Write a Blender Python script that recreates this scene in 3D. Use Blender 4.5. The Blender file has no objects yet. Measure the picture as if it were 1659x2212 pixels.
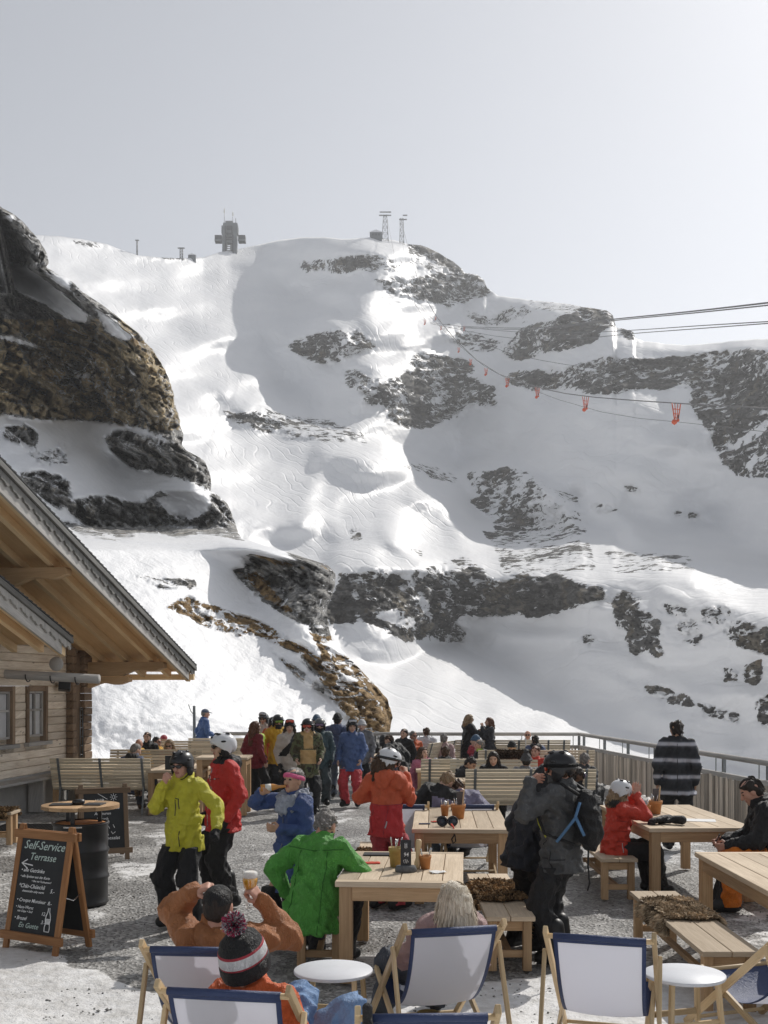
import bpy, math, random
import numpy as np
from mathutils import Vector, Matrix

sc = bpy.context.scene
COL = sc.collection
RND = random.Random(11)
# camera model: level camera with a raised lens; F is the focal length in units of 1/1659 of the picture width
F, UC, VH, H = 2350.0, 829.5, 1482.0, 2.4
def gy(v, z=0.0): return F * (H - z) / (v - VH)
def wx(u, Y): return (u - UC) * Y / F
def wz(v, Y): return H - (v - VH) * Y / F
rad = math.radians

# ------------------------------------------------------------------ materials
MATS = {}
def nd(nt, t, loc=None, **kw):
    n = nt.nodes.new(t)
    for k, v in kw.items():
        if k.startswith('i_'):
            n.inputs[int(k[2:])].default_value = v
        else:
            setattr(n, k, v)
    return n
def new_mat(name):
    m = bpy.data.materials.new(name); m.use_nodes = True
    nt = m.node_tree
    b = nt.nodes['Principled BSDF']
    return m, nt, b
def ramp(nt, stops, interp='LINEAR'):
    r = nt.nodes.new('ShaderNodeValToRGB')
    cr = r.color_ramp; cr.interpolation = interp
    while len(cr.elements) < len(stops): cr.elements.new(0.5)
    for e, (p, c) in zip(cr.elements, stops):
        e.position = p
        e.color = (c, c, c, 1) if isinstance(c, (int, float)) else (*c, 1)
    return r
def mixc(nt, fac, a, b, blend='MIX'):
    m = nt.nodes.new('ShaderNodeMix'); m.data_type = 'RGBA'; m.blend_type = blend
    for sock, val in ((0, fac), (6, a), (7, b)):
        if hasattr(val, 'is_output'): nt.links.new(val, m.inputs[sock])
        elif isinstance(val, (int, float)): m.inputs[sock].default_value = val if sock == 0 else (val, val, val, 1)
        else: m.inputs[sock].default_value = (*val, 1)
    return m.outputs[2]
def mth(nt, op, a, b=None, c=None):
    m = nt.nodes.new('ShaderNodeMath'); m.operation = op
    for i, v in enumerate((a, b, c)):
        if v is None: continue
        if hasattr(v, 'is_output'): nt.links.new(v, m.inputs[i])
        else: m.inputs[i].default_value = v
    return m.outputs[0]
def noise(nt, scale, detail=3, rough=.55, vec=None, dist=0.0):
    n = nt.nodes.new('ShaderNodeTexNoise')
    n.inputs['Scale'].default_value = scale; n.inputs['Detail'].default_value = detail
    n.inputs['Roughness'].default_value = rough; n.inputs['Distortion'].default_value = dist
    if vec is not None: nt.links.new(vec, n.inputs['Vector'])
    return n.outputs['Fac']
def coord(nt, kind='Object'):
    return nt.nodes.new('ShaderNodeTexCoord').outputs[kind]
def mapped(nt, vec, scale=(1, 1, 1), rot=(0, 0, 0)):
    m = nt.nodes.new('ShaderNodeMapping')
    m.inputs['Scale'].default_value = scale; m.inputs['Rotation'].default_value = rot
    nt.links.new(vec, m.inputs['Vector'])
    return m.outputs[0]
def bump(nt, b, h, strength=.3, dist=.01):
    n = nt.nodes.new('ShaderNodeBump'); n.inputs['Strength'].default_value = strength
    n.inputs['Distance'].default_value = dist
    nt.links.new(h, n.inputs['Height']); nt.links.new(n.outputs[0], b.inputs['Normal'])
    return n
def plain(name, col, rough=.6, metal=0.0, spec=.4, var=.12, scale=18, bstr=.0, bscale=60):
    if name in MATS: return MATS[name]
    m, nt, b = new_mat(name)
    c = coord(nt)
    n = noise(nt, scale, 4, .6, c)
    r = ramp(nt, [(.25, tuple(x * (1 - var) for x in col)), (.75, tuple(min(1, x * (1 + var)) for x in col))])
    nt.links.new(n, r.inputs[0]); nt.links.new(r.outputs[0], b.inputs['Base Color'])
    b.inputs['Roughness'].default_value = rough; b.inputs['Metallic'].default_value = metal
    b.inputs['Specular IOR Level'].default_value = spec
    if bstr: bump(nt, b, noise(nt, bscale, 3, .6, c), bstr, .01)
    MATS[name] = m
    return m
def fabric(name, col, rough=.55, var=.14, bstr=.35, sheen=.0, wr=14):
    if name in MATS: return MATS[name]
    m, nt, b = new_mat(name)
    c = coord(nt)
    n = noise(nt, 6, 4, .6, c)
    r = ramp(nt, [(.3, tuple(x * (1 - var) for x in col)), (.7, tuple(min(1, x * (1 + var)) for x in col))])
    nt.links.new(n, r.inputs[0]); nt.links.new(r.outputs[0], b.inputs['Base Color'])
    b.inputs['Roughness'].default_value = rough; b.inputs['Specular IOR Level'].default_value = .42
    b.inputs['Sheen Weight'].default_value = sheen
    w = noise(nt, wr, 3, .55, mapped(nt, c, (1, 1, .55)), 1.4)
    f = noise(nt, 260, 2, .5, c)
    w2 = noise(nt, wr * 2.6, 2, .5, mapped(nt, c, (1, 1, .45), (.4, .3, 0)), 2.2)
    rd = ramp(nt, [(.38, 0.0), (.5, 1.0), (.62, 0.0)]); nt.links.new(w2, rd.inputs[0])
    h = mth(nt, 'MULTIPLY_ADD', f, .06, mth(nt, 'MULTIPLY_ADD', rd.outputs[0], .22, w))
    bump(nt, b, h, min(1, bstr * 1.6), .045)
    MATS[name] = m
    return m
def wood(name, ca, cb, rough=.62, spec=.25, grain=1.0, knots=False):
    """wood with its grain along the UV u axis, and every board its own tone"""
    if name in MATS: return MATS[name]
    m, nt, b = new_mat(name)
    uv = nt.nodes.new('ShaderNodeUVMap').outputs[0]
    at = nt.nodes.new('ShaderNodeAttribute'); at.attribute_name = 'tone'
    g = noise(nt, 1.0, 5, .62, mapped(nt, uv, (2.2, 46, 1)), 1.2 * grain)
    big = noise(nt, 1.0, 2, .5, mapped(nt, uv, (1.1, 5, 1)))
    f = mth(nt, 'MULTIPLY_ADD', big, .45, mth(nt, 'MULTIPLY', g, .6))
    r = ramp(nt, [(.3, ca), (.72, cb)])
    nt.links.new(f, r.inputs[0])
    tone = mth(nt, 'MULTIPLY_ADD', at.outputs['Fac'], .5, .75)
    col = mixc(nt, 1.0, r.outputs[0], (1, 1, 1), 'MULTIPLY')
    comb = nt.nodes.new('ShaderNodeCombineColor')
    for i in range(3): nt.links.new(tone, comb.inputs[i])
    mm = col.node; nt.links.new(comb.outputs[0], mm.inputs[7])
    if knots:
        k = nt.nodes.new('ShaderNodeTexVoronoi'); k.inputs['Scale'].default_value = 1.0
        nt.links.new(mapped(nt, uv, (2.6, 7, 1)), k.inputs['Vector'])
        kr = ramp(nt, [(.05, 1.0), (.16, 0.0)]); nt.links.new(k.outputs['Distance'], kr.inputs[0])
        col = mixc(nt, mth(nt, 'MULTIPLY', kr.outputs[0], .75), col, tuple(x * .35 for x in ca))
    nt.links.new(col, b.inputs['Base Color'])
    b.inputs['Roughness'].default_value = rough; b.inputs['Specular IOR Level'].default_value = spec
    bump(nt, b, g, .25, .006)
    MATS[name] = m
    return m

# ------------------------------------------------------------------ objects
def tag(o, label=None, cat=None, group=None, kind=None):
    if label: o['label'] = label
    if cat: o['category'] = cat
    if group: o['group'] = group
    if kind: o['kind'] = kind
    return o
def thing(name, label, cat, loc=(0, 0, 0), rz=0.0, group=None):
    o = bpy.data.objects.new(name, None); COL.objects.link(o)
    o.location = loc; o.rotation_euler = (0, 0, rz); o.empty_display_size = .1
    return tag(o, label, cat, group)
def mesh_obj(name, V, Fc, mats=None, parent=None, smooth=True, fm=None):
    me = bpy.data.meshes.new(name)
    V = np.asarray(V, dtype=np.float32)
    if isinstance(Fc, np.ndarray):
        nf, k = Fc.shape
        me.vertices.add(len(V)); me.vertices.foreach_set('co', V.ravel())
        me.loops.add(nf * k); me.loops.foreach_set('vertex_index', Fc.astype(np.int32).ravel())
        me.polygons.add(nf)
        me.polygons.foreach_set('loop_start', np.arange(0, nf * k, k, dtype=np.int32))
        me.polygons.foreach_set('loop_total', np.full(nf, k, dtype=np.int32))
        me.update(calc_edges=True)
    else:
        me.from_pydata([tuple(v) for v in V], [], Fc); me.update()
    if mats:
        for m in (mats if isinstance(mats, (list, tuple)) else [mats]): me.materials.append(m)
    if fm is not None: me.polygons.foreach_set('material_index', np.asarray(fm, dtype=np.int32))
    if smooth: me.polygons.foreach_set('use_smooth', np.ones(len(me.polygons), dtype=bool))
    o = bpy.data.objects.new(name, me); COL.objects.link(o)
    if parent: o.parent = parent
    return o
def fattr(me, name, arr):
    a = me.attributes.new(name, 'FLOAT', 'POINT'); a.data.foreach_set('value', np.asarray(arr, dtype=np.float32))
def copy_tree(o, parent=None):
    c = o.copy(); COL.objects.link(c)
    if parent: c.parent = parent
    for ch in list(o.children): copy_tree(ch, c)
    return c

class MB:
    """collects boxes, beams, tubes and lathes; build() links them as ONE mesh object"""
    def __init__(s): s.v = []; s.f = []; s.uv = []; s.m = []; s.tone = []; s.sm = []
    def add(s, vs, fs, uvs, m=0, tone=None, smooth=False):
        o = len(s.v); t = RND.random() if tone is None else tone
        s.v += [tuple(x) for x in vs]; s.tone += [t] * len(vs)
        for f, uv in zip(fs, uvs):
            s.f.append([i + o for i in f]); s.uv.append(uv); s.m.append(m); s.sm.append(smooth)
    def obox(s, c, ax, ay, az, m=0, tone=None):
        """box from centre and three half-axis vectors; the grain runs along the longest"""
        c = Vector(c); A = [Vector(ax), Vector(ay), Vector(az)]
        A.sort(key=lambda q: -q.length)
        a, b_, d = A
        if a.cross(b_).dot(d) < 0: d = -d
        vs = []
        for i in (-1, 1):
            for j in (-1, 1):
                for k in (-1, 1): vs.append(c + a * i + b_ * j + d * k)
        fs = [(0, 1, 3, 2), (4, 6, 7, 5), (0, 4, 5, 1), (2, 3, 7, 6), (0, 2, 6, 4), (1, 5, 7, 3)]
        L, Wd, Hh = a.length, b_.length, d.length
        ru, rv = RND.uniform(0, 40), RND.uniform(0, 40)
        def P(i):
            x = (-1, 1)[i >> 2] * L; y = (-1, 1)[(i >> 1) & 1] * Wd; z = (-1, 1)[i & 1] * Hh
            return x, y, z
        uvs = []
        for q, f in enumerate(fs):
            l = []
            for i in f:
                x, y, z = P(i)
                if q in (0, 1): l.append((ru + y, rv + z))
                elif q in (2, 3): l.append((ru + x, rv + z))
                else: l.append((ru + x, rv + y + .3))
            uvs.append(l)
        s.add(vs, fs, uvs, m, tone)
    def box(s, c, size, rz=0.0, m=0, tone=None, R=None):
        M = R if R is not None else Matrix.Rotation(rz, 3, 'Z')
        s.obox(c, M @ Vector((size[0] / 2, 0, 0)), M @ Vector((0, size[1] / 2, 0)), M @ Vector((0, 0, size[2] / 2)), m, tone)
    def beam(s, p, q, w, h, up=(0, 0, 1), m=0, tone=None):
        p, q = Vector(p), Vector(q); d = (q - p)
        side = d.cross(Vector(up))
        if side.length < 1e-6: side = d.cross(Vector((0, 1, 0)))
        side.normalize(); u = side.cross(d).normalized()
        s.obox((p + q) / 2, d / 2, side * w / 2, u * h / 2, m, tone)
    def tube(s, pts, r, n=8, m=0, cap=True, tone=None, smooth=True):
        pts = [Vector(p) for p in pts]
        rs = r if isinstance(r, (list, tuple)) else [r] * len(pts)
        vs = []; prev = None
        for i, p in enumerate(pts):
            d = (pts[min(i + 1, len(pts) - 1)] - pts[max(i - 1, 0)]).normalized()
            if prev is None:
                a = d.cross(Vector((0, 0, 1)))
                if a.length < .01: a = d.cross(Vector((0, 1, 0)))
                a.normalize()
            else:
                a = (prev - d * prev.dot(d)).normalized()
            prev = a; b_ = d.cross(a)
            for k in range(n):
                t = 2 * math.pi * k / n
                vs.append(p + (a * math.cos(t) + b_ * math.sin(t)) * rs[i])
        fs = []; uvs = []
        L = 0
        for i in range(len(pts) - 1):
            l2 = L + (pts[i + 1] - pts[i]).length
            for k in range(n):
                fs.append((i * n + k, i * n + (k + 1) % n, (i + 1) * n + (k + 1) % n, (i + 1) * n + k))
                w0, w1 = k / n * .3, (k + 1) / n * .3
                uvs.append([(L, w0), (L, w1), (l2, w1), (l2, w0)])
            L = l2
        if cap:
            fs.append(tuple(range(n))[::-1]); uvs.append([(0, 0)] * n)
            fs.append(tuple((len(pts) - 1) * n + k for k in range(n))); uvs.append([(0, 0)] * n)
        s.add(vs, fs, uvs, m, tone, smooth)
    def lathe(s, prof, n=28, c=(0, 0, 0), m=0, tone=None, R=None, smooth=True, sx=1.0, sy=1.0):
        c = Vector(c); vs = []
        for (r, z) in prof:
            for k in range(n):
                t = 2 * math.pi * k / n
                p = Vector((r * math.cos(t) * sx, r * math.sin(t) * sy, z))
                vs.append(c + (R @ p if R is not None else p))
        fs = []; uvs = []
        for i in range(len(prof) - 1):
            for k in range(n):
                fs.append((i * n + k, i * n + (k + 1) % n, (i + 1) * n + (k + 1) % n, (i + 1) * n + k))
                uvs.append([(vs[q][0], vs[q][1]) for q in fs[-1]])
        if prof[0][0] > 1e-5: fs.append(tuple(range(n))[::-1]); uvs.append([(vs[k][0], vs[k][1]) for k in range(n)][::-1])
        if prof[-1][0] > 1e-5:
            o = (len(prof) - 1) * n
            fs.append(tuple(o + k for k in range(n))); uvs.append([(vs[o + k][0], vs[o + k][1]) for k in range(n)])
        s.add(vs, fs, uvs, m, tone, smooth)
    def prism(s, poly, ext, m=0, tone=None):
        """polygon of 3-D points pushed along the vector ext"""
        poly = [Vector(p) for p in poly]; ext = Vector(ext); n = len(poly)
        nrm = Vector((0, 0, 0))
        for i in range(n): nrm += poly[i].cross(poly[(i + 1) % n])
        if nrm.dot(ext) > 0: poly = poly[::-1]
        vs = poly + [p + ext for p in poly]
        ex = (poly[1] - poly[0]); 
        far = max(((a - b).length, i, j) for i, a in enumerate(poly) for j, b in enumerate(poly))
        ex = (poly[far[1]] - poly[far[2]]).normalized() if far[0] > 0 else ex
        if ext.length > far[0]: ex = ext.normalized()
        ey = ex.cross(nrm if ext.length <= far[0] else Vector((.3, .5, .8))).normalized()
        ru = RND.uniform(0, 30)
        U = lambda p: (ru + p.dot(ex), p.dot(ey) + p.dot(ex.cross(ey)))
        fs = [tuple(range(n)), tuple(range(2 * n - 1, n - 1, -1))]
        for i in range(n):
            j = (i + 1) % n
            fs.append((i, i + n, j + n, j))
        s.add(vs, fs, [[U(vs[i]) for i in f] for f in fs], m, tone)
    def build(s, name, mats, parent=None, bevel=0.0, seg=1, loc=None):
        me = bpy.data.meshes.new(name)
        me.from_pydata(s.v, [], s.f); me.update()
        for m in (mats if isinstance(mats, (list, tuple)) else [mats]): me.materials.append(m)
        me.polygons.foreach_set('material_index', s.m)
        me.polygons.foreach_set('use_smooth', s.sm)
        uvl = me.uv_layers.new(name='UVMap')
        uvl.data.foreach_set('uv', [x for f in s.uv for p in f for x in p])
        fattr(me, 'tone', s.tone)
        o = bpy.data.objects.new(name, me); COL.objects.link(o)
        if parent: o.parent = parent
        if loc: o.location = loc
        if bevel:
            b = o.modifiers.new('bevel', 'BEVEL'); b.width = bevel; b.segments = seg; b.limit_method = 'ANGLE'
            b.harden_normals = False
        return o

# ------------------------------------------------------------------ numpy noise, polygons, blur
def _hash(ix, iy, seed):
    h = (ix * 374761393 + iy * 668265263 + seed * 1442695041) & 0xffffffff
    h = ((h ^ (h >> 13)) * 1274126177) & 0xffffffff
    return ((h ^ (h >> 16)) & 0xffff) / 65535.0
def vnoise(x, y, seed=0):
    x = np.asarray(x, dtype=np.float64); y = np.asarray(y, dtype=np.float64)
    ix = np.floor(x).astype(np.int64); iy = np.floor(y).astype(np.int64)
    fx = x - ix; fy = y - iy
    fx = fx * fx * (3 - 2 * fx); fy = fy * fy * (3 - 2 * fy)
    a = _hash(ix, iy, seed); b = _hash(ix + 1, iy, seed); c = _hash(ix, iy + 1, seed); d = _hash(ix + 1, iy + 1, seed)
    return (a * (1 - fx) + b * fx) * (1 - fy) + (c * (1 - fx) + d * fx) * fy
def fbm(x, y, oct=4, seed=0, gain=.5):
    s = 0; a = 1; t = 0
    for i in range(oct):
        s = s + a * vnoise(x * 2 ** i, y * 2 ** i, seed + i * 17); t += a; a *= gain
    return s / t * 2 - 1
def in_poly(U, V, poly):
    P = np.array(poly, dtype=np.float64); r = np.zeros(U.shape, dtype=bool)
    sel = (U >= P[:, 0].min()) & (U <= P[:, 0].max()) & (V >= P[:, 1].min()) & (V <= P[:, 1].max())
    u = U[sel]; v = V[sel]; q = np.zeros(u.shape, dtype=bool)
    n = len(P)
    for i in range(n):
        x0, y0 = P[i]; x1, y1 = P[(i + 1) % n]
        if y0 == y1: continue
        c = ((y0 > v) != (y1 > v)) & (u < (x1 - x0) * (v - y0) / (y1 - y0) + x0)
        q ^= c
    r[sel] = q
    return r
def blur1(A, s, ax):
    if s <= 0: return A
    n = int(max(1, round(s * 3))); k = np.exp(-.5 * (np.arange(-n, n + 1) / s) ** 2); k /= k.sum()
    A = np.moveaxis(A, ax, 0)
    pad = np.concatenate([np.repeat(A[:1], n, 0), A, np.repeat(A[-1:], n, 0)], 0)
    out = np.zeros_like(A)
    for i, w in enumerate(k): out += w * pad[i:i + A.shape[0]]
    return np.moveaxis(out, 0, ax)
def blur(A, s0, s1): return blur1(blur1(A, s0, 0), s1, 1)
# ================================================================== terrain
def smooth01(x): x = np.clip(x, 0, 1); return x * x * (3 - 2 * x)

def terrain_mat(name, sc_rock, sc_big, strata_rot, bump_snow, snow_scale, tint=(1, 1, 1), dark=1.0, track=0.0):
    m, nt, b = new_mat(name)
    c = coord(nt)
    def at(n):
        a = nt.nodes.new('ShaderNodeAttribute'); a.attribute_name = n; return a.outputs['Fac']
    rk, gr, oc = at('rock'), at('grass'), at('ochre')
    st = mapped(nt, c, (1, 1, 2.6), strata_rot)
    n1 = noise(nt, sc_rock, 6, .66, st, .6)
    n2 = noise(nt, sc_big, 3, .55, c)
    amp = mth(nt, 'MULTIPLY', mth(nt, 'MINIMUM', mth(nt, 'MULTIPLY', rk, 2.2), 1.0), 4.2)
    edge = mth(nt, 'MULTIPLY_ADD', mth(nt, 'SUBTRACT', n1, .5), amp, rk)
    edge = mth(nt, 'MULTIPLY_ADD', mth(nt, 'SUBTRACT', n2, .5), mth(nt, 'MULTIPLY', amp, .55), edge)
    fr = ramp(nt, [(.47, 0.0), (.55, 1.0)]); nt.links.new(edge, fr.inputs[0])
    # rock colour: dark grey strata, paler weathered faces, ochre stains
    n3 = noise(nt, sc_rock * 1.7, 4, .7, mapped(nt, c, (1, 1, 3.5), strata_rot), .9)
    rc = ramp(nt, [(.28, tuple(.045 * dark * t for t in (1, 1, 1.02))), (.5, tuple(.085 * dark * t for t in (1, .985, .95))), (.68, tuple(.17 * dark * t for t in (1, .97, .91))), (.8, tuple(.30 * dark * t for t in (1, .97, .92)))])
    nt.links.new(n3, rc.inputs[0])
    n4 = noise(nt, sc_big * 2.2, 3, .6, mapped(nt, c, (1, 1, .5)), 1.0)
    of = ramp(nt, [(.44, 0.0), (.54, 1.0)]); nt.links.new(mth(nt, 'MULTIPLY_ADD', oc, .15, mth(nt, 'SUBTRACT', n4, .12)), of.inputs[0])
    ofac = mth(nt, 'MULTIPLY', of.outputs[0], oc)
    ochre = mixc(nt, noise(nt, sc_rock, 4, .6, c), (.30, .22, .11), (.72, .58, .35))
    # fractured facets and dark joints
    def cells(k, zs):
        vc = nt.nodes.new('ShaderNodeTexVoronoi'); vc.feature = 'F1'; vc.inputs['Scale'].default_value = k; vc.inputs['Randomness'].default_value = .95
        wv = nt.nodes.new('ShaderNodeVectorMath'); wv.operation = 'MULTIPLY_ADD'
        nz = nt.nodes.new('ShaderNodeTexNoise'); nz.inputs['Scale'].default_value = k * 1.6; nz.inputs['Detail'].default_value = 1
        nt.links.new(c, nz.inputs['Vector']); nt.links.new(nz.outputs['Color'], wv.inputs[0]); wv.inputs[1].default_value = (.55 / k,) * 3
        nt.links.new(mapped(nt, c, (1, 1, zs), strata_rot), wv.inputs[2]); nt.links.new(wv.outputs[0], vc.inputs['Vector'])
        sp = nt.nodes.new('ShaderNodeSeparateColor'); nt.links.new(vc.outputs['Color'], sp.inputs[0])
        ve = nt.nodes.new('ShaderNodeTexVoronoi'); ve.feature = 'DISTANCE_TO_EDGE'; ve.inputs['Scale'].default_value = k; ve.inputs['Randomness'].default_value = .95
        nt.links.new(wv.outputs[0], ve.inputs['Vector'])
        cr = ramp(nt, [(.0, .45), (.06, 1.0)]); nt.links.new(ve.outputs['Distance'], cr.inputs[0])
        return sp.outputs[0], cr.outputs[0]
    fa, ca_ = cells(sc_rock * .33, 2.8); fb, cb_ = cells(sc_rock * 1.1, 2.2)
    fac = mth(nt, 'MULTIPLY_ADD', fa, .8, mth(nt, 'MULTIPLY', fb, .55)); fac = mth(nt, 'ADD', fac, .5)
    fac = mth(nt, 'MULTIPLY', mth(nt, 'MULTIPLY', fac, ca_), mth(nt, 'MULTIPLY_ADD', cb_, .35, .65))
    cf = nt.nodes.new('ShaderNodeCombineColor')
    for i in range(3): nt.links.new(fac, cf.inputs[i])
    rcol = mixc(nt, mth(nt, 'MULTIPLY', ofac, .85), rc.outputs[0], ochre)
    rcol = mixc(nt, 1.0, rcol, (1, 1, 1), 'MULTIPLY'); nt.links.new(cf.outputs[0], rcol.node.inputs[7])
    n5 = noise(nt, sc_rock * 2.5, 3, .7, c)
    gcol = ramp(nt, [(.3, (.13, .085, .04)), (.52, (.33, .215, .10)), (.75, (.52, .38, .20))]); nt.links.new(n5, gcol.inputs[0])
    gf = ramp(nt, [(.45, 0.0), (.58, 1.0)]); nt.links.new(mth(nt, 'MULTIPLY_ADD', mth(nt, 'SUBTRACT', n4, .5), 2.0, gr), gf.inputs[0])
    rcol = mixc(nt, gf.outputs[0], rcol, gcol.outputs[0])
    n6 = noise(nt, sc_big * .8, 2, .6, c)
    scol = ramp(nt, [(.3, (.87, .88, .90)), (.7, (.93, .935, .945))]); nt.links.new(n6, scol.inputs[0])
    col = mixc(nt, fr.outputs[0], scol.outputs[0], rcol)
    nt.links.new(col, b.inputs['Base Color'])
    rr = nt.nodes.new('ShaderNodeMapRange'); nt.links.new(fr.outputs[0], rr.inputs[0])
    rr.inputs[3].default_value = .5; rr.inputs[4].default_value = .85
    nt.links.new(rr.outputs[0], b.inputs['Roughness'])
    b.inputs['Specular IOR Level'].default_value = .25
    # bump: lumps of old snow, tracks, broken rock
    s1 = noise(nt, snow_scale, 6, .66, c, .3)
    hs = mth(nt, 'MULTIPLY', s1, bump_snow)
    if track:
        w = nt.nodes.new('ShaderNodeTexWave'); w.wave_type = 'BANDS'; w.bands_direction = 'DIAGONAL'
        w.inputs['Scale'].default_value = track; w.inputs['Distortion'].default_value = 16; w.inputs['Detail'].default_value = 2
        w.inputs['Detail Scale'].default_value = .55
        nt.links.new(mapped(nt, c, (1, .35, .6)), w.inputs['Vector'])
        tr = ramp(nt, [(0, 0.0), (.12, 1.0)]); nt.links.new(w.outputs['Fac'], tr.inputs[0])
        tm = ramp(nt, [(.40, 0.0), (.55, 1.0)]); nt.links.new(noise(nt, sc_big * .45, 2, .5, c), tm.inputs[0])
        hs = mth(nt, 'MULTIPLY_ADD', mth(nt, 'MULTIPLY', tr.outputs[0], tm.outputs[0]), bump_snow * .10, hs)
    hr = mth(nt, 'MULTIPLY', mth(nt, 'MULTIPLY_ADD', fac, .55, n3), .34 / sc_rock)
    hgt = nt.nodes.new('ShaderNodeMix'); hgt.data_type = 'FLOAT'
    nt.links.new(fr.outputs[0], hgt.inputs[0]); nt.links.new(hs, hgt.inputs[2]); nt.links.new(hr, hgt.inputs[3])
    bp = bump(nt, b, hgt.outputs[0], .85, 1.0)
    return m

# ---- the ski mountain. The profile of every direction is integrated from a map of steepness: sunlit snow is gentle, shaded faces are steep.
SKY = [(-400, 500), (80, 508), (130, 510), (180, 517), (230, 527), (262, 540), (300, 552), (340, 556), (400, 558), (440, 556), (475, 545), (520, 537), (560, 528),
       (600, 519), (650, 513), (700, 512), (740, 516), (800, 513), (850, 518), (880, 527), (910, 530), (945, 545), (980, 565), (997, 580), (1003, 590),
       (1030, 593), (1045, 605), (1052, 622), (1075, 637), (1110, 643), (1160, 650), (1220, 655), (1260, 663), (1310, 670), (1325, 682), (1330, 708),
       (1350, 711), (1368, 716), (1372, 730), (1390, 737), (1440, 742), (1480, 745), (1530, 742), (1580, 736), (1620, 733), (1659, 731), (1800, 722), (2100, 700)]
# faces turned from the sun (steep), with their gradient
STEEP = [
    (1.35, [(600, 545), (578, 592), (605, 617), (650, 637), (700, 652), (745, 677), (772, 708), (715, 722), (620, 726), (548, 706), (572, 740), (596, 776), (590, 815), (625, 820), (660, 834), (670, 860), (695, 893), (740, 914), (775, 934), (830, 944), (890, 972), (960, 983), (1075, 988), (1118, 988), (1150, 1010), (1182, 1027), (1215, 1050), (1243, 1068), (1287, 1071), (1341, 1095), (1389, 1118), (1436, 1132), (1504, 1130), (1659, 1132), (2100, 1132), (2100, 745), (1659, 752), (1560, 756), (1500, 762), (1440, 757), (1380, 752), (1330, 735), (1250, 690), (1100, 660), (1040, 625), (990, 600), (930, 565), (860, 556), (760, 545), (690, 535)]),
    (1.2, [(703, 984), (760, 992), (798, 999), (852, 1012), (880, 1030), (830, 1060), (815, 1071), (750, 1078), (676, 1071), (683, 1037), (690, 1005)]),
    (.9, [(883, 1088), (925, 1085), (967, 1110), (975, 1139), (920, 1142), (890, 1125)]),
    (.6, [(818, 1150), (850, 1160), (886, 1200), (870, 1209), (830, 1190)]),
    (.5, [(590, 1140), (690, 1115), (720, 1125), (735, 1180), (690, 1205), (620, 1180), (560, 1150)]),
    (1.9, [(720, 1235), (840, 1230), (980, 1240), (1060, 1250), (1130, 1238), (1250, 1262), (1312, 1275), (1310, 1292), (1230, 1312), (1150, 1336), (1060, 1330), (985, 1340), (1005, 1380), (940, 1388), (905, 1382), (870, 1388), (800, 1350), (720, 1350)]),
    (1.2, [(1250, 1071), (1300, 1075), (1345, 1105), (1348, 1130), (1310, 1142), (1260, 1130)]),
    (.6, [(1335, 1150), (1390, 1160), (1402, 1186), (1360, 1188), (1330, 1175)]),
    (.9, [(1000, 1030), (1080, 1015), (1160, 1040), (1225, 1100), (1235, 1140), (1180, 1150), (1100, 1130), (1040, 1090)]),
    (1.3, [(1311, 1252), (1360, 1250), (1402, 1256), (1440, 1275), (1470, 1291), (1537, 1301), (1600, 1322), (1659, 1335), (2100, 1420), (2100, 1800), (1659, 1668), (1590, 1655), (1500, 1632), (1420, 1600), (1360, 1578), (1300, 1560), (1240, 1540), (1180, 1492), (1100, 1442), (1040, 1410), (1000, 1392), (965, 1384), (940, 1386), (905, 1408), (880, 1425), (850, 1438), (815, 1434), (785, 1424), (750, 1400), (722, 1388), (700, 1350), (800, 1345), (1000, 1330), (1150, 1330), (1250, 1300)]),
    (1.1, [(1565, 1133), (1659, 1140), (1800, 1145), (1800, 1230), (1659, 1205), (1610, 1180)]),
    (.6, [(1390, 1232), (1440, 1240), (1510, 1265), (1515, 1285), (1460, 1275), (1400, 1250)]),
    (1.2, [(470, 868), (500, 880), (520, 890), (610, 930), (640, 945), (560, 942), (500, 920)]),
    (.6, [(430, 738), (540, 735), (560, 752), (500, 760), (420, 756)]),
]
GENTLE = [  # lit cornices and flats inside steep faces
    (.3, [(700, 522), (800, 530), (900, 548), (860, 552), (760, 545), (690, 538)]),
    (.35, [(745, 780), (790, 765), (850, 760), (890, 770), (870, 792), (790, 800)]),
    (.4, [(1380, 738), (1659, 733), (2100, 702), (2100, 735), (1659, 750), (1500, 756), (1420, 750)]),
]
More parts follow.
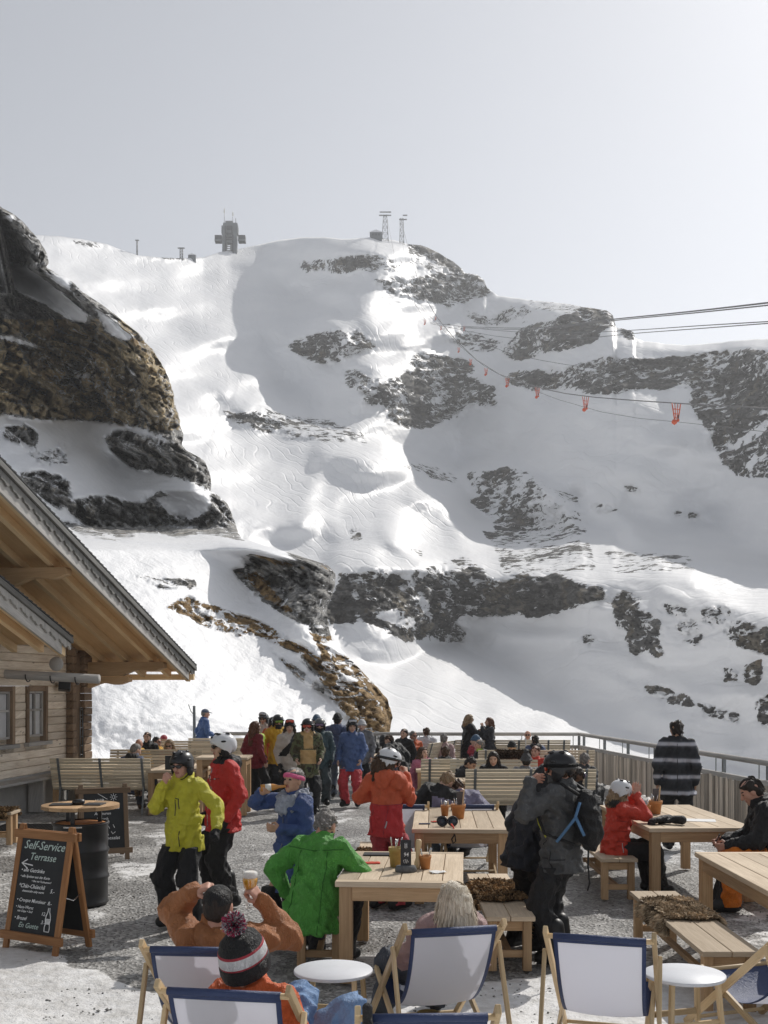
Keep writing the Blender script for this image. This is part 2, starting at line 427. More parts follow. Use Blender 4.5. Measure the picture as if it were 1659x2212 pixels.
ROCKS = [
    (.72, [(640, 575), (660, 560), (700, 562), (740, 556), (800, 548), (830, 560), (812, 590), (790, 582), (760, 588), (735, 592), (700, 585), (660, 588)]),
    (.80, [(797, 598), (830, 605), (860, 598), (900, 600), (940, 588), (1000, 590), (1040, 595), (1055, 620), (1060, 635), (1030, 640), (1000, 655), (960, 665), (930, 650), (880, 645), (845, 640), (825, 620)]),
    (.95, [(885, 524), (920, 528), (948, 543), (985, 562), (1002, 590), (975, 588), (945, 572), (915, 552), (880, 545)]),
    (.70, [(1005, 660), (1060, 690), (1100, 660), (1140, 655), (1150, 672), (1110, 692), (1080, 702), (1030, 700), (1012, 690)]),
    (.85, [(1082, 760), (1100, 735), (1130, 705), (1200, 690), (1240, 672), (1258, 662), (1310, 668), (1330, 683), (1330, 708), (1300, 714), (1290, 735), (1240, 752), (1200, 757), (1150, 772), (1120, 780), (1100, 772)]),
    (1.1, [(1338, 712), (1352, 708), (1372, 716), (1373, 733), (1355, 735)]),
    (.85, [(620, 745), (660, 725), (720, 713), (770, 713), (805, 740), (812, 750), (780, 762), (740, 780), (700, 788), (660, 772), (630, 757)]),
    (.82, [(735, 805), (770, 797), (800, 817), (850, 815), (900, 800), (880, 770), (900, 762), (950, 768), (1000, 775), (1025, 790), (1020, 815), (1045, 830), (1070, 835), (1073, 875), (1040, 877), (1010, 865), (1005, 882), (970, 905), (930, 924), (880, 927), (840, 905), (835, 880), (800, 875), (780, 850), (750, 835)]),
    (.86, [(1085, 817), (1110, 805), (1160, 797), (1190, 810), (1230, 790), (1300, 770), (1400, 775), (1470, 768), (1490, 800), (1500, 832), (1470, 832), (1430, 842), (1370, 838), (1330, 852), (1290, 855), (1250, 842), (1200, 840), (1150, 847), (1110, 832)]),
    (.95, [(1475, 772), (1520, 760), (1580, 755), (1659, 757), (1900, 760), (1900, 1050), (1659, 1032), (1600, 1030), (1560, 1002), (1545, 972), (1535, 940), (1510, 900), (1490, 870), (1495, 830), (1480, 800)]),
    (.72, [(478, 885), (510, 893), (560, 890), (600, 910), (608, 930), (580, 937), (540, 922), (500, 907)]),
    (.45, [(610, 895), (660, 898), (720, 908), (760, 925), (768, 937), (720, 932), (660, 920), (620, 912)]),
    (.55, [(866, 1003), (920, 1001), (985, 1025), (988, 1045), (940, 1038), (890, 1017)]),
    (.66, [(1012, 1080), (1050, 1065), (1045, 1020), (1097, 1008), (1120, 1028), (1160, 1040), (1220, 1105), (1237, 1140), (1200, 1152), (1160, 1147), (1110, 1147), (1060, 1117), (1040, 1105)]),
    (.55, [(1040, 1145), (1070, 1150), (1095, 1170), (1117, 1215), (1112, 1242), (1085, 1237), (1073, 1195)]),
    (.98, [(722, 1280), (732, 1238), (770, 1238), (800, 1236), (840, 1232), (880, 1258), (895, 1275), (903, 1248), (960, 1238), (985, 1243), (1010, 1222), (1030, 1222), (1060, 1250), (1090, 1258), (1130, 1238), (1170, 1248), (1200, 1238), (1250, 1263), (1302, 1268), (1312, 1290), (1270, 1302), (1230, 1312), (1190, 1327), (1150, 1337), (1120, 1324), (1060, 1332), (1000, 1330), (985, 1342), (1007, 1367), (1002, 1387), (960, 1387), (930, 1372), (905, 1382), (880, 1387), (840, 1362), (790, 1342), (715, 1347), (705, 1320)]),
    (.72, [(1320, 1292), (1345, 1273), (1387, 1290), (1378, 1307), (1402, 1332), (1376, 1357), (1350, 1362), (1333, 1352), (1323, 1322)]),
    (.78, [(1368, 1332), (1400, 1323), (1432, 1345), (1422, 1382), (1442, 1412), (1420, 1422), (1395, 1402), (1373, 1417), (1358, 1402), (1353, 1375)]),
    (.72, [(1430, 1303), (1465, 1308), (1492, 1315), (1492, 1337), (1450, 1337)]),
    (.75, [(1458, 1345), (1500, 1338), (1522, 1375), (1502, 1397), (1473, 1382)]),
    (.7, [(1508, 1313), (1570, 1308), (1582, 1330), (1560, 1352), (1518, 1347)]),
    (.9, [(1558, 1360), (1600, 1338), (1659, 1358), (1800, 1370), (1800, 1432), (1659, 1417), (1620, 1402), (1588, 1397)]),
    (.7, [(1563, 1438), (1592, 1450), (1592, 1472), (1563, 1477)]),
    (.75, [(1608, 1438), (1647, 1423), (1652, 1460), (1630, 1482), (1608, 1472)]),
    (.68, [(1388, 1478), (1430, 1483), (1490, 1503), (1502, 1527), (1460, 1527), (1400, 1497)]),
    (.62, [(1503, 1518), (1560, 1528), (1602, 1545), (1592, 1562), (1528, 1547)]),
    (.8, [(1628, 1520), (1659, 1498), (1800, 1500), (1800, 1582), (1659, 1572), (1638, 1557)]),
    (.6, [(1255, 1368), (1285, 1373), (1282, 1397), (1258, 1392)]),
    (.6, [(752, 1140), (776, 1138), (783, 1166), (758, 1168)]),
    (.5, [(885, 1182), (912, 1190), (915, 1206), (895, 1204)]),
    (.42, [(1270, 1085), (1330, 1090), (1340, 1106), (1290, 1112)]),
    (.4, [(1340, 1040), (1380, 1050), (1385, 1068), (1350, 1062)]),
    (.4, [(1450, 1100), (1510, 1110), (1508, 1124), (1460, 1116)]),
    (.40, [(1000, 1020), (1120, 1010), (1250, 1075), (1290, 1230), (1180, 1236), (1100, 1235), (1060, 1120)]), (.36, [(1300, 1190), (1480, 1195), (1520, 1230), (1330, 1240)]), (.42, [(860, 1240), (1010, 1200), (1060, 1235), (900, 1262)]),
    (.38, [(930, 680), (1090, 740), (1060, 770), (960, 740)]), (.42, [(1130, 642), (1300, 662), (1300, 676), (1150, 670)]), (.36, [(560, 880), (780, 930), (800, 960), (620, 950)]), (.36, [(820, 560), (930, 560), (960, 585), (830, 590)]),
    (.42, [(140, 520), (200, 520), (250, 535), (200, 538), (150, 530)]),
    (.4, [(300, 555), (420, 556), (430, 562), (320, 562)]),
]
NOROCK = [
    [(760, 1275), (772, 1275), (785, 1340), (768, 1345)], [(892, 1268), (903, 1268), (935, 1330), (928, 1352)],
    [(745, 780), (790, 765), (860, 762), (880, 790), (840, 802), (790, 803)], [(800, 1310), (850, 1318), (905, 1345), (880, 1358), (820, 1340)],
    [(1395, 800), (1410, 800), (1380, 835), (1368, 832)], [(1570, 965), (1659, 905), (1659, 925), (1590, 975)], [(1600, 1005), (1640, 985), (1659, 975), (1659, 990), (1620, 1015)], [(1520, 840), (1560, 860), (1580, 900), (1560, 895)],
]
KFIT, KB = 1.0, -.2
def build_mountain():
    nu, nv = 620, 360
    us = np.linspace(-300, 2000, nu)
    P = np.array(SKY, dtype=float); sky = np.interp(us, P[:, 0], P[:, 1])
    sky = sky + 1.6 * fbm(us / 22, us * 0 + 3.3, 3, 5) * (us > 860) + .6 * fbm(us / 30, us * 0, 2, 9)
    VB = 1760.0
    t = np.linspace(0, 1, nv)[:, None]
    skb = blur1(sky, 30, 0)
    V = VB + ((skb[None, :] * (1 - t ** 5) + sky[None, :] * t ** 5) - VB) * t
    U = np.repeat(us[None, :], nv, 0)
    E = (VH - V) / F
    add = .16 + 0 * U
    g = E + add + .03 * fbm(U / 90, V / 40, 3, 2)
    st = np.zeros_like(U)
    for gg, poly in STEEP:
        k = in_poly(U + 5 * fbm(U / 40, V / 40, 2, 3), V + 4 * fbm(U / 40, V / 40, 2, 8), poly); g[k] = E[k] + .8 * (gg / 1.2) ** .6
    for gg, poly in GENTLE: g[in_poly(U, V, poly)] = E[in_poly(U, V, poly)] + .2
    rock = np.zeros_like(U)
    for d, poly in ROCKS: rock = np.maximum(rock, d * in_poly(U, V, poly))
    for poly in NOROCK: rock[in_poly(U, V, poly)] = 0
    g = np.maximum(g, np.where(rock > .6, E + .55, 0))
    g = blur(g, 1.6, 1.4)
    inv = 1.0 / np.maximum(g - E, .1)
    L = np.zeros_like(U)
    dE = np.diff(E, axis=0)
    L[1:] = np.cumsum(.5 * (inv[1:] + inv[:-1]) * dE, axis=0)
    Lv = blur1(L, 24, 0)
    L = blur(L, 13, 26) + blur1(L - Lv, 3.2, 1)
    w = .25 + .75 * smooth01((1180 - V) / 260)
    topL = blur1(L[-1], 40, 0); want = np.interp(us, [-400, 500, 900, 1250, 1659, 2000], [1.55, 1.75, 1.70, 1.52, 1.38, 1.2])
    L = L * (1 + (want / topL - 1) * KFIT)[None, :]
    L += KB * ((U - 930) / 800) ** 2 * w
    L += .030 * fbm(U / 120, V / 60, 2, 41)
    L += .0030 * fbm(U / 42, V / 20, 4, 21)
    qs = np.where(U > 780, V + .32 * U, V - .5 * U) + 6 * fbm(U / 30, V / 30, 3, 101)
    streak = (np.mod(qs / 17 + .8 * fbm(U / 60, V / 40, 2, 102), 1) > .70) & (fbm(U / 16, V / 12, 3, 103) > -.12)
    gully = (np.mod((U + .25 * V) / 19 + .9 * fbm(U / 25, V / 40, 2, 104), 1) > .76) & (fbm(U / 14, V / 20, 3, 105) > .02)
    rock = rock * np.where(streak & (V < 1180), .38, 1) * np.where(gully & ((V > 1180) | (U > 1440)), .45, 1)
    rs = np.maximum(blur(rock, .8, .8), .62 * blur(rock, 4, 5))
    L += rs * (.018 * fbm(U / 16 + V / 60, V / 7 - U / 30, 4, 33) + .008 * fbm(U / 5, V / 5, 2, 34))
    Y = 92.0 * np.exp(L)
    X = (U - UC) * Y / F; Z = H + E * Y
    # behind the crest the ground falls away again; in front it runs on below the terrace
    back = []
    for k, (dl, dz) in enumerate(((.03, -.010), (.10, -.05), (.3, -.17))):
        Yb = Y[-1] * (1 + dl); back.append(((us - UC) * Yb / F, Yb, Z[-1] + dz * Y[-1]))
    front = [((us - UC) * q / F * (1 + 0 * us), 0 * us + q, 0 * us + z) for q, z in ((6, -8.6), (30, -8.4), (60, -8.2))]
    X = np.vstack([np.array([f[0] for f in front]), X, np.array([b[0] for b in back])])
    Yy = np.vstack([np.array([f[1] for f in front]), Y, np.array([b[1] for b in back])])
    Z = np.vstack([np.array([f[2] for f in front]), Z, np.array([b[2] for b in back])])
    z1 = np.zeros((3, nu)); rk = np.vstack([z1, rs, z1])
    n0, n1 = X.shape
    idx = np.arange(n0 * n1).reshape(n0, n1)
    Q = np.stack([idx[:-1, :-1], idx[:-1, 1:], idx[1:, 1:], idx[1:, :-1]], -1).reshape(-1, 4)
    VV = np.stack([X, Yy, Z], -1).reshape(-1, 3)
    m = terrain_mat('mountain_snow_rock', .3, .05, (rad(20), rad(28), 0), 1.1, .05, dark=1.15, track=.15)
    o = mesh_obj('mountain', VV, Q, m)
    fattr(o.data, 'rock', rk.ravel()); fattr(o.data, 'grass', 0 * rk.ravel()); fattr(o.data, 'ochre', (rk * .25 * (Z > 0)).ravel())
    tag(o, kind='structure')
    return us, sky, V, U, Y
MU, MSKY, MV, MUU, MY = build_mountain()
def mtn_Y(u, v):
    """distance of the mountain's surface in the direction of a point of the picture"""
    i = int(np.clip(np.searchsorted(MU, u), 0, len(MU) - 1)); col = MV[:, i]
    j = int(np.argmin(np.abs(col - v))); return float(MY[j, i])

# ---- the near hill on the left: snow bank, grassy rock spur, cliff
HILL = [(440, -6), (452, 12), (462, 30), (480, 52), (520, 86), (545, 100), (566, 107), (578, 100), (590, 118), (600, 145), (640, 192), (680, 250), (720, 300), (770, 340), (800, 358), (830, 371), (870, 378), (900, 386),
        (940, 397), (962, 394), (972, 400), (985, 425), (1000, 445), (1030, 456), (1060, 456), (1072, 475), (1090, 492), (1130, 508), (1150, 514), (1163, 522), (1170, 548), (1180, 575), (1190, 610),
        (1205, 660), (1220, 705), (1235, 723), (1260, 724), (1285, 718), (1312, 706), (1340, 708), (1380, 716), (1400, 735), (1430, 762), (1470, 802), (1510, 836), (1550, 849), (1580, 842), (1600, 845), (1660, 850), (1760, 855)]
HSTEEP = [
    (3.0, [(-400, 440), (20, 440), (110, 560), (150, 600), (300, 720), (372, 830), (400, 965), (360, 948), (300, 922), (210, 909), (150, 906), (80, 906), (0, 892), (-400, 890)]),
    (2.2, [(222, 945), (270, 928), (330, 948), (400, 968), (446, 995), (458, 1060), (420, 1042), (350, 1022), (290, 1012), (250, 982)]),
    (1.9, [(-400, 1020), (90, 1020), (150, 1040), (150, 1088), (200, 1073), (300, 1090), (360, 1058), (440, 1058), (495, 1085), (512, 1130), (520, 1165), (430, 1152), (300, 1152), (200, 1142), (0, 1120), (-400, 1110)]),
    (.95, [(545, 1195), (600, 1205), (725, 1235), (722, 1290), (706, 1312), (718, 1385), (690, 1388), (640, 1330), (560, 1280), (500, 1232)]),
    (.85, [(655, 1365), (740, 1418), (792, 1455), (842, 1518), (852, 1590), (800, 1605), (765, 1570), (715, 1500), (650, 1420)]),
    (1.5, [(180, 1555), (400, 1545), (520, 1570), (540, 1610), (400, 1640), (180, 1640)]),
]
HGENTLE = [(.55, [(0, 560), (50, 572), (105, 610), (150, 645), (192, 680), (192, 702), (150, 692), (100, 660), (50, 638), (0, 592), (-400, 580), (-400, 550)]),
           (.55, [(108, 575), (125, 560), (158, 600), (152, 628), (120, 612), (98, 590)]), (.55, [(205, 665), (240, 688), (288, 730), (270, 738), (225, 717)])]
HROCK = [
    (1.05, HSTEEP[0][1]), (1.0, HSTEEP[1][1]),
    (.8, [(10, 925), (50, 918), (82, 935), (82, 972), (40, 957), (8, 947)]),
    (.85, [(40, 1020), (90, 1018), (150, 1038), (152, 1082), (130, 1102), (100, 1082), (50, 1042)]),
    (.88, [(140, 1090), (200, 1073), (250, 1075), (300, 1090), (345, 1062), (400, 1072), (440, 1058), (455, 1062), (495, 1085), (512, 1130), (522, 1168), (470, 1157), (430, 1152), (390, 1162), (340, 1152), (300, 1152), (250, 1157), (200, 1142), (165, 1122)]),
    (.55, [(120, 1120), (200, 1140), (300, 1155), (260, 1170), (180, 1160)]), (.5, [(60, 980), (140, 960), (150, 1000), (90, 1005)]),
    (.95, [(542, 1197), (600, 1208), (660, 1212), (725, 1233), (724, 1287), (704, 1312), (718, 1387), (690, 1388), (655, 1350), (620, 1330), (570, 1300), (530, 1262), (500, 1232), (530, 1230)]),
    (.62, [(358, 1312), (400, 1287), (470, 1312), (560, 1342), (620, 1372), (662, 1402), (640, 1412), (600, 1392), (540, 1372), (500, 1374), (440, 1352), (400, 1332)]),
    (.92, [(655, 1365), (690, 1388), (740, 1418), (795, 1452), (845, 1515), (856, 1600), (800, 1608), (765, 1572), (718, 1500), (690, 1472), (648, 1422)]),
    (.6, [(583, 1405), (640, 1438), (690, 1478), (742, 1512), (745, 1540), (700, 1502), (650, 1472), (600, 1427)]),
    (.34, [(280, 1240), (420, 1250), (430, 1275), (330, 1270)]), (.5, [(580, 1165), (640, 1180), (705, 1215), (690, 1225), (620, 1200)]),
]
HNOROCK = [HGENTLE[0][1], HGENTLE[1][1], HGENTLE[2][1], [(0, 720), (40, 728), (84, 748), (84, 756), (40, 742), (0, 732)], [(270, 785), (300, 815), (315, 822), (285, 812)],
           [(335, 1076), (400, 1055), (456, 1062), (455, 1100), (420, 1122), (365, 1112)], [(232, 1055), (290, 1020), (310, 1075), (260, 1085)],
           [(600, 1365), (655, 1355), (690, 1400), (700, 1430), (650, 1395)], [(735, 1440), (775, 1462), (770, 1480), (740, 1470)], [(5, 462), (30, 465), (28, 478), (0, 475)]]
HGRASS = [
    (1.0, HROCK[8][1]), (.95, [(655, 1365), (740, 1418), (790, 1475), (795, 1530), (805, 1600), (765, 1572), (700, 1480), (650, 1420)]), (.8, HROCK[10][1]),
    (.75, [(500, 1230), (560, 1235), (640, 1325), (700, 1388), (655, 1350), (560, 1290)]), (.6, [(545, 1195), (600, 1207), (660, 1222), (690, 1240), (600, 1225)]), (.45, [(250, 1140), (320, 1150), (330, 1160), (260, 1160)]),
    (.4, [(250, 690), (330, 760), (300, 770), (230, 700)]),
]
def build_hill():
    ns, nv = 300, 420
    P = np.array(HILL, dtype=float)
    vs = np.linspace(1700, 441, nv)
    umax = np.interp(vs, P[:, 0], P[:, 1])
    umax = umax + (5 * np.abs(fbm(vs / 30, vs * 0, 3, 16)) - 2) * (vs < 965) + (1.8 * fbm(vs / 18, vs * 0, 3, 6) + 1.2 * fbm(vs / 5, vs * 0, 2, 7)) * ((vs < 1165) | (vs > 1190))
    s = np.linspace(0, 1, ns) ** .8
    U = -420 + (umax[:, None] + 420) * s[None, :]
    V = np.repeat(vs[:, None], ns, 1)
    offl = np.clip(-90 - U, 0, None)                               # beyond the picture's left edge the crag climbs on unevenly
    V = V - (offl * .42 + 26 * fbm(offl / 55, offl * 0 + 2.2, 3, 44) * smooth01(offl / 30)) * smooth01((1000 - V) / 420)
    E = (VH - V) / F
    g = E + .5 + .06 * fbm(U / 80, V / 50, 3, 12)
    g[(V > 870) & (V < 1080)] = .66
    for gg, poly in HSTEEP: g[in_poly(U, V, poly)] = gg
    for gg, poly in HGENTLE: g[in_poly(U, V, poly)] = gg
    g = blur(g, 2, 2)
    inv = 1 / np.maximum(g - E, .2)
    L = np.zeros_like(U); L[1:] = np.cumsum(.5 * (inv[1:] + inv[:-1]) * np.diff(E, axis=0), axis=0)
    L = blur(L, 4, 12) + blur1(L - blur1(L, 4, 0), 2, 1)
    L += .50 * smooth01((1190 - V) / 60)                              # the cliff stands well behind the snow bank
    L += np.clip((U - 150) * .00042, -.2, .4)
    q = np.clip((s[None, :] - .93) / .07, 0, 1) + 0 * U
    L += .05 * q ** 3
    rock = np.zeros_like(U); gr = np.zeros_like(U)
    for d, poly in HROCK: rock = np.maximum(rock, d * in_poly(U, V, poly))
    for poly in HNOROCK: rock[in_poly(U, V, poly)] *= .1
    for d, poly in HGRASS: gr = np.maximum(gr, d * in_poly(U, V, poly))
    e0 = int(ns * .955)
    rock[:, e0:] = np.maximum(rock[:, e0:], rock[:, e0 - 4:e0 - 3]); gr[:, e0:] = np.maximum(gr[:, e0:], gr[:, e0 - 4:e0 - 3])
    rs = blur(rock, 1, 1); gs = blur(gr, 2, 2)
    crag = fbm(U / 60 + V / 90, V / 22 - U / 45, 5, 51, .55)
    ridge = 1 - np.abs(fbm(U / 34 + V / 50, V / 13 - U / 26, 4, 61, .55)) * 2
    q = V - .62 * U + 9 * fbm(U / 50, V / 50, 3, 91)
    saw = lambda w, sd: (lambda f: f ** 1.5 - .4)(np.mod(q / w + 1.2 * fbm(U / 90, V / 60, 2, sd), 1))
    steps = .6 * saw(34, 92) + .3 * saw(13, 93) * (fbm(U / 40, V / 40, 2, 96) > -.1)
    blocks = np.abs(fbm((U + V) / 18, (V - .6 * U) / 30, 3, 97))
    L += rs * (.028 * crag + .045 * steps + .03 * blocks + .008 * fbm(U / 7, V / 5, 3, 71)) * np.where(V < 1170, 1.0, .55)
    w1 = 10 * fbm(U / 35, V / 35, 2, 110); w2 = 10 * fbm(U / 35, V / 35, 2, 111)
    cell = lambda a, b_, sd: _hash(np.floor((U + .35 * V + w1) / a).astype(np.int64), np.floor((V - .62 * U + w2) / b_).astype(np.int64), sd) - .5
    L += rs * np.where(V < 1170, 1.0, .5) * blur(.05 * cell(46, 30, 5) + .03 * cell(19, 13, 6), .5, .5)
    ledge = (np.mod(q / 34 + 1.2 * fbm(U / 90, V / 60, 2, 92), 1) > .86) & (fbm(U / 30, V / 24, 3, 98) > np.where((V > 700) & (V < 930), .28, -.02))
    rs = rs * np.where(blur(ledge.astype(float), .6, .6) > .4, .35, 1.0)
    L += (1 - np.clip(rs, 0, 1)) * (.006 * fbm(U / 60, V / 40, 3, 81) + .0022 * fbm(U / 12, V / 9, 3, 82) * smooth01((V - 1350) / 150))
    Y = 31.5 * np.exp(L)
    X = (U - UC) * Y / F; Z = H + E * Y
    # round the silhouette off to the back
    exX, exY, exZ = [], [], []
    for k in range(1, 9):
        Yk = Y[:, -1] * (1 + .02 * k + .012 * k * k); uk = umax - .5 * k * k
        exX.append((uk - UC) * Yk / F); exY.append(Yk); exZ.append(H + (VH - vs) / F * Yk - .02 * k * k)
    X = np.hstack([X, np.array(exX).T]); Yy = np.hstack([Y, np.array(exY).T]); Z = np.hstack([Z, np.array(exZ).T])
    ex = lambda A: np.hstack([A, np.repeat(A[:, -1:], 8, 1)])
    rs, gs, Ve = ex(rs), ex(gs), ex(V)
    # a fall-away row behind the top, a sunk row in front
    top = (X[-1:] * 1.05, Yy[-1:] * 1.12, Z[-1:] - 6); bot = (X[:1], Yy[:1] - .6, Z[:1] - 2.5)
    X = np.vstack([bot[0], X, top[0]]); Yy = np.vstack([bot[1], Yy, top[1]]); Z = np.vstack([bot[2], Z, top[2]])
    ey = lambda A: np.vstack([A[:1], A, A[-1:]])
    rs, gs, Ve = ey(rs), ey(gs), ey(Ve)
    n0, n1 = X.shape
    idx = np.arange(n0 * n1).reshape(n0, n1)
    Q = np.stack([idx[:-1, :-1], idx[:-1, 1:], idx[1:, 1:], idx[1:, :-1]], -1).reshape(-1, 4)
    VV = np.stack([X, Yy, Z], -1).reshape(-1, 3)
    m = terrain_mat('hill_snow_rock', .85, .16, (rad(12), rad(30), 0), .16, 1.3, dark=3.4)
    o = mesh_obj('hill', VV, Q, m)
    fattr(o.data, 'rock', rs.ravel()); fattr(o.data, 'grass', gs.ravel())
    oc = ((Ve > 690) & (Ve < 930)) * rs * 1.0 + (Ve >= 930) * .25 * rs + (Ve <= 690) * .15 * rs
    fattr(o.data, 'ochre', oc.ravel())
    tag(o, kind='structure')
    return U, V, Y
HU, HV, HY = build_hill()
def hill_at(u, v):
    j = int(np.argmin(np.abs(HV[:, 0] - v))); i = int(np.argmin(np.abs(HU[j] - u)))
    Y = float(HY[j, i]); return Vector((wx(u, Y), Y, wz(v, Y)))

# ---- valley floor reaching to the horizon
def build_valley():
    m = plain('valley_snow', (.84, .85, .87), rough=.6, var=.04, scale=.05, bstr=.3, bscale=.2)
    n = 40; xs = np.sign(np.linspace(-1, 1, n)) * np.abs(np.linspace(-1, 1, n)) ** 3 * 1600
    ys = np.sign(np.linspace(-1, 1, n)) * np.abs(np.linspace(-1, 1, n)) ** 3 * 1600
    Xg, Yg = np.meshgrid(xs, ys); Zg = -9.5 + 0 * Xg
    idx = np.arange(n * n).reshape(n, n)
    Q = np.stack([idx[:-1, :-1], idx[:-1, 1:], idx[1:, 1:], idx[1:, :-1]], -1).reshape(-1, 4)
    tag(mesh_obj('snow_field', np.stack([Xg, Yg, Zg], -1).reshape(-1, 3), Q, m), kind='structure')
build_valley()

# ---- terrace ground: wet gravel with trodden snow
GSNOW = [
    (1.0, [(-200, 2040), (60, 2050), (140, 2062), (155, 2090), (220, 2095), (260, 2120), (330, 2140), (460, 2150), (700, 2170), (820, 2150), (1000, 2120), (1100, 2115), (1180, 2098), (1290, 2105), (1420, 2110), (1560, 2125), (1800, 2130), (1900, 2500), (1900, 4000), (-400, 4000), (-400, 2040)]),
    (.75, [(235, 1862), (285, 1853), (345, 1862), (330, 1885), (260, 1900), (235, 1880)]), (.7, [(190, 1965), (235, 1955), (230, 2000), (200, 2010)]),
    (.62, [(560, 1780), (760, 1745), (800, 1760), (640, 1800)]), (.6, [(300, 1800), (420, 1760), (440, 1790), (330, 1830)]), (.65, [(330, 1900), (345, 1850), (365, 1860), (350, 1910)]),
    (.68, [(880, 1700), (1000, 1690), (1010, 1760), (890, 1770)]), (.75, [(1380, 1690), (1440, 1665), (1440, 1740), (1390, 1760)]), (.62, [(1400, 1820), (1520, 1800), (1530, 1860), (1420, 1870)]),
    (.66, [(1540, 1990), (1659, 1960), (1700, 2040), (1560, 2050)]), (.55, [(1260, 1960), (1360, 1955), (1370, 1990), (1280, 2000)]), (.6, [(740, 2060), (850, 2040), (840, 2100), (750, 2110)]),
    (.6, [(1250, 2040), (1340, 2030), (1360, 2080), (1260, 2090)]), (.68, [(0, 1830), (60, 1815), (70, 1850), (0, 1870)]),
]
def build_ground():
    # near part fine, far part coarser
    xs = np.concatenate([np.linspace(-14, -5, 60, endpoint=False), np.linspace(-5, 4.5, 210, endpoint=False), np.linspace(4.5, 7.2, 40)])
    ys = np.concatenate([np.linspace(-3, 4, 40, endpoint=False), np.linspace(4, 14, 240, endpoint=False), np.linspace(14, 31.5, 160)])
    X, Y = np.meshgrid(xs, ys)
    # the right edge follows the fence
    edge = 5.35 + (28.3 - Y) * .105
    X = np.where(X > 4.5, 4.5 + (X - 4.5) / 2.7 * (edge - 4.5), X)
    Ys = np.maximum(Y, 2.5)
    U = UC + F * X / Ys; V = VH + F * H / Ys
    s = np.zeros_like(X)
    for d, poly in GSNOW:
        s = np.maximum(s, (d if d == 1 else d * .82) * in_poly(U + 14 * fbm(U / 60, V / 18, 3, 5), V + 5 * fbm(U / 50, V / 14, 3, 6), poly))
    s = np.where(Y < 4.5, 1.0, s)
    s = np.maximum(s, .42 * smooth01((fbm(X / 1.6, Y / 2.6, 4, 23) - .12) / .3))
    s = np.maximum(s, .8 * smooth01((Y - 28.3) / .8)); s = np.maximum(s, .8 * smooth01((-8.6 - X) / .6) * (Y > 24))
    s = blur(s, 1.2, 1.2)
    Z = .012 * fbm(X / .9, Y / .9, 4, 3) + .03 * s + .02 * s * fbm(X / .35, Y / .5, 3, 4) + .006 * fbm(X / .12, Y / .12, 2, 14)
    Z = Z - .02
    n0, n1 = X.shape; idx = np.arange(n0 * n1).reshape(n0, n1)
    Q = np.stack([idx[:-1, :-1], idx[:-1, 1:], idx[1:, 1:], idx[1:, :-1]], -1).reshape(-1, 4)
    top = np.stack([X, Y, Z], -1).reshape(-1, 3)
    # skirt: the terrace is a filled platform with sides
    rim = np.concatenate([idx[0, :], idx[1:, -1], idx[-1, -2::-1], idx[-2:0:-1, 0]])
    low = top[rim].copy(); low[:, 2] = -9.6
    o0 = len(top); k = len(rim)
    sk = np.stack([rim, np.roll(rim, -1), o0 + np.roll(np.arange(k), -1), o0 + np.arange(k)], -1)[:, ::-1]
    m, nt, b = new_mat('gravel_and_snow')
    c = coord(nt)
    a = nt.nodes.new('ShaderNodeAttribute'); a.attribute_name = 'snow'
    n1_ = noise(nt, 2.2, 6, .68, c, .4); n2_ = noise(nt, 38, 4, .7, c); n3_ = noise(nt, .55, 3, .6, c)
    vo = nt.nodes.new('ShaderNodeTexVoronoi'); vo.inputs['Scale'].default_value = 30; nt.links.new(c, vo.inputs['Vector'])
    f = mth(nt, 'MULTIPLY_ADD', mth(nt, 'SUBTRACT', n1_, .5), 1.5, a.outputs['Fac'])
    f = mth(nt, 'MULTIPLY_ADD', mth(nt, 'SUBTRACT', n2_, .5), .7, f)
    fr = ramp(nt, [(.46, 0.0), (.62, 1.0)]); nt.links.new(f, fr.inputs[0])
    gcol = ramp(nt, [(.24, (.09, .088, .085)), (.5, (.34, .333, .32)), (.76, (.70, .69, .67))])
    nt.links.new(mth(nt, 'MULTIPLY_ADD', vo.outputs['Color'], .45, mth(nt, 'MULTIPLY', n2_, .62)), gcol.inputs[0])
    wet = ramp(nt, [(.42, .55), (.6, 1.0)]); nt.links.new(n3_, wet.inputs[0])
    gc = mixc(nt, 1.0, gcol.outputs[0], wet.outputs[0], 'MULTIPLY')
    dirt = ramp(nt, [(.3, (.62, .61, .59)), (.6, (.86, .86, .86))]); nt.links.new(noise(nt, 6, 5, .65, c), dirt.inputs[0])
    nt.links.new(mixc(nt, fr.outputs[0], gc, dirt.outputs[0]), b.inputs['Base Color'])
    wr = ramp(nt, [(.42, .32), (.62, .8)]); nt.links.new(n3_, wr.inputs[0]); nt.links.new(wr.outputs[0], b.inputs['Roughness'])
    b.inputs['Specular IOR Level'].default_value = .35
    h = mth(nt, 'MULTIPLY_ADD', n2_, .6, mth(nt, 'MULTIPLY', vo.outputs['Distance'], .8))
    h2 = mth(nt, 'MULTIPLY', noise(nt, 14, 5, .65, c), 1.3)
    hm = nt.nodes.new('ShaderNodeMix'); hm.data_type = 'FLOAT'
    nt.links.new(fr.outputs[0], hm.inputs[0]); nt.links.new(h, hm.inputs[2]); nt.links.new(h2, hm.inputs[3])
    bump(nt, b, hm.outputs[0], .8, .03)
    o = mesh_obj('ground', np.vstack([top, low]), np.vstack([Q, sk]), m)
    fattr(o.data, 'snow', np.concatenate([s.ravel(), np.full(k, .9)]))
    tag(o, kind='structure')
build_ground()

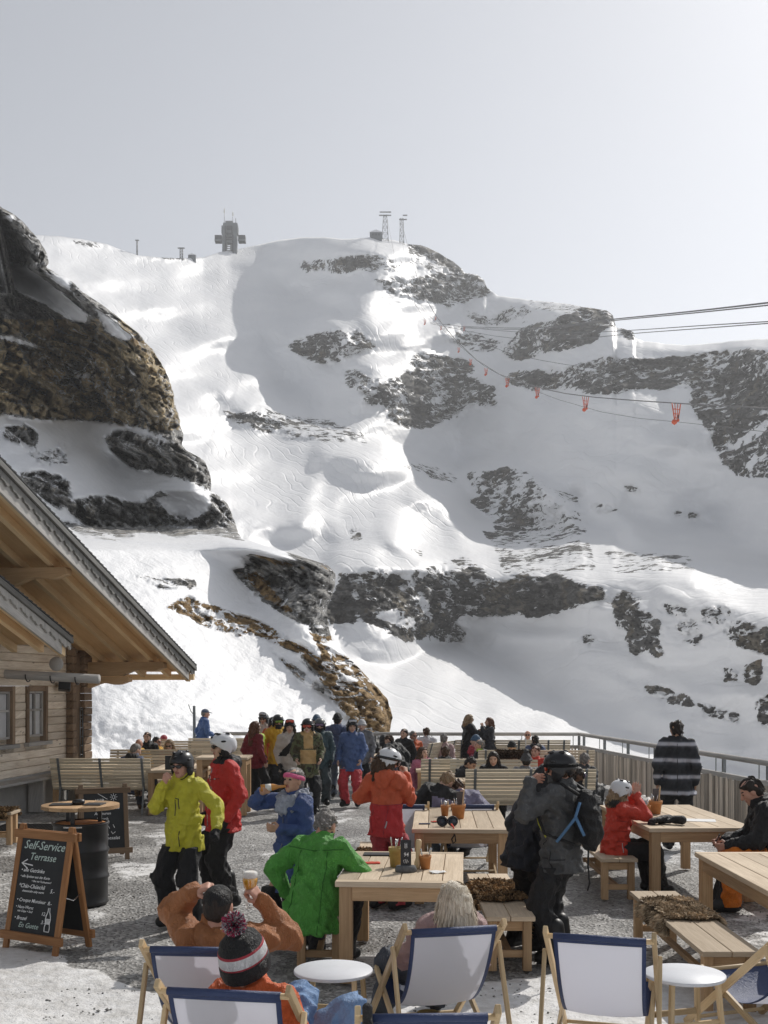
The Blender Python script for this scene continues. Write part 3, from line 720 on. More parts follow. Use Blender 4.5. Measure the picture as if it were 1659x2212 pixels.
def stones():
    """loose gravel lying on the terrace near the camera"""
    rs = np.random.RandomState(3); V = []; Fq = []
    base = np.array([(1, 0, 0), (-1, 0, 0), (0, 1, 0), (0, -1, 0), (0, 0, 1), (0, 0, -1)], float)
    fc = [(0, 2, 4), (2, 1, 4), (1, 3, 4), (3, 0, 4), (2, 0, 5), (1, 2, 5), (3, 1, 5), (0, 3, 5)]
    for i in range(5200):
        Y = 6.5 + 12 * rs.rand() ** 1.6; X = rs.uniform(-.40, .40) * Y * 1.05
        if X > 5.3 or X < -8: continue
        r = rs.uniform(.005, .013) * (1.6 if rs.rand() < .06 else 1)
        q = base * r * rs.uniform(.6, 1.3, (6, 3)); q[:, 2] *= .7
        o = len(V); V += [tuple(p + np.array((X, Y, .004 + r * .2))) for p in q]; Fq += [tuple(a + o for a in f) for f in fc]
    m = plain('loose_stone', (.24, .235, .225), rough=.8, var=.6, scale=9)
    o = mesh_obj('gravel', V, np.array(Fq), m, smooth=False); tag(o, kind='stuff')
stones()
# ================================================================== soft bodies: signed distance fields meshed with surface nets
def surface_nets(D, org, h):
    ins = D < 0
    c = [(i, j, k) for i in (0, 1) for j in (0, 1) for k in (0, 1)]
    nx, ny, nz = D.shape
    sl = lambda A, q: A[q[0]:nx - 1 + q[0], q[1]:ny - 1 + q[1], q[2]:nz - 1 + q[2]]
    cnt = sum(sl(ins, q).astype(np.int8) for q in c)
    act = (cnt > 0) & (cnt < 8)
    ids = np.argwhere(act)
    if len(ids) == 0: return np.zeros((0, 3)), np.zeros((0, 4), int)
    vals = np.stack([D[ids[:, 0] + q[0], ids[:, 1] + q[1], ids[:, 2] + q[2]] for q in c], 1)
    pos = np.zeros((len(ids), 3)); n = np.zeros(len(ids))
    for a in range(8):
        for b in range(a + 1, 8):
            d = np.array(c[b]) - np.array(c[a])
            if np.abs(d).sum() != 1: continue
            va, vb = vals[:, a], vals[:, b]
            m = (va < 0) != (vb < 0)
            t = np.where(m, va / np.where(m, va - vb, 1), 0)
            pos += m[:, None] * (np.array(c[a])[None] + t[:, None] * d[None]); n += m
    pos = (pos / n[:, None] + ids) * h + np.array(org)
    num = -np.ones(act.shape, dtype=np.int64); num[act] = np.arange(len(ids))
    Q = []
    for ax in range(3):
        o = [1, 1, 1]; o[ax] = 0
        A = [slice(None)] * 3; B = [slice(None)] * 3
        A[ax] = slice(0, -1); B[ax] = slice(1, None)
        i0, i1 = ins[tuple(A)], ins[tuple(B)]
        ch = np.argwhere(i0 != i1)
        b1, b2 = [q for q in range(3) if q != ax]
        ok = (ch[:, b1] > 0) & (ch[:, b2] > 0) & (ch[:, b1] < D.shape[b1] - 1) & (ch[:, b2] < D.shape[b2] - 1)
        ch = ch[ok]
        def g(d1, d2):
            q = ch.copy(); q[:, b1] += d1; q[:, b2] += d2
            return num[q[:, 0], q[:, 1], q[:, 2]]
        quad = np.stack([g(-1, -1), g(0, -1), g(0, 0), g(-1, 0)], 1)
        fl = i0[ch[:, 0], ch[:, 1], ch[:, 2]]
        if ax == 1: fl = ~fl
        quad = np.where(fl[:, None], quad, quad[:, ::-1])
        Q.append(quad)
    Q = np.concatenate(Q); Q = Q[(Q >= 0).all(1)]
    return pos, Q

class Sdf:
    def __init__(s): s.p = []
    def cap(s, a, b, ra, rb=None, k=.03): s.p.append(('c', np.array(a, float), np.array(b, float), ra, ra if rb is None else rb, k)); return s
    def chain(s, pts, rs, k=.03):
        for i in range(len(pts) - 1): s.cap(pts[i], pts[i + 1], rs[i], rs[i + 1], k)
        return s
    def ell(s, c, r, R=None, k=.03): s.p.append(('e', np.array(c, float), np.array(r, float), None if R is None else np.array(R), k)); return s
    def sub_ell(s, c, r, R=None, k=.01): s.p.append(('se', np.array(c, float), np.array(r, float), None if R is None else np.array(R), k)); return s
    def cut(s, p, n, k=.004):
        n = np.array(n, float); n /= np.linalg.norm(n); s.p.append(('h', np.array(p, float), n, k)); return s
    def wrinkle(s, amp, wl, seed=0): s.p.append(('w', amp, wl, seed)); return s
    def mesh(s, h):
        lo = np.full(3, 1e9); hi = -lo
        for q in s.p:
            if q[0] == 'c':
                r = max(q[3], q[4]); lo = np.minimum(lo, np.minimum(q[1], q[2]) - r); hi = np.maximum(hi, np.maximum(q[1], q[2]) + r)
            elif q[0] == 'e':
                r = q[2].max() if q[3] is not None else q[2]
                lo = np.minimum(lo, q[1] - r); hi = np.maximum(hi, q[1] + r)
        lo -= 2.5 * h; hi += 2.5 * h
        n = np.maximum(np.ceil((hi - lo) / h).astype(int) + 1, 4)
        ax = [lo[i] + h * np.arange(n[i]) for i in range(3)]
        D = np.full(n, .1)
        def region(c0, c1):
            return [slice(max(0, int((c0[i] - lo[i]) / h)), min(n[i], int((c1[i] - lo[i]) / h) + 2)) for i in range(3)]
        def dell(q, pts):
            d = pts - q[1]
            if q[3] is not None: d = d @ q[3]
            k0 = np.sqrt(((d / q[2]) ** 2).sum(-1)); k1 = np.sqrt(((d / q[2] ** 2) ** 2).sum(-1)) + 1e-9
            return k0 * (k0 - 1) / k1
        for q in s.p:
            if q[0] in 'ce' or q[0] == 'se':
                if q[0] == 'c':
                    r = max(q[3], q[4]) + .07; c0 = np.minimum(q[1], q[2]) - r; c1 = np.maximum(q[1], q[2]) + r
                else:
                    r = (q[2].max() if q[3] is not None else q[2]) + .07; c0 = q[1] - r; c1 = q[1] + r
                S = region(c0, c1)
                if any(t.stop <= t.start for t in S): continue
                pts = np.stack(np.meshgrid(ax[0][S[0]], ax[1][S[1]], ax[2][S[2]], indexing='ij'), -1)
                if q[0] == 'c':
                    ab = q[2] - q[1]; t = np.clip(((pts - q[1]) @ ab) / max(ab @ ab, 1e-9), 0, 1)
                    d = np.linalg.norm(pts - q[1] - t[..., None] * ab, axis=-1) - (q[3] + (q[4] - q[3]) * t)
                else: d = dell(q, pts)
                k = q[-1]; A = D[tuple(S)]
                if q[0] == 'se':
                    d = -d; hh = np.clip(.5 - .5 * (A - d) / k, 0, 1) if k else 0
                    D[tuple(S)] = np.maximum(A, d)
                else:
                    hh = np.clip(.5 + .5 * (A - d) / k, 0, 1); D[tuple(S)] = A + (d - A) * hh - k * hh * (1 - hh)
            elif q[0] == 'h':
                d = (ax[0][:, None, None] - q[1][0]) * q[2][0] + (ax[1][None, :, None] - q[1][1]) * q[2][1] + (ax[2][None, None, :] - q[1][2]) * q[2][2]
                D = np.maximum(D, d)
            elif q[0] == 'w':
                amp, wl, seed = q[1:]
                m = np.abs(D) < 4 * h
                ii = np.argwhere(m); pts = ii * h + lo
                r2 = np.random.RandomState(seed + 5)
                wv = np.zeros(len(pts)); wp = pts.copy()
                for a in range(3):
                    kk = r2.randn(3); wp[:, a] += .035 * np.sin(pts @ kk * 9 + r2.rand() * 6)
                for a in range(6):
                    kk = r2.randn(3) * np.array([1, 1, .8]); kk *= 2 * math.pi / wl / np.linalg.norm(kk) * r2.uniform(.6, 1.5)
                    wv += (1 - np.abs(np.sin(wp @ kk * .5 + r2.rand() * 6)) * 1.6) / 6 * 4.2
                D[m] += -amp * wv
        # keep the grid boundary outside
        for a in range(3):
            sl0 = [slice(None)] * 3; sl0[a] = 0; D[tuple(sl0)] = np.maximum(D[tuple(sl0)], h); sl0[a] = -1; D[tuple(sl0)] = np.maximum(D[tuple(sl0)], h)
        return surface_nets(D, lo, h)
# ================================================================== people
SKIN = {}
def skin_mat(tone):
    if tone not in SKIN:
        col = {'pale': (.56, .36, .27), 'tan': (.46, .27, .18), 'red': (.55, .30, .22), 'dark': (.12, .065, .04)}[tone]
        m = plain('skin_' + tone, col, rough=.5, var=.10, scale=30, spec=.35)
        SKIN[tone] = m
    return SKIN[tone]
M_EYE = plain('eye_dark', (.03, .022, .018), rough=.25, spec=.5)
def hair_mat(name, ca, cb):
    if name in MATS: return MATS[name]
    m, nt, b = new_mat(name)
    c = coord(nt)
    n = noise(nt, 1.0, 4, .6, mapped(nt, c, (95, 95, 9)), .8)
    r = ramp(nt, [(.32, ca), (.68, cb)]); nt.links.new(n, r.inputs[0]); nt.links.new(r.outputs[0], b.inputs['Base Color'])
    b.inputs['Roughness'].default_value = .5; b.inputs['Specular IOR Level'].default_value = .35
    bump(nt, b, n, .7, .012)
    MATS[name] = m; return m
HAIR = {
    'brown': hair_mat('hair_brown', (.028, .015, .008), (.10, .055, .03)), 'dark': hair_mat('hair_dark', (.008, .006, .005), (.035, .024, .018)),
    'grey': hair_mat('hair_grey', (.07, .062, .055), (.30, .28, .26)), 'blond': hair_mat('hair_blond', (.42, .34, .24), (.92, .84, .70)),
    'auburn': hair_mat('hair_auburn', (.05, .018, .009), (.17, .07, .035)), 'darkblond': hair_mat('hair_dark_blond', (.13, .085, .045), (.38, .27, .16)),
}
CACHE = {}
def head_geo(h):
    k = ('head', h)
    if k not in CACHE:
        s = Sdf()
        s.ell((0, -.012, .03), (.076, .094, .086), k=.02).ell((0, .012, -.03), (.062, .078, .078), k=.03)
        s.ell((0, .036, -.075), (.045, .048, .034), k=.025).ell((0, .066, -.095), (.022, .022, .02), k=.02)
        for q in (-1, 1): s.ell((q * .038, .052, -.02), (.026, .027, .03), k=.02)
        s.cap((-.034, .074, .03), (.034, .074, .03), .015, k=.015)
        for q in (-1, 1): s.sub_ell((q * .032, .099, .011), (.017, .017, .011))
        for q in (-1, 1): s.ell((q * .031, .075, .011), (.013, .013, .012), k=.004)
        s.cap((0, .084, .02), (0, .108, -.022), .0105, .0155, k=.012).ell((0, .098, -.027), (.019, .014, .01), k=.008)
        s.cap((-.018, .087, -.053), (.018, .087, -.053), .0075, k=.008).cap((-.014, .086, -.063), (.014, .086, -.063), .008, k=.006)
        for q in (-1, 1): s.ell((q * .077, -.008, -.005), (.011, .024, .033), k=.008)
        s.cap((0, -.018, -.05), (0, -.028, -.115), .054, .056, k=.03)
        V, Q = s.mesh(h)
        c = V[Q].mean(1); m = np.zeros(len(Q), int)
        for q in (-1, 1):
            m[(np.abs(c[:, 0] - q * .032) < .0125) & (np.abs(c[:, 2] - .012) < .0075) & (c[:, 1] > .06)] = 1
            m[(np.abs(c[:, 0] - q * .034) < .022) & (np.abs(c[:, 2] - .037) < .0045) & (c[:, 1] > .06)] = 2
        m[(np.abs(c[:, 0]) < .025) & (np.abs(c[:, 2] + .058) < .0105) & (c[:, 1] > .077)] = 3
        CACHE[k] = (V, Q, m)
    return CACHE[k]
CURL = {'relaxed': (.3, .45, .3), 'grip': (1.0, 1.15, .75), 'flat': (.06, .1, .06), 'half': (.55, .75, .45)}
def hand_geo(curl, h, fat=0.0):
    k = ('hand', curl, h, fat)
    if k not in CACHE:
        s = Sdf(); c = CURL[curl]
        s.cap((0, -.03, 0), (0, .02, 0), .026 + fat, .027 + fat, k=.02)
        for i, (x, L) in enumerate(((.030, .072), (.0105, .080), (-.0105, .075), (-.030, .058))):
            s.cap((x * .55, .015, 0), (x, .088, 0), .0155 + fat, .0125 + fat, k=.012)
            p = np.array((x, .088, 0.)); a = 0.0
            for j, (f, r0, r1) in enumerate(((.45, .0105, .0095), (.31, .0095, .0085), (.26, .0085, .0075))):
                a += c[j] * (1 + .06 * i)
                q = p + L * f * np.array((x * .6 * (1 if curl == 'flat' else .2) / .03 * .3, math.cos(a), -math.sin(a)))
                s.cap(p, q, r0 + fat, r1 + fat, k=.004); p = q
        th = {'relaxed': ((.026, .02, -.006), (.05, .052, -.018), (.052, .085, -.03)), 'flat': ((.026, .02, -.004), (.056, .048, -.01), (.07, .078, -.014)),
              'grip': ((.026, .02, -.008), (.044, .052, -.035), (.018, .075, -.05)), 'half': ((.026, .02, -.008), (.05, .05, -.03), (.036, .078, -.045))}[curl]
        s.cap(th[0], th[1], .0145 + fat, .012 + fat, k=.01).cap(th[1], th[2], .011 + fat, .009 + fat, k=.004)
        if fat: s.cap((0, -.07, 0), (0, 0, 0), .045, .036, k=.02)
        CACHE[k] = s.mesh(h)
    return CACHE[k]
def boot_geo(kind, h):
    k = ('boot', kind, h)
    if k not in CACHE:
        s = Sdf()
        if kind == 'ski':
            s.cap((0, -.01, .10), (0, .03, .32), .066, .074, k=.03).cap((0, -.06, .06), (0, .15, .058), .062, .056, k=.03).cap((0, .09, .08), (0, .05, .2), .05, .06, k=.02)
            for z in (.12, .19, .26): s.cap((-.07, .05, z), (.07, .06, z), .012, k=.006)
        else:
            s.cap((0, -.01, .09), (0, -.01, .22), .05, .055, k=.03).cap((0, -.05, .05), (0, .14, .046), .047, .042, k=.03)
        s.cut((0, 0, .0), (0, 0, -1))
        CACHE[k] = s.mesh(h)
    return CACHE[k]
def hair_geo(kind, h):
    k = ('hair', kind, h)
    if k not in CACHE:
        s = Sdf()
        if kind in ('short', 'crop'):
            t = .0 if kind == 'crop' else .004
            s.ell((0, -.016, .034), (.084 + t, .102 + t, .092 + t), k=.01).ell((0, -.06, -.02), (.07 + t, .055 + t, .06), k=.03)
            s.cut((0, .058, .064), (0, .75, -.6)).cut((0, 0, -.075), (0, 0, -1))
            for q in (-1, 1): s.sub_ell((q * .09, .015, -.03), (.03, .045, .045))
            s.wrinkle(.010 if kind == 'short' else .002, .045, 3)
        elif kind in ('long', 'bob', 'tail'):
            s.ell((0, -.014, .034), (.092, .108, .098), k=.01)
            s.cut((0, .055, .055), (0, .75, -.6))
            e = {'long': -.34, 'bob': -.16, 'tail': -.05}[kind]
            for q in (-1, 1): s.chain([(q * .078, .01, .02), (q * .092, -.01, -.09), (q * .095, -.03, e)], [.03, .036, .03], k=.03)
            s.chain([(0, -.07, 0), (0, -.085, -.12), (0, -.10, e)], [.08, .082, .07], k=.04)
            if kind == 'tail': s.chain([(0, -.12, .03), (0, -.16, -.06), (0, -.14, -.24)], [.04, .035, .018], k=.03)
            s.wrinkle(.006, .045, 9)
        V, Q = s.mesh(h)
        CACHE[k] = (V, Q)
    return CACHE[k]
def gear_geo(kind, h):
    k = ('gear', kind, h)
    if k in CACHE: return CACHE[k]
    s = Sdf()
    if kind == 'helmet':
        s.ell((0, -.012, .042), (.112, .138, .108), k=.01)
        for q in (-1, 1): s.ell((q * .092, -.012, -.025), (.026, .062, .062), k=.02)
        s.ell((0, -.09, -.0), (.085, .055, .06), k=.03)
        s.cut((0, .10, .035), (0, .55, -.83)).cut((0, 0, -.085), (0, 0, -1))
        for q in (-1, 1): s.sub_ell((q * .06, .12, -.03), (.03, .085, .075))
        s.sub_ell((0, .12, -.04), (.07, .10, .085))
    elif kind == 'vents':
        for x, y, z, a in ((.045, .045, .138, .03), (-.045, .045, .138, .03), (.05, -.05, .138, .03), (-.05, -.05, .138, .03), (.105, .01, .065, .03), (-.105, .01, .065, .03), (.0, .10, .105, .02)):
            s.ell((x, y, z), (.012, a, .012), k=.001)
    elif kind == 'pads':
        for q in (-1, 1): s.ell((q * .094, -.008, -.045), (.025, .048, .06), k=.01)
        s.chain([(-.09, .02, -.08), (-.05, .045, -.125), (0, .055, -.135), (.05, .045, -.125), (.09, .02, -.08)], [.007] * 5, k=.002)
    elif kind == 'strap':
        n = 22
        pts = [(.117 * math.sin(t), -.012 + .143 * math.cos(t), .03 + .006 * math.cos(t)) for t in np.linspace(.75, 2 * math.pi - .75, n)]
        s.chain(pts, [.016] * n, k=.004)
    elif kind == 'goggle_frame':
        pts = [(x, .10 - x * x * 5.5, .012 + z) for x, z in [(-.085, 0), (-.075, .032), (-.04, .04), (0, .04), (.04, .04), (.075, .032), (.085, 0), (.075, -.03), (.04, -.036), (0, -.018), (-.04, -.036), (-.075, -.03), (-.085, 0)]]
        s.chain(pts, [.011] * len(pts), k=.004)
    elif kind == 'goggle_lens':
        for x in (-.045, 0, .045): s.ell((x, .102 - x * x * 5.5, .014), (.04, .016, .033 if x else .026), k=.012)
    elif kind == 'sunglasses':
        for q in (-1, 1):
            s.ell((q * .033, .099, .008), (.031, .0075, .021), R=np.array(Matrix.Rotation(-q * .28, 3, 'Z')), k=.003)
            s.chain([(q * .062, .09, .016), (q * .078, .05, .014), (q * .082, -.005, .004)], [.0065, .0065, .006], k=.004)
        s.cap((-.02, .103, .012), (.02, .103, .012), .007, k=.004)
    elif kind == 'beanie':
        s.ell((0, -.014, .045), (.094, .112, .10), k=.01); s.ell((0, -.02, .10), (.06, .07, .06), k=.03)
        n = 20; pts = [(.088 * math.sin(t), -.014 + .106 * math.cos(t), .03 + .012 * math.cos(t)) for t in np.linspace(0, 2 * math.pi, n)]
        s.chain(pts, [.021] * n, k=.012); s.cut((0, 0, .005), (0, 0, -1)); s.wrinkle(.002, .03, 4)
    elif kind == 'pompom':
        s.ell((0, -.03, .175), (.045, .045, .043), k=.01); s.wrinkle(.010, .03, 2)
    elif kind == 'cap':
        s.ell((0, -.014, .04), (.086, .104, .088), k=.01); s.cut((0, 0, .035), (0, .12, -1))
        s.ell((0, .115, .042), (.068, .075, .008), R=np.array(Matrix.Rotation(-.18, 3, 'X')), k=.01)
    elif kind == 'headband':
        n = 22; pts = [(.079 * math.sin(t), -.012 + .094 * math.cos(t), .035 + .02 * math.cos(t)) for t in np.linspace(0, 2 * math.pi, n)]
        s.chain(pts, [.021] * n, k=.015); s.ell((0, -.012, .055), (.07, .085, .05), k=.02); s.wrinkle(.002, .04, 3)
    elif kind == 'hood_up':
        s.ell((0, -.03, .02), (.118, .135, .135), k=.02); s.cap((0, -.06, -.06), (0, -.07, -.15), .10, .12, k=.04)
        s.sub_ell((0, .11, .0), (.075, .10, .095)); s.wrinkle(.005, .09, 5)
    elif kind == 'hood_down':
        n = 14; pts = [(.105 * math.sin(t), -.045 + .085 * math.cos(t), -.155 - .02 * math.cos(t)) for t in np.linspace(.9, 2 * math.pi - .9, n)]
        s.chain(pts, [.035] + [.048] * (n - 2) + [.035], k=.03); s.ell((0, -.14, -.20), (.10, .055, .10), k=.04); s.wrinkle(.006, .08, 7)
    elif kind == 'fur_collar':
        n = 16; pts = [(.115 * math.sin(t), -.045 + .09 * math.cos(t), -.165 - .03 * math.cos(t)) for t in np.linspace(.7, 2 * math.pi - .7, n)]
        s.chain(pts, [.045] * n, k=.02); s.wrinkle(.010, .02, 7)
    elif kind == 'scarf':
        for dz, r in ((-.13, .040), (-.175, .052), (-.215, .050)):
            n = 18; pts = [((.102 + (.03 if dz < -.16 else 0)) * math.sin(t), -.01 + .115 * math.cos(t), dz + .015 * math.sin(2 * t) - .035 * max(0, math.cos(t))) for t in np.linspace(0, 2 * math.pi, n)]
            s.chain(pts, [r] * n, k=.012)
        s.ell((0, .13, -.27), (.085, .05, .07), k=.04); s.wrinkle(.009, .06, 8)
    elif kind == 'neck_gaiter':
        s.cap((0, .02, -.085), (0, -.03, -.17), .075, .08, k=.02); s.wrinkle(.003, .05, 2)
    CACHE[k] = s.mesh(h)
    return CACHE[k]

def mul(M, V):
    M = np.array(M); return V @ M[:3, :3].T + M[:3, 3]
def ik(a, t, l1, l2, pole):
    a, t, pole = Vector(a), Vector(t), Vector(pole); d = t - a; L = min(d.length, (l1 + l2) * .995); L = max(L, abs(l1 - l2) * 1.02 + 1e-4)
    d.normalize(); t = a + d * L
    x = (l1 * l1 - l2 * l2 + L * L) / (2 * L); hh = math.sqrt(max(l1 * l1 - x * x, 0))
    p = pole - d * pole.dot(d)
    if p.length < 1e-4: p = Vector((0, 0, -1)) - d * d.z * -1
    p.normalize(); return a + d * x + p * hh, t

PEOPLE = []
def person(label, u, Y, ht=1.75, yaw=0, sit=None, lean=0, hunch=0, side=0, twist=0, head=(0, 0, 0), la=(.06, .05, -.50), ra=(.06, .05, -.50),
           lpole=(.35, -.8, -.5), rpole=(.35, -.8, -.5), lh='relaxed', rh='relaxed', lpalm=None, rpalm=None, lfing=None, rfing=None, feet=None, knee=None,
           top='jacket_black', topf=None, legs='trousers_black', boot='boot', bootm='boot_black', hem=.20, puff=1.0, flare=.0,
           skin='pale', hair=None, hairc='brown', gear=(), gloves=None, z0=0.0, h=None, X=None, bulk=1.0, pelvis_y=0.0, open_collar=False, legw=1.0, group='people on the terrace'):
    s = ht / 1.75
    X = wx(u, Y) if X is None else X
    root = thing('person', label, 'person', (X, Y, z0), rad(yaw), group)
    far = Y > 15
    if h is None: h = .013 if Y < 9.5 else (.015 if Y < 14 else .020)
    hh = .006 if Y < 13 else .010
    ph = (sit + .095 * s) if sit is not None else .935 * s
    pel = Vector((0, pelvis_y, ph))
    Rt = (Matrix.Rotation(-rad(lean), 3, 'X') @ Matrix.Rotation(rad(side), 3, 'Y') @ Matrix.Rotation(rad(twist), 3, 'Z'))
    Ru = Rt @ Matrix.Rotation(-rad(hunch), 3, 'X')
    T = lambda x, y, z: pel + Rt @ (Vector((x, y, z)) * s)
    waist = T(0, .0, .16); mid = T(0, 0, .28)
    Uu = lambda x, y, z: mid + Ru @ (Vector((x, y, z)) * s)
    chest = Uu(0, .01, .06); neck = Uu(0, -.015, .26)
    Rh = Ru @ Matrix.Rotation(rad(head[0]), 3, 'Z') @ Matrix.Rotation(-rad(head[1]), 3, 'X') @ Matrix.Rotation(rad(head[2]), 3, 'Y')
    hc = neck + Ru @ (Vector((0, .012, .06)) * s) + Rh @ (Vector((0, .018, .085)) * s)
    MH = Matrix.Translation(hc) @ (Rh * s).to_4x4()
    J = {}
    for sd, tgt, pole in ((-1, la, lpole), (1, ra, rpole)):
        sh = Uu(sd * .175 * bulk, -.005, .205)
        t = sh + Ru @ (Vector((sd * tgt[0], tgt[1], tgt[2])) * s)
        el, wr = ik(sh, t, .29 * s, .265 * s, Ru @ Vector((sd * pole[0], pole[1], pole[2])))
        J[sd] = (sh, el, wr)
    G = {}
    for i, sd in enumerate((-1, 1)):
        hip = pel + Rt @ (Vector((sd * .095, 0, -.03)) * s)
        hip = pel + (Vector((sd * .095, 0, -.03)) * s)
        if feet: f = Vector(feet[i])
        elif sit is not None: f = Vector((sd * .13, .48 * s + pelvis_y, 0))
        else: f = Vector((sd * .12, (.03 if sd > 0 else -.03), 0))
        an = f + Vector((0, 0, .10 * s))
        kn, an2 = ik(hip, an, .435 * s, .43 * s, Vector(knee[i]) if knee else Vector((sd * .22, 1, .15)))
        G[sd] = (hip, kn, an2)
    # ---- the body: trunk, limbs, head and hands in one mesh
    b = Sdf()
    RtN = np.array(Rt); RuN = np.array(Ru)
    b.ell(pel, (.12 * s, .085 * s, .11 * s), RtN, .04).ell(waist, (.12 * s, .085 * s, .15 * s), RtN, .05).ell(chest, (.135 * s, .085 * s, .17 * s), RuN, .05)
    b.cap(J[-1][0], J[1][0], .045 * s, k=.05).cap(neck - Ru @ Vector((0, 0, .05)), hc - Rh @ (Vector((0, .02, .05)) * s), .055 * s, .05 * s, .03)
    for sd in (-1, 1):
        sh, el, wr = J[sd]; b.cap(sh, el, .048 * s, .038 * s).cap(el, wr, .038 * s, .026 * s)
        hp, kn, an = G[sd]; b.cap(hp * .9 + pel * .1, kn, .066 * s, .050 * s).cap(kn, an, .052 * s, .036 * s)
    V, Q = b.mesh(.030); Vs, Qs, Ms = [V], [Q], [np.zeros(len(Q), int)]
    o = len(V)
    hv, hq, hm = head_geo(hh); Vs.append(mul(MH, hv)); Qs.append(hq + o); Ms.append(hm); o += len(hv)
    HM = {}
    for sd, cur, pal, fin in ((-1, lh, lpalm, lfing), (1, rh, rpalm, rfing)):
        sh, el, wr = J[sd]
        f = (Ru @ Vector((sd * fin[0], fin[1], fin[2]))).normalized() if fin else (wr - el).normalized()
        pn = Ru @ (Vector((sd * pal[0], pal[1], pal[2])) if pal else Vector((-sd * 1.0, .0, .25)))
        z = -(pn - f * pn.dot(f)).normalized(); x = f.cross(z)
        M = Matrix.Translation(wr + f * .012 * s) @ (Matrix((x, f, z)).transposed() * s).to_4x4()
        HM[sd] = M
        gv, gq = hand_geo(cur, .0055 if Y < 13 else .009)
        if sd > 0: gv = gv * np.array([-1, 1, 1]); gq = gq[:, ::-1]
        Vs.append(mul(M, gv)); Qs.append(gq + o); Ms.append(np.zeros(len(gq), int)); o += len(gv)
    sm = skin_mat(skin)
    lip = plain('lips', (.36, .14, .11), rough=.45)
    browm = HAIR[hairc if hairc not in ('blond',) else 'darkblond']
    mesh_obj('body', np.vstack(Vs), np.vstack(Qs), [sm, M_EYE, browm, lip], root, fm=np.concatenate(Ms))
    # ---- jacket
    p = puff; j = Sdf()
    j.ell(pel + Rt @ Vector((0, 0, .05 * s)), (.178 * s * p * bulk, .138 * s * p, .20 * s), RtN, .05)
    if sit is None:
        j.cap(pel + Rt @ (Vector((-.055, 0, -.05)) * s), pel + Rt @ (Vector((-.085 - flare * .4, 0, -hem - .1)) * s), .135 * s * p, (.146 + flare) * s * p, .09)
        j.cap(pel + Rt @ (Vector((.055, 0, -.05)) * s), pel + Rt @ (Vector((.085 + flare * .4, 0, -hem - .1)) * s), .135 * s * p, (.146 + flare) * s * p, .09)
        j.cap(pel, pel + Rt @ (Vector((0, 0, -hem - .1)) * s), .145 * s * p, (.15 + flare) * s * p, .06)
    else:
        j.cap(pel + Rt @ (Vector((-.06, .0, -.0)) * s), pel + Rt @ (Vector((-.06, .0, -hem)) * s), .155 * s * p, (.158 + flare) * s, .06)
        j.cap(pel + Rt @ (Vector((.06, .0, -.0)) * s), pel + Rt @ (Vector((.06, .0, -hem)) * s), .155 * s * p, (.158 + flare) * s, .06)
    j.ell(waist, (.178 * s * p * bulk, .142 * s * p, .20 * s), RtN, .06).ell(chest, (.182 * s * p * bulk, .138 * s * p, .215 * s), RuN, .06)
    j.cap(J[-1][0] + Ru @ Vector((.03, 0, -.01)) * s, J[1][0] + Ru @ Vector((-.03, 0, -.01)) * s, .074 * s * p, k=.06)
    if not open_collar: j.cap(Uu(0, -.015, .2), Uu(0, 0.0, .34), .098 * s, .083 * s, .05)
    else: j.cap(Uu(0, -.015, .2), Uu(0, -.01, .30), .10 * s, .085 * s, .05)
    j.wrinkle(.012 if p < 1.15 else .015, .12 if p < 1.15 else .15, int(abs(u)) % 97)
    j.cut(pel - Rt @ Vector((0, 0, hem * s)) if sit is None else pel - Vector((0, 0, max(.10, hem * .55) * s)), -(Rt @ Vector((0, 0, 1))) if sit is None else Vector((0, 0, -1)))
    j.cut(Uu(0, .02, .335 if not open_collar else .29), Ru @ Vector((0, -.12 if not open_collar else .3, 1)))
    for sd in (-1, 1):
        sh, el, wr = J[sd]; j.cap(sh, el, .084 * s * p, .070 * s * p, .04).cap(el, wr, .070 * s * p, .052 * s * p, .03)
    j.wrinkle(.008, .085, int(abs(u)) % 83)
    if sit is None: j.cut(pel - Rt @ Vector((0, 0, hem * s)), -(Rt @ Vector((0, 0, 1))))
    V, Q = j.mesh(h)
    tm = [MATS[t] for t in (top if isinstance(top, (list, tuple)) else [top])]
    fm = None
    if topf is not None:
        c = V[Q].mean(1); lc = (c - np.array(pel)) @ np.array(Rt) / s      # torso coordinates, pelvis at the origin
        arm = np.minimum(*[np.linalg.norm(np.cross(c - np.array(J[q][1]), np.array((J[q][2] - J[q][1]).normalized())), axis=1) for q in (-1, 1)])
        fm = topf(lc, arm)
    jo = mesh_obj('jacket', V, Q, tm, root, fm=fm)
    # ---- trousers
    t = Sdf()
    t.ell(pel + Vector((0, 0, -.0)), (.168 * s * bulk, .132 * s, .15 * s) if sit is None else (.15 * s * bulk, .115 * s, .13 * s), None, .04)
    for sd in (-1, 1):
        hp, kn, an = G[sd]; wd = (1.30 if boot == 'ski' else 1.12) * legw
        t.cap(hp, kn, .112 * s * legw, .080 * s * wd, .04).cap(kn, an - Vector((0, 0, .03 * s)), .076 * s * wd, .070 * s * wd, .03)
    t.wrinkle(.010, .10, int(abs(u) * 3) % 89)
    t.cut((0, 0, .055 * s), (0, 0, -1))
    if sit is None: t.cut(pel - Rt @ Vector((0, 0, (hem - .05) * s)), Rt @ Vector((0, 0, 1)))
    V, Q = t.mesh(h if not far else .022)
    mesh_obj('trousers', V, Q, MATS[legs], root)
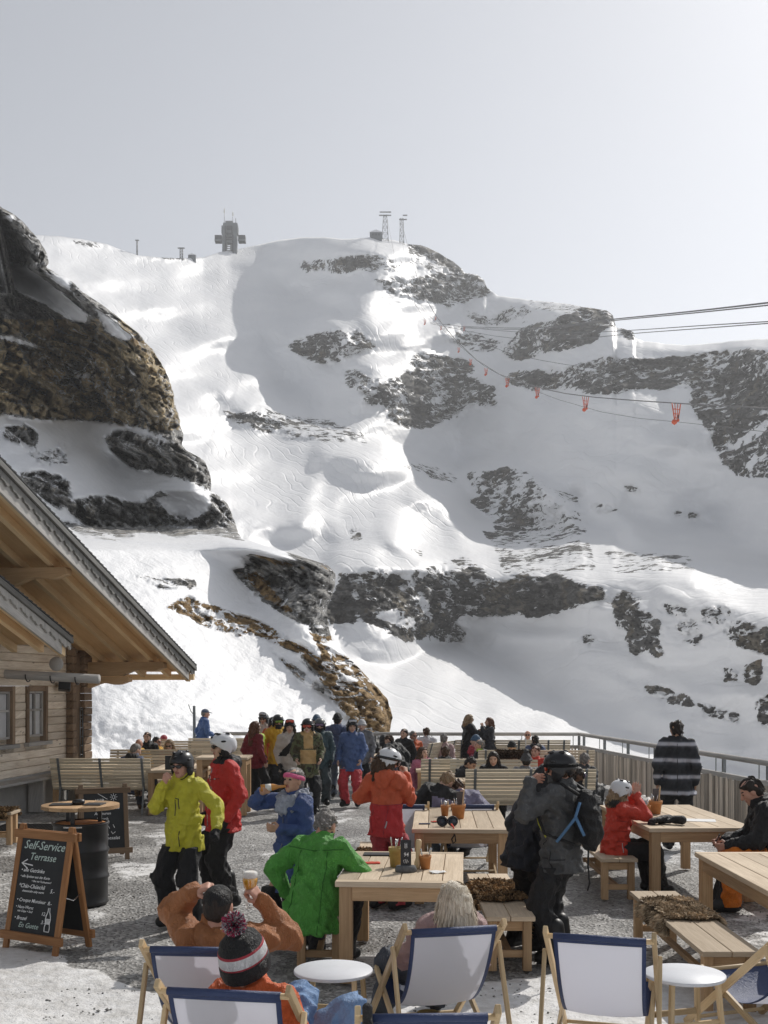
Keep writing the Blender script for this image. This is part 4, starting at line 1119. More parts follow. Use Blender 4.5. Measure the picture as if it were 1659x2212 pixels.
    for sd in (-1, 1):
        hp, kn, an = G[sd]
        fw = Vector((an - hp)); fw.z = 0
        ang = sd * -.22
        M = Matrix.Translation(Vector((an.x, an.y, an.z - .10 * s))) @ Matrix.Rotation(ang, 4, 'Z') @ Matrix.Scale(s, 4)
        bv, bq = boot_geo(boot, .011 if Y < 14 else .016)
        mesh_obj('boot', mul(M, bv), bq, MATS[bootm], root)
    # ---- hair, headgear, gloves
    if hair:
        v, q = hair_geo(hair, .007 if Y < 14 else .011)
        mesh_obj('hair', mul(MH, v), q, HAIR[hairc], root)
    par = {}
    for kind, mname in gear:
        host = root
        gh = .006 if Y < 13 else .010
        if kind in ('pads', 'strap', 'vents') : host = par.get('helmet', root)
        if kind == 'goggle_lens': host = par.get('goggle_frame', root)
        if kind == 'pompom': host = par.get('beanie', root)
        M = MH
        if kind.endswith('_up') and kind.startswith('goggle'):     # goggles pushed up on the helmet
            kind = kind[:-3]; M = MH @ Matrix.Translation((0, .018, .075)) @ Matrix.Rotation(.42, 4, 'X')
            if kind == 'goggle_lens': host = par.get('goggle_frame', root)
        elif kind == 'sunglasses_up': kind = 'sunglasses'; M = MH @ Matrix.Translation((0, -.02, .085)) @ Matrix.Rotation(.5, 4, 'X')
        elif kind in ('hood_down', 'fur_collar', 'scarf', 'neck_gaiter'): M = Matrix.Translation(hc) @ (Ru * s).to_4x4()
        if kind == 'vents':
            if Y > 13: continue
            for (x, y, z, a_) in ((.045, .045, .138, .03), (-.045, .045, .138, .03), (.05, -.05, .138, .03), (-.05, -.05, .138, .03), (.105, .01, .065, .03), (-.105, .01, .065, .03), (0, .10, .105, .02)):
                vk = Sdf(); vk.ell((x, y, z), (.012, a_, .012), k=.001); v, q = vk.mesh(.006)
                mesh_obj('vent', mul(M, v), q, MATS[mname], host)
            continue
        v, q = gear_geo(kind, gh)
        nm = {'goggle_frame': 'goggles', 'goggle_lens': 'lens', 'hood_up': 'hood', 'hood_down': 'hood', 'pads': 'ear_pads', 'strap': 'goggle_strap'}.get(kind, kind)
        og = mesh_obj(nm, mul(M, v), q, MATS[mname], host)
        par[kind] = og
    if gloves:
        for sd, cur in ((-1, lh), (1, rh)):
            if gloves[1] and sd != gloves[1]: continue
            v, q = hand_geo(cur, .0065 if Y < 13 else .010, .0065)
            if sd > 0: v = v * np.array([-1, 1, 1]); q = q[:, ::-1]
            mesh_obj('glove', mul(HM[sd], v), q, MATS[gloves[0]], root)
    W = Matrix.Translation((X, Y, z0)) @ Matrix.Rotation(rad(yaw), 4, 'Z')
    R = dict(root=root, W=W, hand={sd: W @ HM[sd] for sd in HM}, head=W @ MH, MH=MH, torso=(pel, Rt, Ru, Uu, T), s=s, J=J, G=G, jacket=jo, HM=HM)
    PEOPLE.append(R)
    return R
# ================================================================== furniture builders
W_TABLE = wood('table_wood', (.30, .175, .085), (.58, .40, .235))
W_TOP = wood('table_top_wood', (.40, .31, .21), (.68, .56, .42), rough=.7)
W_LARCH = wood('larch_slats', (.54, .45, .32), (.82, .72, .55), rough=.7)
W_DECK = wood('deck_chair_wood', (.46, .33, .18), (.70, .54, .33), rough=.5)
W_SIGN = wood('sign_frame_wood', (.22, .095, .035), (.46, .23, .10))
W_SIGN2 = wood('sign_frame_dark_wood', (.10, .065, .04), (.24, .165, .105))
M_STEEL = plain('galvanised_steel', (.20, .215, .22), rough=.5, metal=.6, var=.2, scale=14)
M_BOARD = plain('chalkboard', (.022, .024, .026), rough=.7, var=.25, scale=6)
M_CHALK = plain('chalk', (.85, .86, .85), rough=.9, var=.2, scale=60)
M_CHALKG = plain('chalk_green', (.50, .60, .55), rough=.9, var=.2, scale=60)
M_BLACK = plain('black_paint', (.018, .018, .019), rough=.38, var=.25, scale=9, spec=.5)
M_TERRA = plain('terracotta', (.50, .22, .08), rough=.7, var=.15, scale=22, bstr=.2)
M_OCHREPOT = plain('ochre_pot', (.42, .29, .10), rough=.65, var=.15, scale=22)
M_METAL = plain('cutlery_steel', (.62, .62, .62), rough=.25, metal=.9)
M_SLATE = plain('slate_black', (.03, .031, .034), rough=.55, var=.2)
M_PAPER = plain('paper_white', (.80, .80, .79), rough=.8, var=.03)
M_NAPKIN = plain('napkin_red', (.55, .06, .03), rough=.8)
M_GREYBOARD = plain('menu_card_grey', (.10, .10, .11), rough=.6, var=.25, scale=30)
M_STONE = plain('stone_grey', (.13, .135, .14), rough=.85, var=.3, scale=40, bstr=.5)
M_WHITETOP = plain('white_table_top', (.70, .72, .76), rough=.45, var=.03)
M_NAVY = fabric('navy_canvas', (.035, .055, .135), var=.08, bstr=.15)
def canvas():
    m, nt, b = new_mat('white_canvas')
    b.inputs['Base Color'].default_value = (.84, .84, .86, 1); b.inputs['Roughness'].default_value = .9
    tr = nt.nodes.new('ShaderNodeBsdfTranslucent'); tr.inputs[0].default_value = (.76, .77, .83, 1)
    mx = nt.nodes.new('ShaderNodeMixShader'); mx.inputs[0].default_value = .5
    out = [n for n in nt.nodes if n.type == 'OUTPUT_MATERIAL'][0]
    nt.links.new(b.outputs[0], mx.inputs[1]); nt.links.new(tr.outputs[0], mx.inputs[2]); nt.links.new(mx.outputs[0], out.inputs[0])
    bump(nt, b, noise(nt, 7, 3, .5, coord(nt)), .25, .02)
    MATS['white_canvas'] = m; return m
M_CANVAS = canvas()

def table(label, x0, y0, w, d, h=.83, yaw=0.0, seed=0, group='wooden terrace tables', leg=.105, planks=6):
    """x0, y0 = front left corner; planks run along the depth with a breadboard at both ends"""
    t = thing('wooden_table', label, 'table', (x0, y0, 0), yaw, group)
    top = MB(); th = .045; bb = .10
    top.box((w / 2, bb / 2, h - th / 2), (w, bb, th)); top.box((w / 2, d - bb / 2, h - th / 2), (w, bb, th))
    pw = w / planks
    for i in range(planks): top.box((pw * (i + .5), d / 2, h - th / 2 - RND.uniform(0, .002)), (pw - .006, d - 2 * bb - .004, th))
    top.build('tabletop', W_TOP, t, .004)
    ap = MB(); ah = .115; i_ = .03
    for y in (i_ + .02, d - i_ - .02): ap.box((w / 2, y, h - th - ah / 2 - .001), (w - 2 * i_ - 2 * leg, .03, ah))
    for x in (i_ + .02, w - i_ - .02): ap.box((x, d / 2, h - th - ah / 2 - .001), (.03, d - 2 * i_ - 2 * leg, ah))
    ap.build('apron', W_TABLE, t, .003)
    for x in (i_ + leg / 2, w - i_ - leg / 2):
        for y in (i_ + leg / 2, d - i_ - leg / 2):
            l = MB(); l.box((0, 0, (h - th) / 2), (leg, leg, h - th - .002)); l.build('leg', W_TABLE, t, .005, loc=(x, y, 0))
    return t
def bench(label, x0, y0, w, d, h=.47, yaw=0.0, group='backless wooden benches', leg=.085, stretcher=True):
    t = thing('wooden_bench', label, 'bench', (x0, y0, 0), yaw, group)
    s = MB(); n = 2; th = .04
    for i in range(n): s.box((w * (i + .5) / n, d / 2, h - th / 2), (w / n - .006, d, th))
    s.build('seat', W_TOP, t, .004)
    for y in (.05 + leg / 2, d - .05 - leg / 2):
        for x in (.02 + leg / 2, w - .02 - leg / 2):
            l = MB(); l.box((0, 0, (h - th) / 2), (leg * .85, leg, h - th - .002)); l.build('leg', W_TABLE, t, .004, loc=(x, y, 0))
    a = MB()
    for y in (.05 + leg / 2, d - .05 - leg / 2):
        a.box((w / 2, y, h - th - .055), (w - .04 - 2 * leg + .02, .035, .08)); a.box((w / 2, y, .14), (w - .04 - 2 * leg + .02, .035, .06))
    if stretcher: a.box((w / 2, d / 2, .14), (.05, d - .1 - 2 * leg + .1, .045))
    a.build('stretcher', W_TABLE, t, .003)
    return t
BENCH_PROTO = {}
def slat_bench(label, x, y, yaw, L=1.9, group='slatted bench seats with backs', brackets=3):
    """centre of the seat's back foot line; yaw 0: the sitter looks away from the camera (+Y)"""
    t = thing('slatted_bench', label, 'bench', (x, y, 0), yaw, group)
    # profile (forward, up): rounded from the front of the seat to the top of the back
    prof = [(.54, .40), (.52, .455), (.45, .475), (.38, .465), (.31, .455), (.24, .448), (.17, .45), (.11, .475), (.075, .525), (.055, .585), (.038, .645), (.02, .705), (.002, .765), (-.016, .825), (-.034, .885), (-.052, .945), (-.07, 1.005), (-.085, 1.06)]
    def slats(rng):
        m = MB()
        for i in rng:
            a, b = Vector((0, *prof[i])), Vector((0, *prof[i + 1])); d = (b - a)
            c = (a + b) / 2; n = Vector((0, -d.z, d.y)).normalized()
            m.obox(c + n * RND.uniform(-.001, .001), (L / 2, 0, 0), d * .40, n * .011)
        return m
    slats(range(0, 7)).build('seat', W_LARCH, t, .003)
    slats(range(7, len(prof) - 1)).build('backrest', W_LARCH, t, .003)
    for k in range(brackets):
        bx = -L / 2 + .16 + (L - .32) * k / (brackets - 1)
        f = MB(); w = .022
        pts = [Vector((bx, p[0], p[1])) for p in prof]
        for i in range(len(pts) - 1):
            d = pts[i + 1] - pts[i]; n = Vector((0, -d.z, d.y)).normalized()
            f.obox((pts[i] + pts[i + 1]) / 2 - n * -.020, (w, 0, 0), d * .53, n * .006)
        def legc(q):
            for i in range(len(q) - 1): f.beam((bx, *q[i]), (bx, *q[i + 1]), .03, .016, up=(0, 1, 0))
        legc([(.05, .52), (.0, .25), (-.06, .0)]); legc([(.45, .44), (.42, .3), (.46, .12), (.56, .0)]); legc([(.0, .2), (.2, .26), (.42, .2)])
        f.build('bracket', M_STEEL, t)
    return t

def deck_chair(label, x, y, yaw, w=.64, group='deck chairs with navy and white canvas', sag=0.0, white=True):
    """(x, y) below the top bar; yaw 0: the sitter looks away from the camera"""
    t = thing('deck_chair', label, 'deck chair', (x, y, 0), yaw, group)
    fr = MB(); hw = w / 2
    for q in (-1, 1): fr.beam((q * hw, -.03, .93), (q * hw, 1.06, .02), .028, .05, up=(0, .6, .8))
    fr.tube([(-hw, .0, .885), (hw, .0, .885)], .017, 10); fr.tube([(-hw, 1.0, .07), (hw, 1.0, .07)], .014, 8)
    fr.build('back_frame', W_DECK, t, .004)
    f2 = MB(); h2 = hw - .032
    for q in (-1, 1): f2.beam((q * h2, .93, .44), (q * h2, -.06, .02), .026, .046, up=(0, -.4, .9))
    f2.tube([(-h2, .90, .425), (h2, .90, .425)], .017, 10); f2.tube([(-h2, .02, .06), (h2, .02, .06)], .014, 8)
    f2.build('seat_frame', W_DECK, t, .004)
    h3 = hw + .03
    for q in (-1, 1):
        f3 = MB(); f3.beam((q * h3, .18, .76), (q * h3, -.16, .01), .024, .042, up=(0, .8, -.3)); f3.build('support_strut', W_DECK, t, .004)
    # canvas
    n = 44; m = 22; cw = hw - .045
    pts = []
    for i in range(n + 1):
        a = i / n
        p0 = Vector((0, .0, .885)); p3 = Vector((0, .90, .43)); p1 = Vector((0, .16, .34 - sag)); p2 = Vector((0, .62, .12 - sag))
        q = p0 * (1 - a) ** 3 + p1 * 3 * a * (1 - a) ** 2 + p2 * 3 * a * a * (1 - a) + p3 * a ** 3
        pts.append(q)
    V = []; Fq = []; mi = []
    for i in range(n + 1):
        for k in range(m + 1):
            xx = (k / m * 2 - 1); narrow = 1 - .05 * math.sin(math.pi * i / n)
            V.append((xx * cw * narrow, pts[i].y - .012 * (1 - xx * xx) * math.sin(math.pi * i / n), pts[i].z - .02 * (1 - xx * xx) * math.sin(math.pi * i / n)))
    for i in range(n):
        for k in range(m):
            Fq.append((i * (m + 1) + k, i * (m + 1) + k + 1, (i + 1) * (m + 1) + k + 1, (i + 1) * (m + 1) + k))
            mi.append(0 if (i < 1 or k == 0 or k == m - 1 or i > 23 or not white) else 1)
    c = mesh_obj('canvas', V, Fq, [M_NAVY, M_CANVAS], t, fm=mi)
    so_ = c.modifiers.new('thickness', 'SOLIDIFY'); so_.thickness = .003
    hm = MB(); hm.tube([(-cw, .0, .885), (cw, .0, .885)], .021, 12); hm.build('canvas_hem', M_NAVY, t)
    return t

def round_table(label, x, y, r=.265, h=.50, yaw=0.0):
    t = thing('round_side_table', label, 'side table', (x, y, 0), yaw, 'low round side tables')
    a = MB(); a.lathe([(0, h - .022), (r - .004, h - .022), (r, h - .018), (r, h - .004), (r - .004, h), (0, h)], 48); a.build('tabletop', M_WHITETOP, t)
    for i, (p, q) in enumerate((((-.17, -.12), (-.20, -.15)), ((.17, -.12), (.20, -.15)), ((-.17, .12), (-.20, .15)), ((.17, .12), (.20, .15)))):
        l = MB(); l.beam((p[0], p[1], h - .025), (q[0], q[1], 0), .03, .035, up=(0, 1, 0)); l.build('leg', W_DECK, t, .003)
    s = MB(); s.beam((-.18, -.135, .2), (.18, -.135, .2), .02, .04); s.beam((-.18, .135, .2), (.18, .135, .2), .02, .04)
    s.build('stretcher', W_DECK, t, .003)
    return t

def sheepskin(label, c, size, rz=0.0, drop=.14, seed=1, ca=(.05, .03, .018), cb=(.33, .225, .13), n=5200, L=.05, over=.05, drops=(1, 1)):
    """a shaggy hide over a seat: backing with tufts of fleece; c = centre on the seat"""
    nm = 'fleece_' + str(seed)
    m, nt, b = new_mat(nm)
    at = nt.nodes.new('ShaderNodeAttribute'); at.attribute_name = 'tone'
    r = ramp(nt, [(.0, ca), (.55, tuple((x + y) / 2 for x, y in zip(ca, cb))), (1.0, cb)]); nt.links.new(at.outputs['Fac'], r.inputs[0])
    nt.links.new(r.outputs[0], b.inputs['Base Color']); b.inputs['Roughness'].default_value = .85; b.inputs['Specular IOR Level'].default_value = .15
    rs = np.random.RandomState(seed)
    t = thing('sheepskin', label, 'sheepskin', c, rz, 'sheepskins laid on the benches')
    w, d = size; hw = w / 2
    def surf(x, y):
        """flat on the seat, hanging over its two long sides; x across the bench"""
        ax = abs(x); k = 1 if x > 0 else -1
        if ax <= hw: return Vector((x, y, .012)), Vector((0, 0, 1))
        e = ax - hw
        return Vector((k * (hw + .02), y, .012 - e)), Vector((k, 0, .15))
    xs = np.linspace(-hw - drop * drops[0], hw + drop * drops[1], 22); ys = np.linspace(-d / 2, d / 2, 26)
    V = []; 
    for y in ys:
        for x in xs:
            p, _ = surf(x, y * (1 + .06 * math.sin(x * 17 + seed)))
            V.append((p.x, p.y, p.z + .012 * math.sin(x * 23 + y * 11 + seed)))
    Fq = [(i * 22 + k, i * 22 + k + 1, (i + 1) * 22 + k + 1, (i + 1) * 22 + k) for i in range(25) for k in range(21)]
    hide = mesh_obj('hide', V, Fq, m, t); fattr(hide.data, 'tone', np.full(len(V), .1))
    vs = []; fs = []; tn = []
    for i in range(n):
        x = rs.uniform(xs[0] - .01, xs[-1] + .01); y = rs.uniform(-d / 2 - .015, d / 2 + .015)
        y *= 1 + .06 * math.sin(x * 17 + seed)
        p, nn = surf(x, y)
        cl = fbm(np.array([x * 14 + seed]), np.array([y * 14]), 2, seed)[0]
        ll = L * rs.uniform(.6, 1.3)
        dr = Vector((rs.uniform(-.7, .7) + (.5 if x > 0 else -.5) * (abs(x) / hw), rs.uniform(-.9, .6), 0)) + nn * rs.uniform(.35, .9) + Vector((0, 0, -.25 if abs(x) > hw else 0))
        dr.normalize(); sd_ = dr.cross(Vector((rs.randn(), rs.randn(), rs.randn()))).normalized() * rs.uniform(.005, .010)
        mid = p + dr * ll * .55 + nn * .006; tip = p + dr * ll + Vector((rs.uniform(-.01, .01), rs.uniform(-.01, .01), -.012))
        o = len(vs); vs += [p - sd_ * .7, p + sd_ * .7, mid - sd_, mid + sd_, tip]; fs += [(o, o + 1, o + 3, o + 2), (o + 2, o + 3, o + 4)]
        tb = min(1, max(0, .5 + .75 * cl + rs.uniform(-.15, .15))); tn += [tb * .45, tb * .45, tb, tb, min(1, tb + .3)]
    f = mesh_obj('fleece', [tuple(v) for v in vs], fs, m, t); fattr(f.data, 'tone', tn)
    return t

# ---- things on the tables
def cutlery_pot(label, loc, r=.075, h=.15, mat_=None, n=7, name='cutlery_pot', card=False, seed=0, tall=.1):
    rs = random.Random(seed + 3)
    t = thing(name, label, 'cutlery pot', loc, 0, 'cutlery pots on the tables')
    p = MB(); p.lathe([(0, .004), (r * .78, 0), (r * .97, h * .78), (r * 1.04, h * .78), (r * 1.06, h), (r * .98, h), (r * .9, h * .7), (0, h * .68)], 24); p.build('pot', mat_ or M_TERRA, t)
    for i in range(n):
        c = MB(); a = rs.uniform(0, 6.28); q = rs.uniform(.1, .7) * r; b_ = Vector((math.cos(a) * q, math.sin(a) * q, h * .68)); tip = b_ + Vector((math.cos(a) * .03, math.sin(a) * .03, tall * rs.uniform(.8, 1.3)))
        c.tube([b_, (b_ + tip) / 2, tip - (tip - b_) * .15, tip], [.004, .0045, .008, .005], 6); c.build('cutlery', M_METAL, t)
    if card:
        c = MB(); c.box((.02, .03, h + .06), (.075, .004, .17), R=Matrix.Rotation(.12, 3, 'X')); c.build('menu_card', M_GREYBOARD, t)
        c = MB(); c.box((.06, .0, h + .07), (.014, .014, .2), R=Matrix.Rotation(.1, 3, 'Y')); c.build('pepper_mill', W_DECK, t)
    return t
def glove_pair(label, loc, rz=0.0, s=1.15):
    t = thing('gloves', label, 'gloves', loc, rz)
    V, Q = hand_geo('relaxed', .0065, .009)
    for k, (dx, a, fl) in enumerate(((-.07, .5, 1), (.06, -.35, -1))):
        v = V * np.array([fl, 1, 1]); q = Q if fl > 0 else Q[:, ::-1]
        M = Matrix.Translation((dx, 0, .055)) @ Matrix.Rotation(a + math.pi / 2, 4, 'Z') @ Matrix.Rotation(.12, 4, 'Y') @ Matrix.Scale(s, 4)
        mesh_obj('glove', mul(M, v), q, MATS['glove_black'], t)
    return t
def lettering(lines, parent, M, mat_, name='lettering'):
    """lines: (text, x, y, size, shear); M maps the board's plane (x right, y up, z out) into the parent"""
    for (txt, x, y, size, sh) in lines:
        Vs, Fs = [], []; o = 0
        cu = bpy.data.curves.new('t', 'FONT'); cu.body = txt; cu.size = size; cu.shear = sh; cu.extrude = .0006; cu.resolution_u = 2
        cu.offset = size * .002
        ob = bpy.data.objects.new('t', cu); COL.objects.link(ob)
        me = bpy.data.meshes.new_from_object(ob)
        for v in me.vertices: Vs.append(M @ (Vector((x, y, .0)) + Vector((v.co.x, v.co.y + .012 * size * math.sin(v.co.x * 40 + y * 7), v.co.z))))
        Fs += [[i + o for i in p.vertices] for p in me.polygons]; o = len(Vs)
        bpy.data.objects.remove(ob); bpy.data.meshes.remove(me); bpy.data.curves.remove(cu)
        mesh_obj(name, [tuple(v) for v in Vs], Fs, mat_, parent, smooth=False)
def strokes(polys, parent, M, mat_, r=.004, name='chalk_drawing'):
    m = MB()
    for pl in polys: m.tube([M @ Vector((p[0], p[1], .001)) for p in pl], r, 5)
    return m.build(name, mat_, parent)

def sign(label, x, y, yaw, w=.62, h=1.12, lean=.24, wm=None, writing=None, spread=.55):
    """A-board: (x, y) middle of the front feet; yaw 0 faces the camera"""
    wm = wm or W_SIGN
    t = thing('chalkboard_sign', label, 'sign', (x, y, 0), yaw, 'A-frame chalkboard signs')
    for side in (0, 1):
        sgn = 1 if side == 0 else -1
        fr = MB(); y0 = 0 if side == 0 else spread; yt = spread / 2
        def P(px, pz, out=0.0):
            f = pz / h; yy = y0 + (yt - y0) * f
            n = Vector((0, -sgn * h, -(yt - y0) * sgn * sgn * 1.0)).normalized() if side == 0 else Vector((0, h, -(yt - y0) * -1)).normalized()
            return Vector((px, yy, pz)) + n * out
        for q in (-1, 1):
            a, b_ = P(q * w / 2, 0), P(q * w / 2, h)
            fr.beam(a, b_, .062, .032, up=(0, 1, .2))
        for pz in (.13, h - .085):
            a, b_ = P(-w / 2 - .075, pz, .012), P(w / 2 + .075, pz, .012)
            fr.beam(a, b_, .034, .075)
        fr.build('frame', wm, t, .004)
        bd = MB(); c = [P(-w / 2 + .02, .15), P(w / 2 - .02, .15), P(w / 2 - .02, h - .1), P(-w / 2 + .02, h - .1)]
        nn = (c[1] - c[0]).cross(c[3] - c[0]).normalized() * .008
        bd.prism(c, nn); bo = bd.build('board', M_BOARD, t)
        if side == 0 and writing:
            ux = (c[1] - c[0]).normalized(); uy = (c[3] - c[0]).normalized(); uz = ux.cross(uy)
            M = Matrix((ux, uy, uz)).transposed().to_4x4(); M.translation = c[0] + uz * .0095
            writing(bo, M @ Matrix.Scale(.93, 4), w - .04, (c[3] - c[0]).length / .93)
    ch = MB(); ch.tube([(w / 2, .12, .5), (w / 2 + .01, spread / 2, .46), (w / 2, spread - .12, .5)], .006, 6); ch.build('chain', M_METAL, t)
    return t
# ================================================================== chalet, fence, lifts
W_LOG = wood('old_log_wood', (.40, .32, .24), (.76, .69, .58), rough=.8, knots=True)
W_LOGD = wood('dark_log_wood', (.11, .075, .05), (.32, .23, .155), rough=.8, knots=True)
W_RAFT = wood('rafter_wood', (.66, .47, .26), (.86, .68, .43), rough=.65)
W_SOFF = wood('soffit_wood', (.54, .36, .19), (.74, .53, .30), rough=.7)
W_BEAM = wood('beam_wood', (.42, .27, .145), (.66, .47, .28), rough=.65)
W_GREY = wood('weathered_grey_wood', (.24, .235, .225), (.52, .50, .47), rough=.85)
W_GREYD = wood('dark_weathered_wood', (.10, .10, .097), (.27, .265, .25), rough=.85)
W_FENCE = wood('fence_plank_wood', (.36, .31, .25), (.72, .65, .56), rough=.85)
M_ROOF = plain('slate_roof', (.035, .036, .038), rough=.6, var=.3, scale=8, bstr=.3)
M_CONC = plain('concrete', (.36, .355, .34), rough=.85, var=.12, scale=5, bstr=.25, bscale=30)
M_GLASS = plain('window_glass', (.03, .035, .04), rough=.04, spec=.9, var=0)
M_CURT = fabric('curtain_white', (.66, .67, .68), var=.06, bstr=.5)
M_STONEF = plain('foundation_white', (.55, .55, .53), rough=.85, var=.1, scale=4)

CA, CB = Vector((.1353, .9908, 0)), Vector((.9908, -.1353, 0))
C0 = Vector((-6.95, 19.7, 0))
def cw(a, b, z): return C0 + CA * a + CB * b + Vector((0, 0, z))
def build_chalet():
    t = thing('chalet', 'weathered log chalet with wide carved overhanging roof beside the terrace', 'chalet', C0, 0)
    L = lambda a, b, z: CA * a + CB * b + Vector((0, 0, z))
    A1 = 3.78                                                   # far corner of the wall
    # plinth
    m = MB(); m.prism([L(-9, -.12, -.1), L(A1 - .1, -.12, -.1), L(A1 - .1, -.12, .70), L(-9, -.12, .70)], CB * .12); m.prism([L(-9, -5, -.1), L(A1 - .1, -5, -.1), L(A1 - .1, -5, .7), L(-9, -5, .7)], CB * .1)
    m.prism([L(A1 - .22, -5, -.1), L(A1 - .1, -5, -.1), L(A1 - .1, -5, .7), L(A1 - .22, -5, .7)], CB * 4.88)
    m.build('plinth', M_CONC, t)
    # log wall with openings for the two windows
    w = MB(); z = .70; lh = .155; wins = [(-.55, .42), (1.10, 1.80)]; zs0, zs1 = 1.42, 2.30
    k = 0
    while z < 4.9:
        z1 = z + lh - .006
        spans = [(-9.0, A1 - .35)]
        if z1 > zs0 - .12 and z < zs1 + .1:
            spans = []; cur = -9.0
            for (a, b_) in wins: spans.append((cur, a - .10)); cur = b_ + .10
            spans.append((cur, A1 - .35))
        zm = min(4.9, 2.62 + 3)
        for (a, b_) in spans:
            if b_ - a > .05:
                w.prism([L(a, -.13 + RND.uniform(-.004, .004), z), L(b_, -.13, z), L(b_, -.13, z1), L(a, -.13, z1)], CB * (.13 + RND.uniform(-.006, .006)))
        z += lh; k += 1
    w.build('log_wall', W_LOG, t, .012)
    # gable wall facing the slope behind the corner, corner posts
    w2 = MB(); z = .70
    while z < 3.0:
        w2.prism([L(A1 - .14, -5, z), L(A1 - .14, -.2, z), L(A1 - .14, -.2, z + lh - .006), L(A1 - .14, -5, z + lh - .006)], CA * .13); z += lh
    w2.build('end_wall', W_LOG, t, .012)
    c = MB(); c2 = MB(); z = .70
    while z < 3.15:
        c.prism([L(A1 - .36, -.06, z), L(A1 + .04, -.06, z), L(A1 + .04, -.06, z + lh - .008), L(A1 - .36, -.06, z + lh - .008)], CB * (.20 + RND.uniform(-.01, .01)))
        c2.prism([L(A1 - .98, .0, z), L(A1 - .82, .0, z), L(A1 - .82, .0, z + lh - .008), L(A1 - .98, .0, z + lh - .008)], CB * (.16 + RND.uniform(-.01, .01)))
        z += lh
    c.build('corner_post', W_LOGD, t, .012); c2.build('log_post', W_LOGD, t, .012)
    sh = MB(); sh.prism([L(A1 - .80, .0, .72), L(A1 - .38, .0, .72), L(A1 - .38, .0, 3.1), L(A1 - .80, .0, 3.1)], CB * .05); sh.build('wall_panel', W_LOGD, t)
    gt = MB()
    for q in (.2, .42): gt.tube([L(A1 - .62 + q * .6, .10, .9), L(A1 - .62 + q * .6, .10, 1.95)], .012, 6)
    for q in range(6): gt.tube([L(A1 - .5, .10, .95 + .19 * q), L(A1 - .36, .10, .95 + .19 * q)], .008, 6)
    gt.build('trellis', M_STEEL, t)
    # windows
    for (a, b_) in wins:
        f = MB(); fw = .10
        for (p, q) in ((a - .10, a), (b_, b_ + .10)): f.prism([L(p, -.10, zs0 - .1), L(q, -.10, zs0 - .1), L(q, -.10, zs1 + .1), L(p, -.10, zs1 + .1)], CB * .135)
        f.prism([L(a, -.10, zs1), L(b_, -.10, zs1), L(b_, -.10, zs1 + .1), L(a, -.10, zs1 + .1)], CB * .125)
        win = f.build('window', W_LOGD, t, .006)
        g = MB(); g.prism([L(a, -.085, zs0), L(b_, -.085, zs0), L(b_, -.085, zs1), L(a, -.085, zs1)], CB * .01); g.build('pane', M_GLASS, win)
        mu = MB(); mid = (a + b_) / 2
        for q in (a + .02, mid, b_ - .02): mu.prism([L(q - .022, -.07, zs0), L(q + .022, -.07, zs0), L(q + .022, -.07, zs1), L(q - .022, -.07, zs1)], CB * .045)
        for zz in (zs0 + .02, (zs0 + zs1) / 2 + .08, zs1 - .02): mu.prism([L(a + .043, -.068, zz - .02), L(b_ - .043, -.068, zz - .02), L(b_ - .043, -.068, zz + .02), L(a + .043, -.068, zz + .02)], CB * .04)
        mu.build('frame', W_GREY, win)
        cu = MB()
        for (p, q) in ((a + .05, a + .05 + (b_ - a) * .38), (b_ - .05 - (b_ - a) * .38, b_ - .05)):
            n = 10
            for i in range(n):
                p0 = p + (q - p) * i / n; p1 = p + (q - p) * (i + 1) / n; d0 = .006 * (i % 2); d1 = .006 * ((i + 1) % 2)
                cu.prism([L(p0, -.0735 + d0, zs0 + .03), L(p1, -.0735 + d1, zs0 + .03), L(p1, -.0735 + d1, zs1 - .05), L(p0, -.0735 + d0, zs1 - .05)], CB * .001)
        cu.build('curtain', M_CURT, win)
        si = MB(); si.prism([L(a - .16, -.10, zs0 - .17), L(b_ + .16, -.10, zs0 - .17), L(b_ + .16, -.10, zs0 - .1), L(a - .16, -.10, zs0 - .1)], CB * .20); si.build('sill', W_GREY, win, .006)
    # bench board along the wall
    bb = MB(); bb.prism([L(-6, .02, .62), L(2.9, .02, .62), L(2.9, .02, .67), L(-6, .02, .67)], CB * .40)
    for a in (-5, -3, -1, 1, 2.7): bb.prism([L(a, .05, 0), L(a + .1, .05, 0), L(a + .1, .05, .615), L(a, .05, .615)], CB * .3)
    bb.build('wall_bench', W_GREY, t, .006)
    # main roof: falls along +a with slope S; its verge (barge boards) looks at the terrace
    S = .306; ang = math.atan(S); zr = lambda a: 2.68 + (4.85 - a) * S     # underside edge height on the verge
    def roof(name, a0, a1, b0, b1, z_at_a1, nraft, thick, par, boards=True, face=W_GREY):
        zf = lambda a: z_at_a1 + (a1 - a) * S
        sl = MB(); sl.prism([L(a0, b0, zf(a0) + .02), L(a1, b0, zf(a1) + .02), L(a1, b0, zf(a1) + .055), L(a0, b0, zf(a0) + .055)], CB * (b1 - b0 - .03))
        sl.build('soffit', W_SOFF, par)
        cov = MB(); cov.prism([L(a0, b0, zf(a0) + .058), L(a1 + .05, b0, zf(a1 + .05) + .058), L(a1 + .05, b0, zf(a1 + .05) + .16), L(a0, b0, zf(a0) + .16)], CB * (b1 - b0 + .02))
        rc = cov.build('roof', M_ROOF, par)
        tl = MB(); n = int((a1 - a0) / .16)
        for i in range(n):
            a = a0 + (a1 - a0) * i / n
            tl.prism([L(a, b0, zf(a) + .163), L(a + .2, b0, zf(a + .2) + .163), L(a + .2, b0, zf(a + .2) + .20), L(a, b0, zf(a) + .175)], CB * (b1 - b0 + .035))
        tl.build('roof_tiles', M_ROOF, rc)
